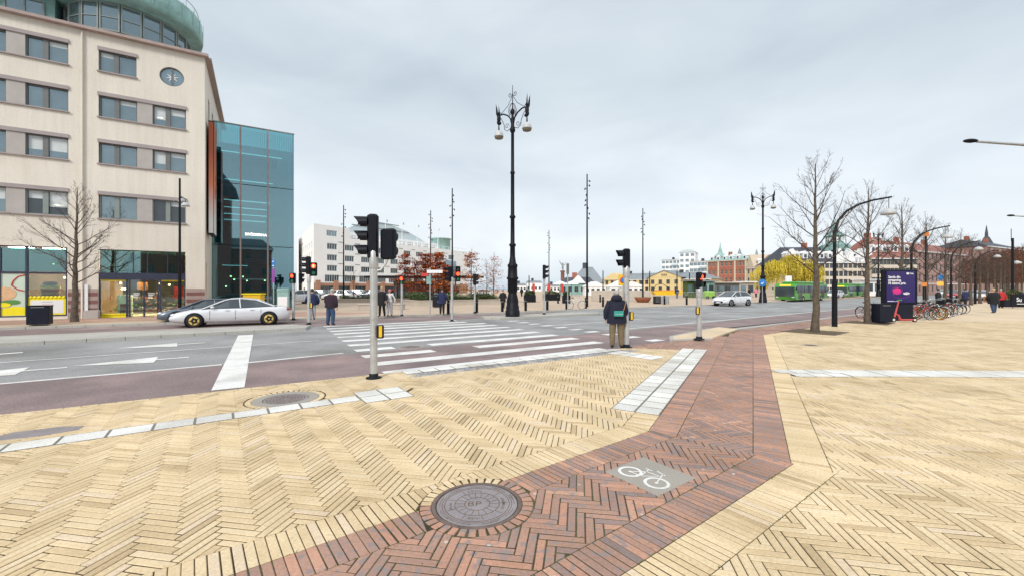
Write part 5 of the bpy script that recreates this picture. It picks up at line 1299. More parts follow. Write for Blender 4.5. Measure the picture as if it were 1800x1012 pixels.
lp['label'] = 'tall black griffin lamp post on the median in the middle of the view'
clone(lp, (*G(1341, 531.5, .09), PZ0), R(-20), 'black griffin lamp post standing behind the blue round sign, right of the white car')
clone(lp, (*G(1544, 521, .09), PZ0), R(10), 'black griffin lamp post farthest along the avenue, seen between the first two plane trees')
# slim masts with spotlights
def mast(label, loc, z=PZ0, H=12.1):
    t = thing('light_mast', label, 'light mast', (loc[0], loc[1], z), 0, 'slim black spotlight masts on the square')
    b = MB(); b.cyl((0, 0, 0), (0, 0, 4), .11, .10, 10); b.cyl((0, 0, 4), (0, 0, H), .085, .055, 10); b.build('pole', M['black_paint'], t)
    r = random.Random(int(loc[0]*10))
    for k in range(9):
        z_ = H-.5-k*.42-r.uniform(0, .2); a = r.uniform(0, 6.28)
        s = MB(); s.cyl((.05*math.cos(a), .05*math.sin(a), z_), (.2*math.cos(a), .2*math.sin(a), z_+.02), .02, n=5); s.cyl((.2*math.cos(a), .2*math.sin(a), z_+.06), (.27*math.cos(a), .27*math.sin(a), z_-.1), .05, .06, 7); s.build('spotlight', M['black_paint'], t)
    return t
for u, Y, lab in ((1032, 38.5, 'thickest dark spotlight mast, standing behind the pedestrian in the navy coat'), (1130, 55, 'slim mast rising from the rust red planter bowl'), (965, 76, 'thin mast just right of the median traffic light'), (604, 53, 'slim mast in front of the corner of the white hotel'), (757, 56.6, 'slim mast rising behind the orange trees left of the twin headed signal'), (795, 44, 'spotlight mast rising directly above the twin headed traffic light')):
    mast(lab, P_(u, Y))
for u, Y, H, lab in ((930, 95, 4.2, 'short black light column left of the median traffic light'), (1060, 88, 5, 'short black light column over the white tents'), (1142, 90, 5, 'short black column in front of the yellow house, left one'), (1190, 88, 5, 'short black column before the gabled middle of the yellow house'), (1212, 86, 4.6, 'short black column left of the island traffic light')):
    t = thing('light_column', lab, 'light column', (*P_(u, Y), PZ0), 0, 'short light columns by the harbour'); MB().cyl((0, 0, 0), (0, 0, H), .12, .10, 8).build('pole', M['black_paint'], t); MB().cyl((0, 0, H), (0, 0, H+.3), .13, n=8).build('cap', M['frame'], t)
# curved street lamps above the right pavement
def curved_lamp(label, loc, rz):
    t = thing('curved_street_lamp', label, 'street lamp', (loc[0], loc[1], 0), rz, 'curved street lamps along the tree row')
    b = MB(); b.cyl((0, 0, 0), (0, 0, 2.1), .115, .11, 14); b.tube([(0, 0, 2.1), (0, 0, 3.6), (0, 0, 4.4), (.18, 0, 4.95), (.6, 0, 5.4), (1.2, 0, 5.72), (1.9, 0, 5.93), (2.85, 0, 6.1)], [.075, .072, .07, .06, .055, .05, .045, .04], 10); b.build('post', M['black_paint'], t)
    l = MB(); l.lathe([(.03, .22), (.08, .2), (.2, .15), (.29, .04), (.32, -.06), (.30, -.08)], (2.72, 0, 5.35), 20); l.build('lamp_shade', M['milk_glass'], t); MB().cyl((2.72, 0, 6.06), (2.72, 0, 5.55), .015, n=6).build('hanger', M['black_paint'], t)
    MB().lathe([(.29, -.075), (.2, -.10), (.01, -.11)], (2.72, 0, 5.35), 16).build('diffuser', M['milk_glass'], t)
    return t
cl = curved_lamp('black curved street lamp with white dome beside the nearest plane tree', G(1467, 573.5), R(4))
dR = unit(R(36.8)); p0 = G(1467, 573.5)
for k, lab in ((1, 'second curved street lamp along the tree row, behind the parked bicycles'), (2, 'third curved street lamp along the tree row with bright dome'), (3, 'small fourth curved lamp far down the tree row')):
    clone(cl, (p0[0]+dR[0]*15.5*k, p0[1]+dR[1]*15.5*k, 0), R(4), lab)
# lamps on horizontal arms reaching in from the right
def arm_lamp(label, tip, Y, L, H0, post_r=.09):
    x, z = X_at(tip[0], Y), Z_at(tip[1], Y)
    t = thing('arm_street_lamp', label, 'street lamp', (x+L, Y, 0), 0, 'street lamps with long arms on the right')
    MB().cyl((0, 0, 0), (0, 0, z-.2), post_r, .06, 12).build('post', M['galv'], t)
    a = MB(); a.tube([(0, 0, z-.28), (-L+.4, 0, z-.02)], [.055, .035], 10); a.build('arm', M['galv'], t)
    h = MB(); h.ball((-L+.22, 0, z), (.22, .085, .06), 12, 8); h.build('lamp_head', M['black_paint'], t)
arm_lamp('slim lamp arm with dark tip reaching in high at the right edge', (1693, 248), 12.5, 4.2, 6)
arm_lamp('smaller lamp arm tip at the right edge below the larger one', (1770, 379), 24.0, 4.6, 6)
pl_ = thing('wall_lamp_post', 'black lamp post with white dome lamps in front of the cream office building', 'lamp post', (*P_(316, 24.6), PZ0))
b = MB(); b.cyl((0, 0, 0), (0, 0, 3), .09, .085, 10); b.cyl((0, 0, 3), (0, 0, 8.1), .065, .05, 10); b.build('post', M['black_paint'], pl_)
b = MB(); b.tube([(0, 0, 6.95), (.2, .0, 7.0), (.33, 0, 6.85), (.33, 0, 6.7)], .02, 6); b.tube([(0, 0, 7.0), (-.12, .3, 7.1), (-.12, .35, 6.98)], .02, 6); b.build('bracket', M['black_paint'], pl_)
for x, y, z in ((.33, 0, 6.5), (-.12, .35, 6.8)): MB().lathe([(.03, .2), (.12, .17), (.2, .06), (.22, -.03), (.02, -.06)], (x, y, z), 14).build('lamp_shade', M['milk_glass'], pl_)
ms = thing('pavement_mast', 'dark post with small brackets and white lamp at the far right end of the avenue', 'lamp post', (*P_(1780, 45), 0)); MB().cyl((0, 0, 0), (0, 0, 7.1), .13, .1, 8).build('post', M['black_paint'], ms); MB().box((-.3, 0, 5.9), (.7, .05, .05)).build('bracket', M['black_paint'], ms); MB().lathe([(.05, .2), (.35, .05), (.36, -.1), (.03, -.14)], (.45, 0, 4.5), 12).build('lamp_shade', M['milk_glass'], ms); MB().cyl((-.15, 0, 6.8), (-.15, 0, 8.1), .03, n=5).build('antenna', M['black_paint'], ms)
# bollards
bproto = None
for u, v, lab in ((883, 547.5, 'left of the griffin lamp post base'), (924, 546, 'just right of the griffin lamp post base'), (962, 545, 'right beside the median traffic light'), (934, 530, 'further back on the square behind the griffin lamp'), (996, 543.5, 'next to the thin grey sign pole'), (981, 533, 'behind the thin grey sign pole'), (1030, 541.5, 'at the foot of the thickest mast'), (1055, 531, 'in front of the white tents'), (1168, 535, 'in front of the grey service cabinet'), (1207, 535.5, 'left of the island traffic light'), (788, 551, 'beside the twin headed signal pole'), (838, 549, 'beside the small signal on the edge of the square'), (1060, 539, 'left behind the navy coat')):
    p = G(u, v, .09)
    if bproto is None:
        bproto = thing('bollard', 'short black bollard '+lab, 'bollard', (*p, PZ0), 0, 'black bollards along the square')
        b = MB(); b.lathe([(.10, 0), (.10, .78), (.105, .80), (.105, .86), (.09, .9), (.02, .92)], (0, 0, 0), 12); b.build('post', M['black_paint'], bproto); MB().lathe([(.103, .70), (.107, .71), (.107, .75), (.103, .76)], (0, 0, 0), 12).build('band', M['frame'], bproto)
    else: clone(bproto, (*p, PZ0), 0, 'short black bollard '+lab)
# concrete planter seats
def rounded(x0, x1, y0, y1, r=.5, n=5):
    pts = []
    for cx, cy, a0 in ((x1-r, y0+r, -90), (x1-r, y1-r, 0), (x0+r, y1-r, 90), (x0+r, y0+r, 180)):
        for i in range(n+1): a = R(a0+90*i/n); pts.append((cx+r*math.cos(a), cy+r*math.sin(a)))
    return pts
def shrubs(parent, x0, x1, y0, y1, z, n, mat='leaf_green', s=.12, hmax=.5):
    mb = MB(); q = random.Random(n)
    for _ in range(n):
        x, y = q.uniform(x0, x1), q.uniform(y0, y1); h = z+q.uniform(0, hmax)*(.55+.45*math.sin(x*1.7)); a = q.uniform(0, 6.28); e = q.uniform(-.8, .8); r = s*q.uniform(.5, 1.2)
        ca, sa = unit(a); mb.add([(x-ca*r, y-sa*r, h-r*e), (x+sa*r*.5, y-ca*r*.5, h), (x+ca*r, y+sa*r, h+r*e), (x-sa*r*.5, y+ca*r*.5, h+.03)], [(0, 1, 2, 3)])
    return stuff(mb.build('foliage', M[mat], parent))
def planter(label, a, b, depth, h, green=True, mat='concrete', gh=.6, n=2200):
    L = math.hypot(b[0]-a[0], b[1]-a[1]); t = thing('planter_bench', label, 'planter', (*a, PZ0), math.atan2(b[1]-a[1], b[0]-a[0]), 'curved concrete planters with seat edges')
    out = rounded(0, L, 0, depth, min(.6, depth*.45)); MB().prism(out, 0, h-.08).build('base', M[mat], t)
    MB().prism(rounded(-.06, L+.06, -.06, depth+.06, min(.62, depth*.45)), h-.08+.003, h).build('seat_edge', M[mat], t)
    if green:
        MB().prism(rounded(.5, L-.5, .5, depth-.2, .3), h, h+.05).build('soil', M['joint'], t); shrubs(t, .4, L-.4, .45, depth-.2, h+.05, n, hmax=gh)
    return t
planter('long concrete planter bench with low green plants under the orange trees', G(730, 537, .09), P_(890, 46), 5.2, .5, n=5200, gh=.75)
planter('low concrete planter in front of the white hotel, left of the mast', G(590, 532, .09), P_(732, 52), 2.2, .45, gh=.35, n=1200)
planter('empty pale stone bench left of the walking pair on the square', G(628, 545, .09), G(712, 544, .09), 1.1, .48, False, 'concrete')
planter('short stone bench right behind the foot of the griffin lamp', G(886, 537, .09), G(925, 537, .09), 1.0, .5, False)
for u0, u1, v, lab in ((921, 942, 531, 'dark square planter with shrubs left of the median signal'), (955, 985, 528, 'dark planter with clipped green shrubs behind the median signal'), (990, 1003, 533, 'dark square tub behind the thin sign pole')):
    a, b = G(u0, v, .09), G(u1, v, .09); L = b[0]-a[0]
    t = thing('plant_tub', lab, 'plant tub', (*a, PZ0), 0, 'dark plant tubs on the square'); MB().bevbox((L/2, .6, .45), (L, 1.2, .9), .04).build('tub', M['black_paint'], t); shrubs(t, .1, L-.1, .1, 1.1, .9, 500, hmax=.5)
p = G(1130, 531, .09); t = thing('planter_bowl', 'wide rust red planter bowl at the foot of a slim mast', 'planter', (*p, PZ0)); MB().lathe([(.62, 0), (.85, .3), (1.0, .62), (.92, .62), (.8, .5), (.05, .5)], (0, 0, 0), 24).build('bowl', M['rust_bowl'], t); shrubs(t, -.6, .6, -.6, .6, .5, 120, hmax=.15)
p = G(1085, 529, .09); t = thing('concrete_wall', 'low pale concrete wall segment behind the navy coat pedestrian', 'wall', (p[0]-2.5, p[1], PZ0)); MB().bevbox((3.0, .2, .7), (7.6, .4, 1.4), .03).build('wall', M['concrete'], t)
# cabinets, fences
p = G(1151, 534, .09); t = thing('service_cabinet', 'dark grey service cabinet with louvred front near the yellow boat slide', 'cabinet', (*p, PZ0)); MB().bevbox((.3, .3, .42), (.6, .6, .84), .03).build('housing', M['black_paint'], t)
for k in range(5): MB().box((.3, -.01, .2+k*.13), (.45, .03, .05)).build('slat', M['frame'], t)
t = thing('service_cabinet', 'light grey ribbed metal enclosure right of the dark service cabinet', 'cabinet', (p[0]+.68, p[1], PZ0)); MB().bevbox((.45, .3, .44), (.9, .6, .88), .03).build('housing', M['galv'], t)
for k in range(5): MB().box((.1+k*.17, -.01, .44), (.04, .03, .75)).build('slat', M['frame'], t)
# yellow slide boat and railings by the harbour
t = thing('yellow_boat', 'yellow orange open boat on display in front of the yellow house', 'boat', (*P_(1146, 85), PZ0)); b = MB()
b.xprism([(0, 1.0), (.5, .3), (5.6, .3), (6.3, 1.3), (5.2, 1.15), (.8, 1.1)], -.9, .9, axis='y'); b.build('hull', M['sign_yellow'], t); MB().box((3, 0, 1.2), (4.6, 1.5, .16)).build('deck', M['orange'], t); MB().tube([(.2, 0, 1), (.8, 0, 2.3), (2.0, 0, 2.6), (3.2, 0, 1.9), (3.6, 0, 1.2)], .06, 6).build('arch', M['black_paint'], t)
t = thing('guard_rail', 'steel guard rail of thin bars in front of the harbour booths', 'railing', (*P_(1190, 62), PZ0))
for k in range(5):
    o = MB(); o.tube([(k*1.5, 0, 0), (k*1.5, 0, 1.1), (k*1.5+1.3, 0, 1.1), (k*1.5+1.3, 0, 0)], .03, 6)
    for q in range(5): o.cyl((k*1.5+.22+q*.22, 0, .15), (k*1.5+.22+q*.22, 0, 1.1), .012, n=4)
    o.build('rail', M['galv'], t)
# white marquee tents by the harbour
for i, (u, Y, w, h, lab) in enumerate(((1046, 98, 5, 3.2, 'white marquee tent just right of the thickest mast'), (1090, 92, 6, 3.4, 'white marquee tent directly behind the head of the navy coat'), (1112, 88, 4.5, 3.0, 'white tent with slanting roof right of the navy coat signal'))):
    t = thing('marquee_tent', lab, 'tent', (*P_(u-18, Y), PZ0), 0, 'white tents by the harbour')
    MB().box((w/2, 1.5, 1.0), (w, 3, 2.0)).build('side_cloth', M['white'], t); MB().xprism([(-.3, 2.0), (w+.3, 2.0), (w*.55, h), (w*.4, h)], -.2, 3.2, axis='y').build('roof_cloth', M['flat_white'], t)
    for q in range(4): MB().box((w*(q+.5)/4, -.02, 1.2), (w*.14, .04, .8)).build('window', M['pane_dark'], t)
for u, lab in ((985, 'open white parasol left of its twin by the green pavilion'), (1005, 'open white parasol nearest the green pavilion')):
    t = thing('parasol', lab, 'parasol', (*P_(u, 92), PZ0), 0, 'white parasols at the harbour cafe'); MB().cyl((0, 0, 0), (0, 0, 3), .05, n=6).build('pole', M['frame'], t); MB().lathe([(1.7, 2.5), (.9, 2.95), (.05, 3.25)], (0, 0, 0), 10, smooth=False).build('canopy', M['flat_white'], t)
for u, v0, lab in ((963, 487, 'red banner flag left of the parasols'), (986, 489, 'red banner flag behind the left parasol'), (936, 492, 'short red flag by the square tub')):
    t = thing('beach_flag', lab, 'flag', (*P_(u, 75), PZ0), 0, 'red flags by the cafe'); MB().cyl((0, 0, 0), (0, 0, 2.6), .03, n=5).build('pole', M['frame'], t); MB().box((.22, 0, 1.7), (.42, .04, 1.5)).build('cloth', M['red'], t)
# statue column
t = thing('statue_column', 'stone column carrying a winged bronze figure by the harbour', 'monument', (*P_(989, 150), PZ0)); MB().lathe([(1.3, 0), (1.2, 1), (.75, 1.3), (.65, 7.2), (.9, 7.5), (.8, 7.8), (.3, 8.0)], (0, 0, 0), 12).build('column', M['brown_stone'], t)
b = MB(); b.ball((0, 0, 9.2), (.35, .3, 1.0)); b.ball((.1, 0, 10.4), .25); b.tube([(-.2, 0, 9.8), (-.9, 0, 10.8), (-1.2, 0, 11.4)], [.2, .15, .04], 6); b.tube([(.2, 0, 9.7), (1.1, 0, 10.2), (1.4, 0, 11)], [.18, .12, .04], 6); b.tube([(0, 0, 8.9), (.25, 0, 8.1)], [.22, .12], 6); b.build('figure', M['frame_green'], t)
# station canopy on the square
t = thing('flat_canopy', 'broad thin dark station canopy on slim posts behind the orange trees', 'canopy', (*P_(640, 66), PZ0))
Lc = X_at(850, 66)-X_at(640, 66); MB().prism([(0, 0), (1.6, -1.2), (Lc-3, -1.2), (Lc, .5), (Lc-2, 4), (2, 4)], 3.25, 3.6).build('roof', M['black_paint'], t)
for k in range(6): MB().cyl((1.6+k*(Lc-3)/5, 1, 0), (1.6+k*(Lc-3)/5, 1, 3.3), .13, n=8).build('post', M['frame'], t)
MB().bevbox((7.5, 2, 1.5), (6.5, 1.6, 2.6), .1).build('glazed_room', M['pane_dark'], t); MB().box((7.5, 1.15, 2.6), (5.6, .06, .3)).build('lit_sign', M['sign_yellow'], t)
# thin sign poles
def sign_pole(label, loc, H, z=PZ0): 
    t = thing('sign_post', label, 'road sign', (loc[0], loc[1], z)); MB().cyl((0, 0, 0), (0, 0, H), .035, n=8).build('post', M['galv'], t); return t
p = G(998, 550, .09); t = sign_pole('thin grey sign pole with its panel seen edge on, standing on the median', p, 3.4); MB().box((0, 0, 3.0), (.12, .5, .7)).build('sign_plate', M['frame'], t)
Y9 = 30; p = P_(1095, Y9); t = sign_pole('yellow framed no stopping sign behind the navy coat pedestrian', p, 2.7, 0); MB().bevbox((-.02, -.05, 2.35), (.62, .04, .78), .03).build('sign_plate', M['sign_yellow'], t); o = MB().lathe([(.22, 0), (.22, .01), (.01, .012)], (0, 0, 0), 16).build('red_ring', M['red'], t, (-.02, -.075, 2.35), None, (R(90), 0, 0)); MB().lathe([(.15, .012), (.01, .016)], (0, 0, 0), 16).build('blue_disc', M['sign_blue'], o)
p = G(756, 553, .09); t = sign_pole('thin post with a white street name plate and small green sign before the orange trees', p, 3.0); MB().box((.3, -.03, 2.75), (1.0, .03, .2)).build('name_plate', M['flat_white'], t); MB().box((-.08, -.03, 2.2), (.28, .03, .5)).build('green_plate', M['copper'], t); MB().box((-.35, -.03, 2.55), (.4, .03, .2)).build('red_plate', M['red'], t)
p = P_(1340, 46); t = sign_pole('round blue arrow sign in front of the griffin lamp post', p, 2.4); o = MB().lathe([(.42, 0), (.42, .02), (.4, .03), (.01, .031)], (0, 0, 0), 20).build('sign_plate', M['sign_blue'], t, (0, -.06, 2.25), None, (R(90), 0, 0)); b = MB(); b.box((.0, 0, .035), (.3, .07, .006), R(35)); b.add([(-.2, -.12, .037), (.02, -.16, .037), (-.14, .06, .037)], [(0, 1, 2)]); b.build('arrow', M['flat_white'], o)
p = P_(481, 27.5); t = sign_pole('blue and violet parking sign pole in front of the glass box', p, 3.6); o = MB().bevbox((0, -.04, 3.3), (.2, .04, .5), .02).build('sign_plate', M['sign_blue'], t); [MB().box((0, -.065, zz), (.1, .01, .07)).build('white_mark', M['flat_white'], o) for zz in (3.15, 3.42)]; MB().box((0, -.04, 2.5), (.18, .03, .9)).build('violet_plate', pmat('violet_sign', (.28, .06, .35), .5), t)
p = G(498, 552, .09); t = thing('info_pillar', 'green topped white advertising pillar in front of the glass box', 'sign', (*p, PZ0)); MB().bevbox((0, 0, .75), (.78, .18, 1.5), .04).build('pillar', M['copper_pale'], t); MB().box((0, -.1, .65), (.62, .02, 1.0)).build('white_panel', M['flat_white'], t); MB().bevbox((0, 0, 1.55), (.8, .2, .3), .04).build('green_top', M['copper'], t)
p = P_(446, 29.2); t = thing('yellow_crate_stand', 'yellow newspaper stand in front of the glass box behind the white car', 'stand', (*p, PZ0)); MB().bevbox((0, 0, .8), (1.25, .5, .9), .03).build('box', M['sign_yellow'], t); MB().box((0, 0, 1.3), (1.35, .6, .08)).build('lid', M['yellow_sheet'], t); [MB().cyl((x, 0, 0), (x, 0, .4), .03, n=6).build('leg', M['frame'], t) for x in (-.5, .5)]
# litter bins
def bin_(label, loc, w, d, h, z, rz=0):
    t = thing('litter_bin', label, 'litter bin', (loc[0], loc[1], z), rz, 'dark metal litter bins'); MB().bevbox((0, 0, h/2+.03), (w, d, h-.06), .02).build('housing', M['dark_navy'], t); MB().bevbox((0, 0, h+.005), (w+.03, d+.03, .04), .01).build('lid', M['black_paint'], t)
    MB().box((0, 0, .015), (w*.8, d*.8, .03)).build('plinth', M['black_paint'], t); MB().box((0, -d/2-.002, h*.93), (w*.6, .01, .04)).build('slot', M['frame'], t)
    return t
p = G(1550, 567.5); bin_('dark litter bin beside the second plane tree, left of the red scooter', p, .74, .5, .98, 0, R(8))
p = G(70, 571.5, .09); bin_('dark litter bin under the bare tree in front of the burger shop', p, .72, .5, .9, PZ0, R(30))
p = G(768, 540, .09); bin_('slim dark bin beside the person in navy by the planter', p, .7, .5, 1.1, PZ0)
# advertising board
p = P_(1582, 23.4); ab = thing('advertising_board', 'dark violet advertising board with white Swedish text behind the red scooter', 'advertising board', (*p, 0), R(3))
M['ad'] = pmat('violet_ad_print', (.022, .012, .085), .25, var=.1, scale=1, emit=(.04, .02, .2), estr=.12); M['pink'] = pmat('pink_print', (.7, .03, .22), .4, var=.05); M['purple'] = pmat('purple_print', (.22, .05, .3), .4, var=.1)
MB().bevbox((0, .06, .45), (1.45, .26, .9), .03).build('base', M['dark_navy'], ab); MB().bevbox((0, .06, 1.84), (2.0, .22, 1.94), .04).build('frame', M['black_paint'], ab)
sc1 = MB().box((-.02, -.06, 1.86), (1.66, .02, 1.72)).build('screen', M['ad'], ab)
for i, (s_, z) in enumerate((('Samla din', 2.34), ('streaming.', 2.17), ('Få bättre pris.', 2.0))): text(s_, .185, M['flat_white'], 'lettering', sc1, (-.76, -.075, z), depth=.003, bold=.006)
text('Telia', .12, M['flat_white'], 'lettering', sc1, (.48, -.075, 2.55), depth=.003, bold=.003); MB().ball((.38, -.075, 2.59), (.09, .006, .06), 10, 8).build('logo', M['flat_white'], sc1)
b = MB(); b.ball((-.25, -.075, 1.62), (.26, .008, .18), 16, 8); b.build('pink_shape', M['pink'], sc1); b = MB(); b.tube([(-.25+.3*math.cos(a*.4), -.078, 1.66+.22*math.sin(a*.4)) for a in range(16)], .012, 4, closed=True); b.tube([(.0+.5*math.cos(a*.4), -.078, 1.4+.16*math.sin(a*.4)) for a in range(16)], .012, 4, closed=True); b.build('shape_outline', M['purple'], sc1)
MB().ball((.3, -.075, 1.5), (.2, .008, .07), 12, 6).build('white_shape', M['flat_white'], sc1); MB().box((-.45, -.073, 1.08), (.7, .004, .03)).build('small_print', M['flat_white'], sc1)
# black cafe board
p = P_(1778, 37); cb = thing('cafe_barrier', 'black fabric cafe barrier with the white letters Su at the right edge', 'barrier', (*p, 0)); MB().bevbox((1.0, 0, .72), (2.1, .12, 1.1), .02).build('panel', M['black'], cb); text('Su', .5, M['flat_white'], 'lettering', cb, (.35, -.07, .62), depth=.004, bold=.01); MB().box((.9, -.065, .42), (1.0, .01, .05)).build('underline', M['flat_white'], cb)
[MB().cyl((x, 0, 0), (x, 0, .3), .03, n=6).build('foot', M['frame'], cb) for x in (.1, 1.9)]
# low cafe hedge behind it
t = thing('cafe_hedge', 'loose green hedge in pots behind the black cafe barrier', 'hedge', (*P_(1772, 40), 0)); MB().bevbox((1.0, .3, .35), (2.4, .5, .7), .03).build('trough', M['dark_navy'], t); shrubs(t, -.3, 2.3, 0, .6, .7, 700, hmax=1.0)
# bus shelter & booths behind the white car
def booth(label, u0, u1, Y, H, mat, roof): 
    a, b_ = P_(u0, Y), P_(u1, Y); L = b_[0]-a[0]; t = thing('booth', label, 'booth', (*a, PZ0)); MB().bevbox((L/2, 1, H/2), (L, 2, H), .05).build('wall', M[mat], t); MB().bevbox((L/2, .8, H+.12), (L+.6, 3, .2), .04).build('roof', M[roof], t)
    n = max(2, int(L/1.2)); 
    for i in range(n): MB().box((L*(i+.5)/n, -.03, H*.55), (L/n*.7, .06, H*.5)).build('window', M['pane_dark' if i % 2 else 'pane'], t)
booth('green ivy clad booth left of the island traffic light', 1208, 1228, 75, 2.9, 'leaf_green', 'frame_green'); booth('dark green kiosk right of the island traffic light', 1233, 1256, 72, 2.8, 'copper', 'roof_grey')
booth('low grey shelter with white notice behind the white car', 1258, 1300, 78, 2.6, 'frame', 'concrete'); booth('pale market booth left of the griffin lamp', 1300, 1326, 84, 2.8, 'concrete', 'flat_white')
booth('white container wall right of the far bus', 1512, 1548, 92, 3.4, 'flat_white', 'white')
MB_ = None
for u, Y, lab, mt in ((1246, 66, 'small bright green service cart before the kiosk', 'green'), ):
    t = thing('service_cart', lab, 'cart', (*P_(u, Y), PZ0)); MB().bevbox((0, 0, .7), (1.6, 1, 1.1), .15).build('body', pmat('lime', (.25, .5, .05), .5), t); [MB().lathe([(.25, -.06), (.25, .06)], (0, 0, 0), 12).build('wheel', M['black'], t, (x, -.55, .25), None, (R(90), 0, 0)) for x in (-.5, .5)]
for u, Y, lab in ((1653, 60, 'blue roadwork arrow sign over an orange lamp among the trees'),):
    t = sign_pole(lab, P_(u, Y), 3.0, 0); MB().lathe([(.42, 0), (.42, .03), (.01, .031)], (0, 0, 0), 14).build('sign_plate', M['sign_blue'], t, (0, -.06, 3.3), None, (R(90), 0, 0)); MB().box((0, -.04, 2.4), (1.0, .06, .55)).build('orange_board', pmat('lit_orange', (.8, .3, .03), .5, emit=(1, .35, .05), estr=.6), t)
for u, v, lab in ((1627, 412, 'small orange road sign high among the trees'), (1623, 500, 'orange red no entry sign near the bicycles')):
    Yk = 30; z = Z_at(v, Yk); t = thing('orange_sign', lab, 'road sign', (*P_(u, Yk), 0)); MB().cyl((0, 0, 0), (0, 0, z), .04, n=8).build('post', M['black_paint'], t); MB().bevbox((0, -.05, z), (.42, .05, .3), .02).build('sign_plate', M['orange'], t)
# ------------------------------------------------------------ vehicles
M['tyre'] = pmat('tyre_rubber', (.02, .02, .02), .85, var=.1)
M['rim'] = pmat('alloy_rim', (.45, .45, .46), .35, .7, var=.05)
M['rim_yellow'] = pmat('yellow_wheel_cover', (.72, .52, .14), .5, var=.1)
M['car_glass'] = pmat('car_glass', (.07, .09, .10), .05, .3, var=.1, spec=.9)
M['tail'] = pmat('tail_lamp', (.45, .03, .03), .25, var=0); M['headl'] = pmat('headlamp', (.75, .78, .8), .1, .3, var=0)
def paint(name, c, metal=0.0): return pmat(name, c, .28, metal, var=.03, scale=1, coat=.7)
M['p_silver'] = paint('silver_paint', (.74, .75, .77), .15); M['p_white'] = paint('white_paint_car', (.74, .75, .76)); M['p_dark'] = paint('dark_grey_paint', (.06, .07, .085), .3); M['p_blue'] = paint('blue_grey_paint', (.12, .15, .19), .3); M['p_green'] = paint('bus_green', (.07, .33, .03)); M['p_red'] = paint('red_car_paint', (.35, .02, .02))
def interp(pts, x):
    for (x0, a), (x1, b) in zip(pts, pts[1:]):
        if x <= x1:
            t = (x-x0)/(x1-x0); t = t*t*(3-2*t) if False else t; return a+(b-a)*t
    return pts[-1][1]
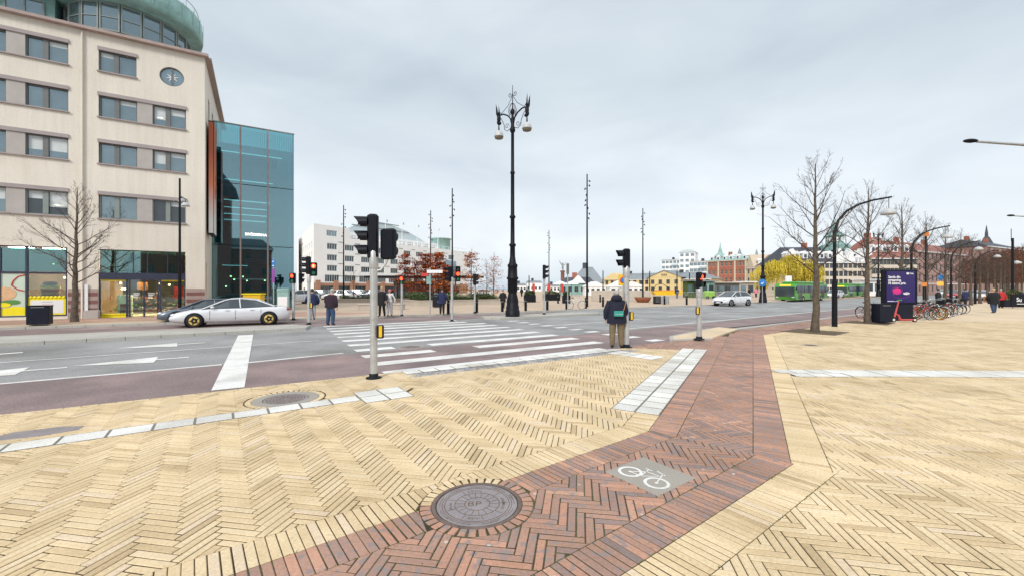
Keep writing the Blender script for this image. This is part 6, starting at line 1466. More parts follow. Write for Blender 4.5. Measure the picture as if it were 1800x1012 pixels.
def make_car(name, label, cat, loc, rz, mat, L=4.6, W=1.8, H=1.45, kind='sedan', rim='rim', group=None):
    """local: +x is forward"""
    t = thing(name, label, cat, loc, rz, group); s = L/4.6; h = H/1.45
    if kind == 'sedan': deck = [(-2.3, .72), (-2.2, .95), (-1.5, 1.0), (-.5, .95), (.9, .93), (1.6, .86), (2.1, .72), (2.3, .55)]; roof = [(-1.75, 1.0), (-.95, 1.36), (-.3, 1.45), (.2, 1.42), (1.15, .95)]
    elif kind == 'van': deck = [(-2.3, .7), (-2.25, 1.05), (0, 1.05), (1.2, 1.0), (1.9, .85), (2.3, .6)]; roof = [(-2.25, 1.05), (-2.15, 1.4), (-1, 1.46), (.5, 1.43), (1.45, .98)]
    else: deck = [(-2.3, .65), (-2.22, .95), (-1.5, 1.0), (0, .96), (1.1, .94), (1.75, .84), (2.15, .7), (2.3, .5)]; roof = [(-2.2, .98), (-1.9, 1.25), (-1.3, 1.42), (-.3, 1.45), (.3, 1.42), (1.3, .94)]
    xs = [-2.3, -2.25, -2.1, -1.85, -1.45, -1.0, -.5, 0, .5, .9, 1.2, 1.5, 1.8, 2.05, 2.2, 2.3]
    b = MB(); rings = []
    for x in xs:
        e = min(1, (2.3-abs(x))/.45); w = W/2*(.78+.22*math.sqrt(max(0, 1-(1-e)**2))); zt = interp(deck, x)*h; zb = (.22+.10*(1-e))*h
        ring = [(0, zb), (w*.86, zb), (w*.97, zb+.1*h), (w, zb+(zt-zb)*.45), (w*.985, zb+(zt-zb)*.7), (w*.94, zt-.05*h), (w*.86, zt), (w*.4, zt+.015), (0, zt+.02)]
        ring = [(y, z) for y, z in ring]+[(-y, z) for y, z in ring[-2:0:-1]]
        rings.append([(x*s, y, z) for y, z in ring])
    n = len(rings[0]); vs = [p for r in rings for p in r]; fs = [(i*n+k, (i+1)*n+k, (i+1)*n+(k+1) % n, i*n+(k+1) % n) for i in range(len(rings)-1) for k in range(n)]
    b.add(vs, fs, 0, True); b.add(rings[0], [tuple(range(n))]); b.add(rings[-1], [tuple(range(n-1, -1, -1))]); b.build('body', M[mat], t)
    # greenhouse
    gx = [roof[0][0]+(roof[-1][0]-roof[0][0])*i/14 for i in range(15)]; g = MB(); rr = []
    for x in gx:
        zt = interp(roof, x)*h; zb = interp(deck, x)*h-.02; zt = max(zt, zb+.005); k = min(1, (zt-zb)/(.4*h)); wb, wt = W/2*.90, W/2*(.90-.17*k)
        rr.append([(x*s, -wb, zb), (x*s, -wt, zt-.03*k), (x*s, -wt*.85, zt), (x*s, wt*.85, zt), (x*s, wt, zt-.03*k), (x*s, wb, zb)])
    vs = [p for r in rr for p in r]
    i_roof = [i for i, x in enumerate(gx) if interp(roof, x) > 1.355]
    fg = []; fr = []
    for i in range(len(gx)-1):
        for k in range(5):
            f = (i*6+k, (i+1)*6+k, (i+1)*6+k+1, i*6+k+1)[::-1]
            (fr if (1 <= k <= 3 and i in i_roof and i+1 in i_roof) else fg).append(f)
    g.add(vs, fg, 0, True); go = g.build('windows', M['car_glass'], t)
    r_ = MB(); r_.add([(x, y, z+.004) for x, y, z in vs], fr, 0, True)
    for sy in (-1, 1):
        r_.tube([((x)*s, sy*(W/2*.73+.005), interp(roof, x)*h-.02) for x in gx[i_roof[0]:i_roof[-1]+1]]+[], .035, 5)
        for xa, xb in ((gx[i_roof[0]], roof[0][0]+.1), (gx[i_roof[-1]], roof[-1][0])): r_.tube([(xa*s, sy*W/2*.735, interp(roof, xa)*h-.02), (xb*s, sy*W/2*.89, interp(deck, xb)*h)], .04, 5)
        xm = -.25; r_.tube([(xm*s, sy*W/2*.74, interp(roof, xm)*h-.02), ((xm-.05)*s, sy*W/2*.905, interp(deck, xm)*h)], .03, 5)
    r_.build('roof', M[mat], t)
    for sx in (-1, 1):
        for sy in (-1, 1):
            x = (1.4 if sx > 0 else -1.42)*s; R_ = .32*h**.3
            a = MB(); a.lathe([(R_+.07, -.005), (R_+.07, .006), (.01, .007)], (0, 0, 0), 20); a.build('wheel_arch', M['black'], t, (x, sy*(W/2-.004), R_), None, (R(90) if sy < 0 else R(-90), 0, 0))
            w = MB(); w.lathe([(R_*.62, -.1), (R_*.97, -.1), (R_, -.07), (R_, .07), (R_*.97, .1), (R_*.64, .095)], (0, 0, 0), 22); wo_ = w.build('wheel', M['tyre'], t, (x, sy*(W/2-.09), R_), None, (R(90) if sy < 0 else R(-90), 0, 0))
            q = MB(); q.lathe([(R_*.66, .06), (R_*.66, .098), (R_*.5, .10), (R_*.2, .085), (.02, .1)], (0, 0, 0), 20); q.build('rim', M[rim], wo_)
            sp = MB(); [sp.box((R_*.4*math.cos(k*1.2566), R_*.4*math.sin(k*1.2566), .101), (R_*.35, .05, .01), k*1.2566) for k in range(5)]; sp.build('spokes', M['tyre'], wo_)
    for sy in (-1, 1):
        MB().ball((2.13*s, sy*W/2*.70, .64*h), (.16, .2, .07), 10, 6).build('headlight', M['headl'], t); MB().ball((-2.2*s, sy*W/2*.72, .82*h), (.1, .2, .08), 10, 6).build('tail_lamp', M['tail'], t)
        MB().ball((.75*s, sy*(W/2+.03), 1.0*h), (.09, .07, .06), 8, 6).build('mirror', M[mat], t)
        for xd in (-1.1, -.1, .85): MB().box((xd*s, sy*(W/2*.997), .62*h), (.012, .006, .5*h)).build('door_gap', M['black'], t)
        for xd in (-.75, .2): MB().box((xd*s, sy*(W/2*.99), .84*h), (.18, .03, .03)).build('door_handle', M[mat], t)
    MB().box((2.27*s, 0, .42*h), (.06, 1.0, .18)).build('grille', M['black'], t); MB().box((2.31*s, 0, .38*h), (.02, .5, .11)).build('number_plate', M['flat_white'], t); MB().box((-2.29*s, 0, .55*h), (.03, .5, .11)).build('number_plate', M['flat_white'], t)
    return t
make_car('silver_car', 'long silver sedan with yellow wheel covers driving past the glass box', 'car', (-13.9, 21.05, -.03), R(30+180), 'p_silver', 4.9, 1.8, 1.34, 'sedan', 'rim_yellow')
make_car('dark_car', 'low dark grey car half hidden behind the silver sedan', 'car', (-16.3, 22.75, -.03), R(31+180), 'p_blue', 4.3, 1.75, 1.25, 'hatch')
make_car('white_car', 'white hatchback coming towards the crossing in front of the red brick palace', 'car', (22.7, 43.4, -.03), R(207), 'p_white', 4.3, 1.75, 1.5, 'hatch')
make_car('silver_hatchback', 'small silver car waiting in front of the second green bus', 'car', (56, 73.0, -.03), R(217), 'p_silver', 4.2, 1.75, 1.5, 'hatch')
for i, (u, Y, rz, mt, kind, lab) in enumerate(((622, 70, 0, 'p_silver', 'hatch', 'pale parked car before the hotel, right of the slim mast'), (555, 62, 8, 'p_dark', 'van', 'black van parked left of the man in jeans'), (523, 46, 60, 'p_white', 'van', 'white van behind the low red lamp signal'), (652, 66, 5, 'p_dark', 'hatch', 'dark parked car behind the tall near signal pole'), (737, 78, 0, 'p_white', 'van', 'white car half hidden by the low plants'), (846, 85, 5, 'p_silver', 'hatch', 'grey car under the canopy end right of the small signal'), (596, 58, 3, 'p_silver', 'hatch', 'silver car directly behind the man in jeans'), (697, 69, 0, 'p_blue', 'hatch', 'blue grey car beneath the station canopy'),
    (1722, 62, 60, 'p_white', 'van', 'white van at the far end of the pavement avenue'), (1690, 80, 60, 'p_silver', 'hatch', 'silver car between the tree trunks far right'), (1655, 92, 50, 'p_white', 'van', 'white car seen behind the bicycles'), (1672, 74, 50, 'p_red', 'hatch', 'red car far behind the bicycles'))):
    make_car('parked_car', lab, 'car', (*P_(u, Y), PZ0 if u < 1000 else 0), R(rz+180), mt, 4.4, 1.75, 1.48, kind, group='parked cars around the square')
def make_bus(label, loc, rz, L=12.0):
    t = thing('city_bus', label, 'bus', loc, rz, 'green city buses'); W = 2.5
    b = MB()
    pr = [(-L/2, .35), (L/2-.2, .35), (L/2, .8), (L/2, 2.2), (L/2-.25, 2.85), (-L/2+.1, 2.85), (-L/2, 2.6)]; b.xprism(pr, -W/2, W/2, axis='y'); b.build('body', M['p_green'], t)
    MB().box((-.1, 0, 1.95), (L-.5, W+.03, 1.15)).build('window_band', M['car_glass'], t)
    for k in range(7): 
        for sy in (-1, 1): MB().box((-L/2+1+k*1.6, sy*(W/2+.018), 1.95), (.1, .02, 1.15)).build('window_post', M['black'], t)
    MB().box((L/2-.02, 0, 1.6), (.12, W-.25, 1.5)).build('windscreen', M['car_glass'], t); MB().box((L/2-.12, 0, 2.6), (.1, 1.3, .22)).build('destination_display', pmat('lit_display', (.9, .6, .05), .5, emit=(1, .6, .05), estr=.5), t)
    r = MB(); r.bevbox((-.5, 0, 3.02), (L-2.5, W-.5, .38), .1); r.build('roof_pod', M['p_green'], t)
    for x in (-L/2+2.6, L/2-2.6):
        for sy in (-1, 1):
            w = MB().lathe([(.3, -.12), (.48, -.12), (.48, .12), (.3, .12)], (0, 0, 0), 18).build('wheel', M['tyre'], t, (x, sy*(W/2-.1), .48), None, (R(90) if sy < 0 else R(-90), 0, 0)); MB().lathe([(.3, .1), (.1, .13), (.02, .13)], (0, 0, 0), 14).build('rim', M['rim_yellow'], w)
    for sy in (-1, 1): MB().ball((L/2-.02, sy*.95, .75), (.06, .2, .12), 8, 6).build('headlight', M['headl'], t); 
    for sy in (-1, 1): MB().ball((L/2+.15, sy*1.4, 2.1), (.08, .1, .22), 8, 6).build('mirror', M['black'], t)
    for k in range(3): MB().box((L/2-1.6-k*4.2, W/2+.02, 1.5), (1.2, .02, 2.1)).build('door', M['car_glass'], t)
    return t
d37 = unit(R(37)); f = (36.3, 56.0)
bs = make_bus('nearer green city bus with lit yellow display at the willow tree', (f[0]+d37[0]*6, f[1]+d37[1]*6, -.03), R(217))
f = (61.5, 79); bs.scale = (1, 1, .84); c2 = clone(bs, (f[0]+d37[0]*6, f[1]+d37[1]*6, -.03), R(217), 'second green city bus further down the avenue behind the silver car')
# red tarpaulin of the far road work
# ------------------------------------------------------------ bicycles and scooters
M['b_black'] = pmat('black_bike_paint', (.02, .02, .022), .4, .2); M['b_red'] = pmat('red_bike_paint', (.4, .03, .03), .4, .2); M['b_orange'] = pmat('orange_wheel', (.75, .25, .03), .5); M['b_white'] = pmat('white_bike_paint', (.7, .7, .68), .4); M['b_blue'] = pmat('pale_blue_bike', (.25, .38, .5), .4); M['chrome'] = pmat('chromed_steel', (.7, .7, .7), .25, .9)
M['b_yellow'] = pmat('yellow_bike_paint', (.65, .5, .05), .4)
def bicycle(label, loc, rz, mt='b_black', rimmat='chrome', basket=False, group='bicycles parked in the rack', name='bicycle'):
    t = thing(name, label, 'bicycle', (loc[0], loc[1], loc[2] if len(loc) > 2 else 0), rz, group); r = .34; xw = .53
    for x in (-xw, xw):
        w = MB(); w.tube([(x+r*math.cos(a*math.pi/12), 0, r+r*math.sin(a*math.pi/12)) for a in range(24)], .02, 6, closed=True); wo_ = w.build('wheel', M['tyre'], t)
        q = MB(); q.tube([(x+(r-.025)*math.cos(a*math.pi/12), 0, r+(r-.025)*math.sin(a*math.pi/12)) for a in range(24)], .010, 4, closed=True); [q.cyl((x, 0, r), (x+(r-.03)*math.cos(a*math.pi/6), .0, r+(r-.03)*math.sin(a*math.pi/6)), .003, n=3, caps=False) for a in range(12)]; q.cyl((x, -.04, r), (x, .04, r), .022, n=8); q.build('rim', M[rimmat], wo_)
        m_ = MB(); m_.tube([(x+(r+.035)*math.cos(R(a)), 0, r+(r+.035)*math.sin(R(a))) for a in range(20, 175, 15)], .014, 4); m_.build('mudguard', M[mt], t)
    f = MB(); bb, st_, hd, hb = (-.08, 0, .29), (-.24, 0, .82), (.33, 0, .88), (.37, 0, .74)
    for a, b in ((bb, st_), (bb, hb), ((-.2, 0, .7), hd), ((-xw, 0, r), bb), ((-xw, 0, r), (-.2, 0, .72)), ((xw, 0, r), hb), (hb, hd)): f.tube([a, b], .017, 6)
    f.build('frame', M[mt], t)
    h = MB(); h.tube([(.33, 0, .88), (.31, 0, 1.02)], .013, 6); h.tube([(.12, -.29, 1.04), (.25, -.22, 1.07), (.33, 0, 1.02), (.25, .22, 1.07), (.12, .29, 1.04)], .013, 6); h.build('handlebar', M['chrome'], t)
    s = MB(); s.ball((-.28, 0, .93), (.14, .08, .035), 10, 6); s.cyl((-.24, 0, .82), (-.27, 0, .92), .013, n=6); s.build('saddle', M['black'], t)
    rk = MB(); [rk.tube([(-.3, y, .74), (-.75, y, .72), (-xw, y*1.2, r)], .008, 4) for y in (-.06, .06)]; rk.build('rear_rack', M['chrome'], t)
    if basket:
        k = MB(); k.bevbox((.52, 0, .98), (.28, .34, .22), .02); k.build('basket', M['black'], t)
    return t
bp1 = G(158, 567, .09)
bicycle('bicycle leaning behind the bare tree in front of the burger shop window', (X_at(100, 24.3), 24.3, PZ0), R(8), 'b_blue', 'chrome', True, None)
bx0 = G(1668, 556); protos = []
specs = [('b_red', 'chrome', 'red framed'), ('b_black', 'b_orange', 'orange wheeled black'), ('b_black', 'b_yellow', 'yellow rimmed black'), ('b_black', 'chrome', 'black'), ('b_white', 'chrome', 'white framed'), ('b_black', 'chrome', 'dark'), ('b_blue', 'chrome', 'pale blue'), ('b_black', 'b_white', 'white rimmed black')]
dP = unit(R(38))
order = ['nearest the board', 'second from the board', 'third from the board', 'fourth from the board', 'fifth from the board', 'sixth from the board', 'seventh from the board', 'eighth from the board', 'ninth from the board', 'tenth from the board', 'eleventh from the board', 'twelfth from the board', 'thirteenth from the board', 'fourteenth from the board', 'fifteenth from the board', 'last in the row']
q = random.Random(11)
for k in range(16):
    mt, rm, ad = specs[k % 8]
    x0, y0 = 23.2, 23.9; t_ = k*.72
    loc = (x0+dP[0]*t_+q.uniform(-.22, .28), y0+dP[1]*t_+q.uniform(-.3, .25), 0); jz = q.uniform(-24, 22)
    if k < 8: pb_ = bicycle(ad+' bicycle in the rack, '+order[k], loc, R(-22+jz), mt, rm, k % 3 == 1); protos.append(pb_)
    else: pb_ = clone(protos[k % 8], loc, R(-22+jz), ad+' bicycle in the rack, '+order[k])
    pb_.rotation_euler[0] = R(q.uniform(-11, 11)); pb_.scale = (1, 1, q.uniform(.93, 1.06))
t = thing('bicycle_rack', 'low galvanised bicycle rack holding the parked bicycles', 'bicycle rack', (23.0, 23.7, 0), R(38))
for k in range(14): MB().tube([(k*.8, -.1, 0), (k*.8, -.1, .35), (k*.8, .3, .35), (k*.8, .3, 0)], .012, 6).build('hoop', M['galv'], t)
MB().tube([(-.2, -.1, .04), (11.5, -.1, .04)], .02, 6).build('ground_rail', M['galv'], t)
bicycle('lone bicycle leaning to the left of the dark litter bin', (X_at(1527, 25.5), 25.5, 0), R(5), 'b_black', 'chrome', False, None)
bicycle('white bicycle with dark box passing in front of the thickest mast', (*G(1012, 543, .09), PZ0), R(12), 'b_white', 'b_white', False, None, 'white_bicycle')
# scooter
p = P_(1583, 22.35); es = thing('kick_scooter', 'coral red electric kick scooter parked before the advertising board', 'kick scooter', (p[0], p[1], 0), R(3)); M['coral'] = pmat('coral_red_plastic', (.62, .08, .07), .4)
b = MB(); b.tube([(-.33, 0, .28), (-.30, 0, .42), (-.1, 0, 1.12)], [.045, .04, .03], 8); b.build('stem', M['coral'], es)
b = MB(); b.tube([(-.30, 0, .45), (-.12, 0, .38), (-.02, 0, .16)], [.04, .04, .05], 8); b.build('neck', M['coral'], es)
MB().bevbox((.32, 0, .13), (.75, .17, .07), .02).build('deck', M['coral'], es)
b = MB(); b.tube([(-.1, -.26, 1.12), (-.09, 0, 1.14), (-.1, .26, 1.12)], .018, 8); b.build('handlebar', M['black'], es); MB().bevbox((-.06, 0, 1.16), (.1, .22, .05), .015).build('display', pmat('green_display', (.06, .45, .08), .4), es)
for x, sz in ((-.4, .13), (.78, .13)):
    w = MB(); w.lathe([(.05, -.03), (sz, -.03), (sz, .03), (.05, .03)], (0, 0, 0), 18); wo_ = w.build('wheel', M['tyre'], es, (x, 0, sz), None, (R(90), 0, 0)); MB().lathe([(.07, -.034), (.07, .034)], (0, 0, 0), 12).build('rim', M['b_white'], wo_)
MB().ball((.78, 0, .22), (.17, .06, .06), 8, 6).build('rear_mudguard', M['black'], es)
# ------------------------------------------------------------ trees
def bare_tree_mesh(seed, H, clear, spread, trunk_r, n1=34, up=.9, lean=0.0, dens=1.0, r2=.0):
    """returns (trunk MB, crown MB)"""
    q = random.Random(seed); tr = MB(); cr_ = MB()
    pts = []; x = y = 0.0; N = 14
    for i in range(N+1):
        z = H*i/N; pts.append((x, y, z)); x += q.gauss(0, .018)*H/7+lean*.02; y += q.gauss(0, .018)*H/7
    rad = [trunk_r*(1.18 if i == 0 else 1)*(1-.93*(i/N)**.9)+.006 for i in range(N+1)]
    tr.tube(pts, rad, 9)
    def at(t):
        f = t*N; i = min(N-1, int(f)); u = f-i; a, b = pts[i], pts[i+1]; return Vector([a[k]+(b[k]-a[k])*u for k in range(3)]), rad[i]+(rad[i+1]-rad[i])*u
    def branch(p, d, L, r, lev):
        segs = 5 if lev == 0 else (3 if lev == 1 else 2); P = [p.copy()]; rr = [r]; dd = d.copy(); c = p.copy()
        for i in range(segs):
            dd = (dd+Vector((q.gauss(0, .10), q.gauss(0, .10), q.gauss(.07*up if lev == 0 else .04, .08)))).normalized(); c = c+dd*(L/segs); P.append(c.copy()); rr.append(max(.0022, r*(1-.8*(i+1)/segs)))
        cr_.tube(P, rr, 5 if lev == 0 else 3)
        if lev >= 3: return
        nb = int(([11, 6, 3][lev])*dens*(.6+.5*L/spread if lev == 0 else 1))
        for k in range(nb):
            t = q.uniform(.22 if lev == 0 else .15, .98); f = t*segs; i = min(segs-1, int(f)); u = f-i; b = P[i].lerp(P[i+1], u); base = (P[i+1]-P[i]).normalized()
            side = base.orthogonal().normalized(); side.rotate(Matrix.Rotation(q.uniform(0, 6.28), 3, base)); nd = (base*q.uniform(.75, 1.1)+side*q.uniform(.5, .9)+Vector((0, 0, .12))).normalized()
            branch(b, nd, L*q.uniform(.2, .42)*(1.2-t*.6), max(.003, rr[i]*.5), lev+1)
    for k in range(n1):
        t = clear/H+(1-clear/H)*((k+q.random())/n1)**1.0*.97; p, r = at(t); a = k*2.399+q.uniform(-.5, .5); g = (t-clear/H)/(1-clear/H)
        L = spread*(.55+.75*math.sin(math.pi*min(1, .22+g*.72)))*(1.02-g*.62)*q.uniform(.75, 1.15); el = R(18+g*48+q.uniform(-8, 10))
        branch(p, Vector((math.cos(a)*math.cos(el), math.sin(a)*math.cos(el), math.sin(el))), L, max(.007, min(.03, r*.36)), 0)
    return tr, cr_
def tree_thing(name, label, loc, rz, tr_me, cr_me, group, z=0, extra=None):
    t = thing(name, label, 'tree', (loc[0], loc[1], z), rz, group); link('trunk', tr_me, t); link('crown', cr_me, t)
    return t
var = []
for s in range(4):
    a, b = bare_tree_mesh(20+s, 6.9, 2.1, 2.25, .145, n1=26, dens=.85, up=1.6); var.append((a.mesh('trunk', M['trunk']), b.mesh('crown', M['twig'])))
t1 = tree_thing('plane_tree', 'nearest bare plane tree, rising from a square soil pit beside the curved lamp', G(1432, 583), R(40), *var[0], 'bare plane trees along the pavement')
tree_labels = ['second bare plane tree, beside the dark litter bin', 'third bare plane tree, rising behind the violet advertising board', 'fourth bare tree of the row, above the parked bicycles', 'fifth bare tree of the row', 'sixth bare tree of the row', 'seventh bare tree of the row', 'eighth bare tree of the row', 'ninth bare tree of the row', 'tenth bare tree of the row', 'eleventh bare tree of the row', 'twelfth bare tree of the row', 'last small bare tree of the row']
p1, p2 = G(1432, 583), G(1525, 567)
for k in range(12):
    st = (5.98, 4.5); x, y = p2[0]+st[0]*k, p2[1]+st[1]*k
    lab = tree_labels[k]
    if 'of the row' in lab and 'fourth' not in lab: lab = 'bare plane tree, '+lab.replace(' bare tree of the row', ' of the row counted from the camera')
    tree_thing('plane_tree', lab, (x, y), R(77*k+30), *var[(k+1) % 4], 'bare plane trees along the pavement')
# tree pits
for p, lab in ((p1, 'square soil pit round the nearest plane tree'), (p2, 'square soil pit round the second plane tree')):
    t = thing('tree_pit', lab, 'tree pit', (p[0], p[1], .002), R(38)); MB().bevbox((0, 0, .0), (1.75, 1.75, .012), .004).build('soil', pmat('pit_soil', (.12, .085, .04), .95, var=.4, scale=3, fine=.3), t)
    for sx, sy, w, h in ((0, .9, 1.86, .06), (0, -.9, 1.86, .06), (.9, 0, .06, 1.74), (-.9, 0, .06, 1.74)): MB().box((sx, sy, .008), (w, h, .014)).build('edging', M['rust_iron'], t)
a, b = bare_tree_mesh(77, 6.7, 1.9, 2.15, .15, n1=26, up=.9, dens=.95); tree_thing('bare_street_tree', 'wide bare tree in front of the burger shop at the left edge', G(131, 565, .09), R(10), a.mesh('trunk', M['trunk']), b.mesh('crown', M['twig']), None, PZ0)
# brown park trees at the far right
M['rust_twig'] = pmat('reddish_twigs', (.15, .065, .038), .95, var=.3, scale=.7)
a, b = bare_tree_mesh(5, 8.5, 2.4, 3.0, .17, n1=26, dens=1.25)
q = random.Random(9)
for i in range(2600):
    a1 = q.uniform(0, 6.28); e = q.random()**.5; z = q.uniform(2.8, 8.3); r = 2.9*e*math.sin(math.pi*min(.97, (z-1.8)/7.2)); x, y = r*math.cos(a1), r*math.sin(a1); s = .16
    b.add([(x, y, z), (x+q.uniform(-s, s), y+q.uniform(-s, s), z+q.uniform(-s, s)), (x+q.uniform(-s, s), y+q.uniform(-s, s), z+q.uniform(0, s*1.6))], [(0, 1, 2)])
pm = (a.mesh('trunk', M['trunk']), b.mesh('crown', M['rust_twig']))
parks = [(1716, 95), (1731, 84), (1746, 96), (1752, 78), (1764, 90), (1775, 74), (1786, 86), (1795, 68), (1806, 76), (1738, 108), (1770, 105), (1699, 100), (1790, 98)]
PARK = ['leftmost park tree, small behind the tree row', 'park tree just left of the white van', 'park tree behind the white van', 'park tree above the walker in the wide black coat', 'park tree above the person in red', 'park tree left of the tall dark post', 'park tree right behind the tall dark post', 'big park tree above the black cafe barrier', 'rightmost park tree cut by the edge', 'deepest park tree seen between the trunks', 'second deepest park tree left of the dark post', 'park tree at the very start of the wood', 'park tree behind the cafe barrier']
for k, (u, Y) in enumerate(parks): 
    tree_thing('park_tree', 'rust brown '+PARK[k], P_(u, Y), R(50*k), *pm, 'rust brown park trees', 0)
# autumn trees
M['leaf_orange'] = pmat('orange_leaves', (.62, .18, .02), .8, var=.45, scale=3); M['leaf_red'] = pmat('red_brown_leaves', (.36, .06, .025), .8, var=.4, scale=3); M['leaf_amber'] = pmat('amber_leaves', (.62, .28, .06), .8, var=.4, scale=3)
def autumn(label, loc, H, seed, mt, nleaf, z=PZ0, spread=1.5, lo=1.3):
    a, b = bare_tree_mesh(seed, H, 1.2, spread, .07, n1=20, dens=.7, up=.3); t = tree_thing('autumn_tree', label, loc, 0, a.mesh('trunk', M['trunk']), b.mesh('crown', M['twig']), 'autumn trees in the planter', z)
    q = random.Random(seed); l = MB()
    cl_ = []
    for k in range(60):
        z_ = lo+(H-lo)*q.random(); g = (z_-lo)/(H-lo); r = spread*(1.05-g*.8)*q.random()**.5; a1 = q.uniform(0, 6.28); cl_.append((r*math.cos(a1), r*math.sin(a1), z_))
    for k in range(nleaf):
        c = q.choice(cl_); x, y, z_ = c[0]+q.gauss(0, .24), c[1]+q.gauss(0, .24), c[2]+q.gauss(0, .07); s = q.uniform(.07, .13); a1 = q.uniform(0, 6.28); e = q.uniform(-.7, .7); ca, sa = unit(a1)
        l.add([(x-ca*s, y-sa*s, z_-s*e), (x+sa*s*.7, y-ca*s*.7, z_), (x+ca*s, y+sa*s, z_+s*e), (x-sa*s*.7, y+ca*s*.7, z_)], [(0, 1, 2, 3)], q.choice((0, 0, 1)))
    stuff(l.build('leaves', [M[mt], M['leaf_red' if mt != 'leaf_red' else 'leaf_orange']], t)); return t
for i, (u, Y, vt, mt, n, lab) in enumerate(((711, 47, 450, 'leaf_red', 1900, 'leftmost red brown autumn tree in the planter'), (729, 49, 462, 'leaf_red', 1300, 'small red autumn tree second from the left'), (748, 48, 452, 'leaf_red', 3000, 'full dark red autumn tree left of the mast'), (770, 46, 448, 'leaf_orange', 4200, 'brightest orange autumn tree right of the mast'), (783, 50, 470, 'leaf_orange', 3200, 'low orange autumn tree behind the twin headed signal'), (828, 46, 440, 'leaf_amber', 1500, 'taller thin amber autumn tree right of the twin headed signal'), (868, 48, 448, 'leaf_red', 420, 'nearly bare autumn tree left of the griffin lamp'), (856, 53, 458, 'leaf_amber', 300, 'sparse young tree with a few amber leaves'))):
    H = Z_at(vt, Y)-.1; autumn(lab, P_(u, Y), H, 40+i, mt, n, .4 if i < 5 else .2, spread=1.35 if n > 500 else 1.5, lo=1.0)
a, b = bare_tree_mesh(61, 4.2, 1.5, 1.6, .06, n1=18, dens=.6); tree_thing('young_bare_tree', 'small pale bare tree in front of the hotel ground floor', P_(622, 55), 0, a.mesh('trunk', M['trunk']), b.mesh('crown', M['twig']), None, .3)
# willow
M['willow'] = pmat('willow_leaves', (.58, .46, .05), .85, var=.35, scale=.6)
wt = thing('willow_tree', 'yellow green weeping willow in front of the beige corner house', 'tree', (*P_(1384, 88), PZ0)); a, b = bare_tree_mesh(88, 8.6, 2, 4.2, .35, n1=22, dens=.5); a.build('trunk', M['trunk'], wt); b.build('crown', M['trunk'], wt)
q = random.Random(4); l = MB()
blobs = [(q.uniform(-5, 5), q.uniform(-3, 3)) for _ in range(26)]
for bx, by in blobs:
    bx *= 1.25; top = 8.8-.09*(bx*bx)-q.uniform(0, 1.0); rr = q.uniform(.9, 1.7)
    for _ in range(46):
        a1 = q.uniform(0, 6.28); r = rr*q.random()**.5; x, y = bx+r*math.cos(a1), by+r*math.sin(a1); z0 = top-.5*r*r/rr; z1 = max(1.8, z0-q.uniform(1.5, 4.5)); z_ = z0
        while z_ > z1:
            s = .16; x += q.gauss(0, .03); y += q.gauss(0, .03); a2 = q.uniform(0, 6.28); l.add([(x, y, z_), (x+s*math.cos(a2), y+s*math.sin(a2), z_-.12), (x+q.uniform(-.05, .05), y, z_-.42)], [(0, 1, 2)]); z_ -= .26
stuff(l.build('leaves', M['willow'], wt))
t = thing('advertising_flag', 'white advertising pillar in front of the willow above the green bus', 'sign', (*P_(1386, 70), 0)); MB().bevbox((0, 0, 1.9), (1.0, .3, 3.8), .05).build('pillar', M['flat_white'], t)
# ------------------------------------------------------------ people
M['skin'] = pmat('skin', (.52, .31, .22), .6, var=.05); M['hair_grey'] = pmat('grey_hair', (.42, .40, .36), .8, var=.2, scale=20); M['hair_dark'] = pmat('dark_hair', (.04, .03, .025), .7, var=.2, scale=20); M['hair_blond'] = pmat('blond_hair', (.5, .36, .2), .8, var=.2, scale=20)
M['eye'] = pmat('eye', (.03, .03, .03), .2, var=0); M['shoe'] = pmat('dark_shoe', (.035, .028, .025), .6, var=.2)
def cloth(name, c): return pmat(name, c, .85, var=.22, scale=5, fine=.12, fscale=40, bump=.5, bscale=14)
M['navy_coat'] = cloth('navy_quilted_nylon', (.009, .011, .028)); M['khaki'] = cloth('khaki_trousers', (.17, .125, .07)); M['jeans'] = cloth('blue_jeans', (.035, .07, .14)); M['burgundy'] = cloth('dark_burgundy_jacket', (.022, .009, .018)); M['pale_jeans'] = cloth('pale_trousers', (.42, .42, .44)); M['blk'] = cloth('black_cloth', (.01, .01, .013)); M['turq'] = pmat('turquoise_leather', (.03, .30, .25), .45, var=.08); M['pinkk'] = cloth('pink_knit', (.62, .2, .28)); M['wht'] = cloth('white_cloth', (.7, .68, .66)); M['redc'] = cloth('red_cloth', (.5, .03, .03)); M['blueg'] = cloth('blue_jacket', (.018, .025, .075)); M['tan'] = cloth('tan_leather', (.4, .2, .08))
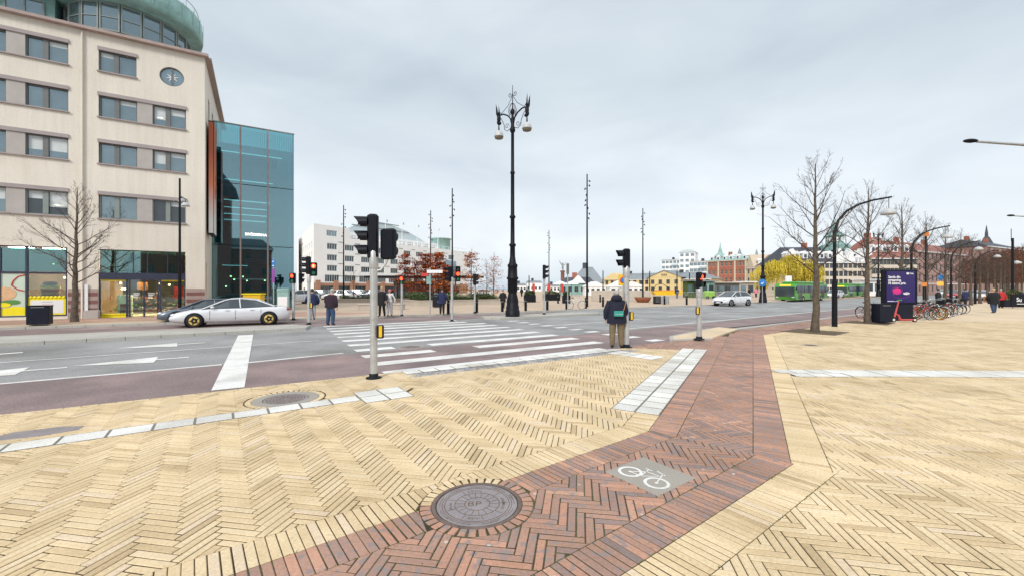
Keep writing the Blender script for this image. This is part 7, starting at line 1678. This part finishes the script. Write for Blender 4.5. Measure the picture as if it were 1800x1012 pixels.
def person(label, loc, rz, H=1.72, jacket='blk', trousers='jeans', hair='hair_dark', coat=None, coat_len=.38, girth=1.0, stride=.0, arms=(0.08, 0.08), bend=(.1, .1), stoop=0.0, hood=False, hat=None, group=None, hi=True, stance=.10):
    """local: faces -y... the figure looks towards +y when rz=0 (away from the camera)"""
    t = thing('person', label, 'person', loc if len(loc) == 3 else (*loc, 0), rz, group)
    k = H/1.75; V = []; E = []; RD = []
    def v(x, y, z, r, parent=None):
        V.append((x*k, y*k, z*k)); RD.append(r*k); i = len(V)-1
        if parent is not None: E.append((parent, i))
        return i
    g = girth; sy = stoop
    pel = v(0, 0, .95, .135*g)
    belly = v(0, .01, 1.08, .13*g, pel); chest = v(0, .02+sy*.3, 1.28, .145*g, belly); sh = v(0, .02+sy*.6, 1.42, .105*g, chest); neck = v(0, .03+sy, 1.50, .055, sh); hd0 = v(0, .045+sy*1.2, 1.58, .068, neck); hd1 = v(0, .045+sy*1.3, 1.66, .082, hd0); v(0, .03+sy*1.3, 1.71, .06, hd1)
    hands = []
    for s, ab, bd in ((-1, arms[0], bend[0]), (1, arms[1], bend[1])):
        a = v(s*.17*g, .02+sy*.5, 1.40, .062*g, sh); e = v(s*(.21*g+ab), -.01+sy*.3, 1.12, .046*g, a); w = v(s*(.215*g+ab*1.1), .05+bd+sy*.2, .88+bd*.5, .028, e); h = v(s*(.215*g+ab*1.1), .065+bd*1.1+sy*.2, .82+bd*.55, .030, w); hands.append((V[h], h))
        if hi:
            hx, hy, hz = .215*g+ab*1.1, .065+bd*1.1+sy*.2, .82+bd*.55
            for j, (dy, L) in enumerate(((.026, .058), (.009, .066), (-.009, .062), (-.026, .048))):
                f1 = v(s*hx, hy+dy, hz-.045, .0095, h); f2 = v(s*(hx-.008), hy+dy, hz-.045-L*.55, .008, f1); v(s*(hx-.02), hy+dy, hz-.045-L, .006, f2)
            th = v(s*(hx-.01), hy+.038, hz-.008, .010, h); v(s*(hx-.022), hy+.05, hz-.045, .007, th)
    for s in (-1, 1):
        st_ = s*stride
        hip = v(s*.09*g, 0, .90, .115*g, pel); kn = v(s*(stance*.95), st_*.5+.02, .50, .088*g, hip); an = v(s*stance, st_*1.0-.02, .10, .07*g**.5, kn); hl = v(s*stance, st_-.03, .045, .042, an); v(s*(stance+.015), st_+.13, .035, .036, hl)
    me = bpy.data.meshes.new('body'); me.from_pydata(V, E, []); o = link('body', me, t)
    sk = o.modifiers.new('skin', 'SKIN')
    for i, d in enumerate(me.skin_vertices[0].data): d.radius = (RD[i], RD[i]*(.82 if i in (pel, belly, chest, sh) else 1)); d.use_root = (i == 0)
    ss = o.modifiers.new('sub', 'SUBSURF'); ss.levels = 2; ss.render_levels = 2
    dg = bpy.context.evaluated_depsgraph_get(); me2 = bpy.data.meshes.new_from_object(o.evaluated_get(dg)); o.modifiers.clear(); o.data = me2; me2.name = 'body'
    me2.materials.clear()
    for m_ in ('skin', jacket, trousers, 'shoe'): me2.materials.append(M[m_])
    hp = [Vector(h[0]) for h in hands]
    for p in me2.polygons:
        c = p.center; p.use_smooth = True; zz = c.z/k
        near = min((c-h).length for h in hp)
        lowhand = any((c-h).length < .15*k and c.z < h.z+.01*k and abs(c.x) > .17*k*g for h in hp)
        p.material_index = 0 if (near < .055*k or lowhand or zz > 1.475) else (3 if zz < .085 else (2 if zz < .97 and abs(c.x) < .2*k*g+.03 and not (abs(c.x) > .175*k*g and zz > .82) else 1))
    hc = (0, (.045+sy*1.3)*k, 1.66*k)
    hm = hair
    if hat: hm = hat
    hb = MB(); hb.ball((0, hc[1]-.012*k, hc[2]+.012*k), (.088*k, .1*k, .105*k), 14, 10); hb.v = [(x, y, z) if not (y > hc[1]+.035*k and z < hc[2]+.03*k) else (x, hc[1]+.035*k, z) for x, y, z in hb.v]; hb.build('hat' if hat else 'hair', M[hm], t)
    if hi:
        f = MB(); f.ball((0, hc[1]+.088*k, hc[2]-.035*k), (.014*k, .02*k, .026*k), 8, 6); [f.ball((s*.083*k, hc[1]+.01*k, hc[2]-.02*k), (.012*k, .022*k, .032*k), 8, 6) for s in (-1, 1)]; f.build('nose_and_ears', M['skin'], t)
        e = MB(); [e.ball((s*.03*k, hc[1]+.078*k, hc[2]-.005*k), (.012*k, .008*k, .007*k), 8, 6) for s in (-1, 1)]; e.build('eyes', M['eye'], t); MB().ball((0, hc[1]+.08*k, hc[2]-.075*k), (.024*k, .008*k, .006*k), 8, 6).build('mouth', M['redc'], t)
    if coat:
        # shell of the coat: torso, open at the hem, plus sleeves
        q = random.Random(int(H*1000)); cb = MB(); secs = [(1.50, .07, .07, sy), (1.465, .13, .10, sy*.8), (1.42, .205, .13, sy*.6), (1.33, .225, .155, sy*.4), (1.2, .225, .165, sy*.3), (1.08, .23, .17, .0), (.95, .245, .175, 0), (.95-coat_len*.5, .252, .18, 0), (.95-coat_len, .25, .178, 0)]
        n = 28; vs = []
        for z, rx, ry, yy in secs:
            for i in range(n):
                a = 2*math.pi*i/n; w = 1+.022*math.sin(5*a+z*9)+q.uniform(-.012, .012); vs.append((rx*g*w*math.cos(a)*k, (.02+yy+ry*g*w*math.sin(a))*k, z*k+q.uniform(-.004, .004)))
        fs = [(j*n+i, j*n+(i+1) % n, (j+1)*n+(i+1) % n, (j+1)*n+i)[::-1] for j in range(len(secs)-1) for i in range(n)]
        cb.add(vs, fs, 0, True); cb.add(vs[-n:], [tuple(range(n))])
        for (s, ab, bd) in ((-1, arms[0], bend[0]), (1, arms[1], bend[1])):
            A = (s*.165*g, .02+sy*.5, 1.41); B = (s*(.21*g+ab), -.01+sy*.3, 1.12); C_ = (s*(.215*g+ab*1.1), .045+bd*.9+sy*.2, .90+bd*.45)
            P = [A, tuple((A[i]+B[i])/2 for i in range(3)), B, tuple((C_[i]+B[i])/2 for i in range(3)), C_]
            cb.tube([tuple(c*k for c in p) for p in P], [.082*g*k, .082*g*k, .075*g*k, .065*g*k, .052*g*k], 12)
        cb.build('coat', M[coat], t)
    if hood:
        h = MB(); n = 16
        h.lathe([(.10, 0), (.165, .02), (.175, .07), (.15, .13), (.10, .17)], (0, (-.03+sy*.7)*k, 1.44*k), 20, 0, True, 1.0*k, .95*k)
        h.build('hood', M[coat or jacket], t)
    return t
# main figure
pp = G(1084, 611.0, 0)
wm = person('person in a navy hooded coat and khaki trousers waiting at the kerb', (*pp, .005), R(-8), 1.72, 'navy_coat', 'khaki', 'hair_grey', 'navy_coat', .20, 1.18, stride=.03, arms=(.07, .02), bend=(-.02, .16), stoop=.05, hood=True, stance=.135)
bag = thing('shoulder_bag', 'turquoise shoulder bag hanging across the back of the navy coat', 'bag', (pp[0]-.01, pp[1]-.275, .98), R(-8)); MB().bevbox((0, 0, .07), (.27, .06, .16), .012).build('bag_body', M['turq'], bag); MB().bevbox((0, -.035, .10), (.272, .012, .09), .004).build('flap', M['turq'], bag); MB().box((0, -.043, .055), (.24, .004, .008)).build('seam', M['wht'], bag)
MB().tube([(.13, 0, .13), (.155, .0, .2), (.2, -.0, .38), (.19, .03, .5), (.1, .14, .56)], .011, 6).build('strap', M['tan'], bag)
person('person in a dark burgundy jacket and blue jeans at the far zebra end', (*G(581, 574.5, RZ), .06), R(-20), 1.70, 'burgundy', 'jeans', 'hair_grey', 'burgundy', .10, 1.22, stride=.03, arms=(.03, .06), bend=(.12, .0), stoop=.06, stance=.13)
person('person in a blue jacket and pale trousers half hidden behind the median signal pole', (*G(549, 562, .09), PZ0), R(30), 1.66, 'blueg', 'pale_jeans', 'hair_dark', 'blueg', .1, 1.1, stride=.1, bend=(.15, .1))
person('person all in black standing left of the pink hatted walker', (*G(671.5, 555.5, .09), PZ0), R(170), 1.78, 'blk', 'blk', 'hair_blond', 'blk', .3, 1.0, stride=.12)
person('person in a pink hat, black jacket and pale trousers beyond the zebra', (*G(685, 555, .09), PZ0), R(185), 1.62, 'wht', 'pale_jeans', 'hair_dark', None, .1, 1.08, stride=.1, hat='pinkk', arms=(.12, .12))
person('person in a long navy jacket standing before the planter under the orange trees', (*G(777, 552, .09), PZ0), R(0), 1.72, 'blueg', 'blk', 'hair_dark', 'blueg', .25, 1.05)
person('person in black sitting on the stone bench left of the griffin lamp', (*P_(884, 36), PZ0), R(200), 1.55, 'blk', 'blk', 'hair_dark', 'blk', .3, 1.1, hi=False)
person('person in a wide black coat and blue jeans walking away along the pavement', (*G(1747, 549.5), 0), R(-5), 1.76, 'blk', 'jeans', 'hair_blond', 'blk', .3, 1.35, stride=.08, arms=(.06, .06), stance=.12)
bg2 = thing('wicker_bag', 'tan bag carried by the walker in the wide black coat', 'bag', (*P_(1732.5, 31), .75)); MB().bevbox((0, 0, .25), (.26, .16, .38), .04).build('bag_body', M['tan'], bg2); MB().tube([(-.08, 0, .43), (0, 0, .6), (.08, 0, .43)], .012, 5).build('handle', M['tan'], bg2)
person('person in a red jacket just right of the wide black coat', (*P_(1759, 38), 0), R(160), 1.7, 'redc', 'blk', 'hair_grey', 'redc', .2, 1.2)
person('person with blond hair seated behind the black cafe barrier', (*P_(1782, 41), 0), R(160), 1.6, 'tan', 'blk', 'hair_blond', 'tan', .2, 1.1, hi=False)
person('person in dark clothes at the right edge behind the cafe barrier', (*P_(1795, 41), 0), R(100), 1.65, 'blueg', 'blk', 'hair_dark', 'blueg', .2, 1.2, hi=False)
for i, (u, Y, j, tr_, rz, lab) in enumerate(((1190, 70, 'blueg', 'jeans', 0, 'small distant person in blue by the guard rail'), (1317, 66, 'blk', 'blk', 90, 'distant person in black left of the griffin lamp with blue sign'), (1329, 76, 'pinkk', 'blk', 0, 'distant person in pink near the market booth'), (926, 82, 'blueg', 'jeans', 60, 'distant person in light blue left of the median signal'), (917, 84, 'blk', 'blk', 20, 'distant person in black left of the one in light blue'), (1452, 96, 'redc', 'blk', 30, 'distant person in red between the two green buses'), (1650, 34, 'blk', 'jeans', 40, 'person in black behind the parked bicycles'), (1697, 40, 'blueg', 'blk', 0, 'person in dark blue at the end of the bicycle row'), (535, 50, 'redc', 'blk', 30, 'distant person behind the low red signal'))):
    person(lab, (*P_(u, Y), PZ0 if u < 1460 else 0), R(rz), 1.72, j, tr_, 'hair_dark', j, .2, 1.1, stride=.1, hi=False)
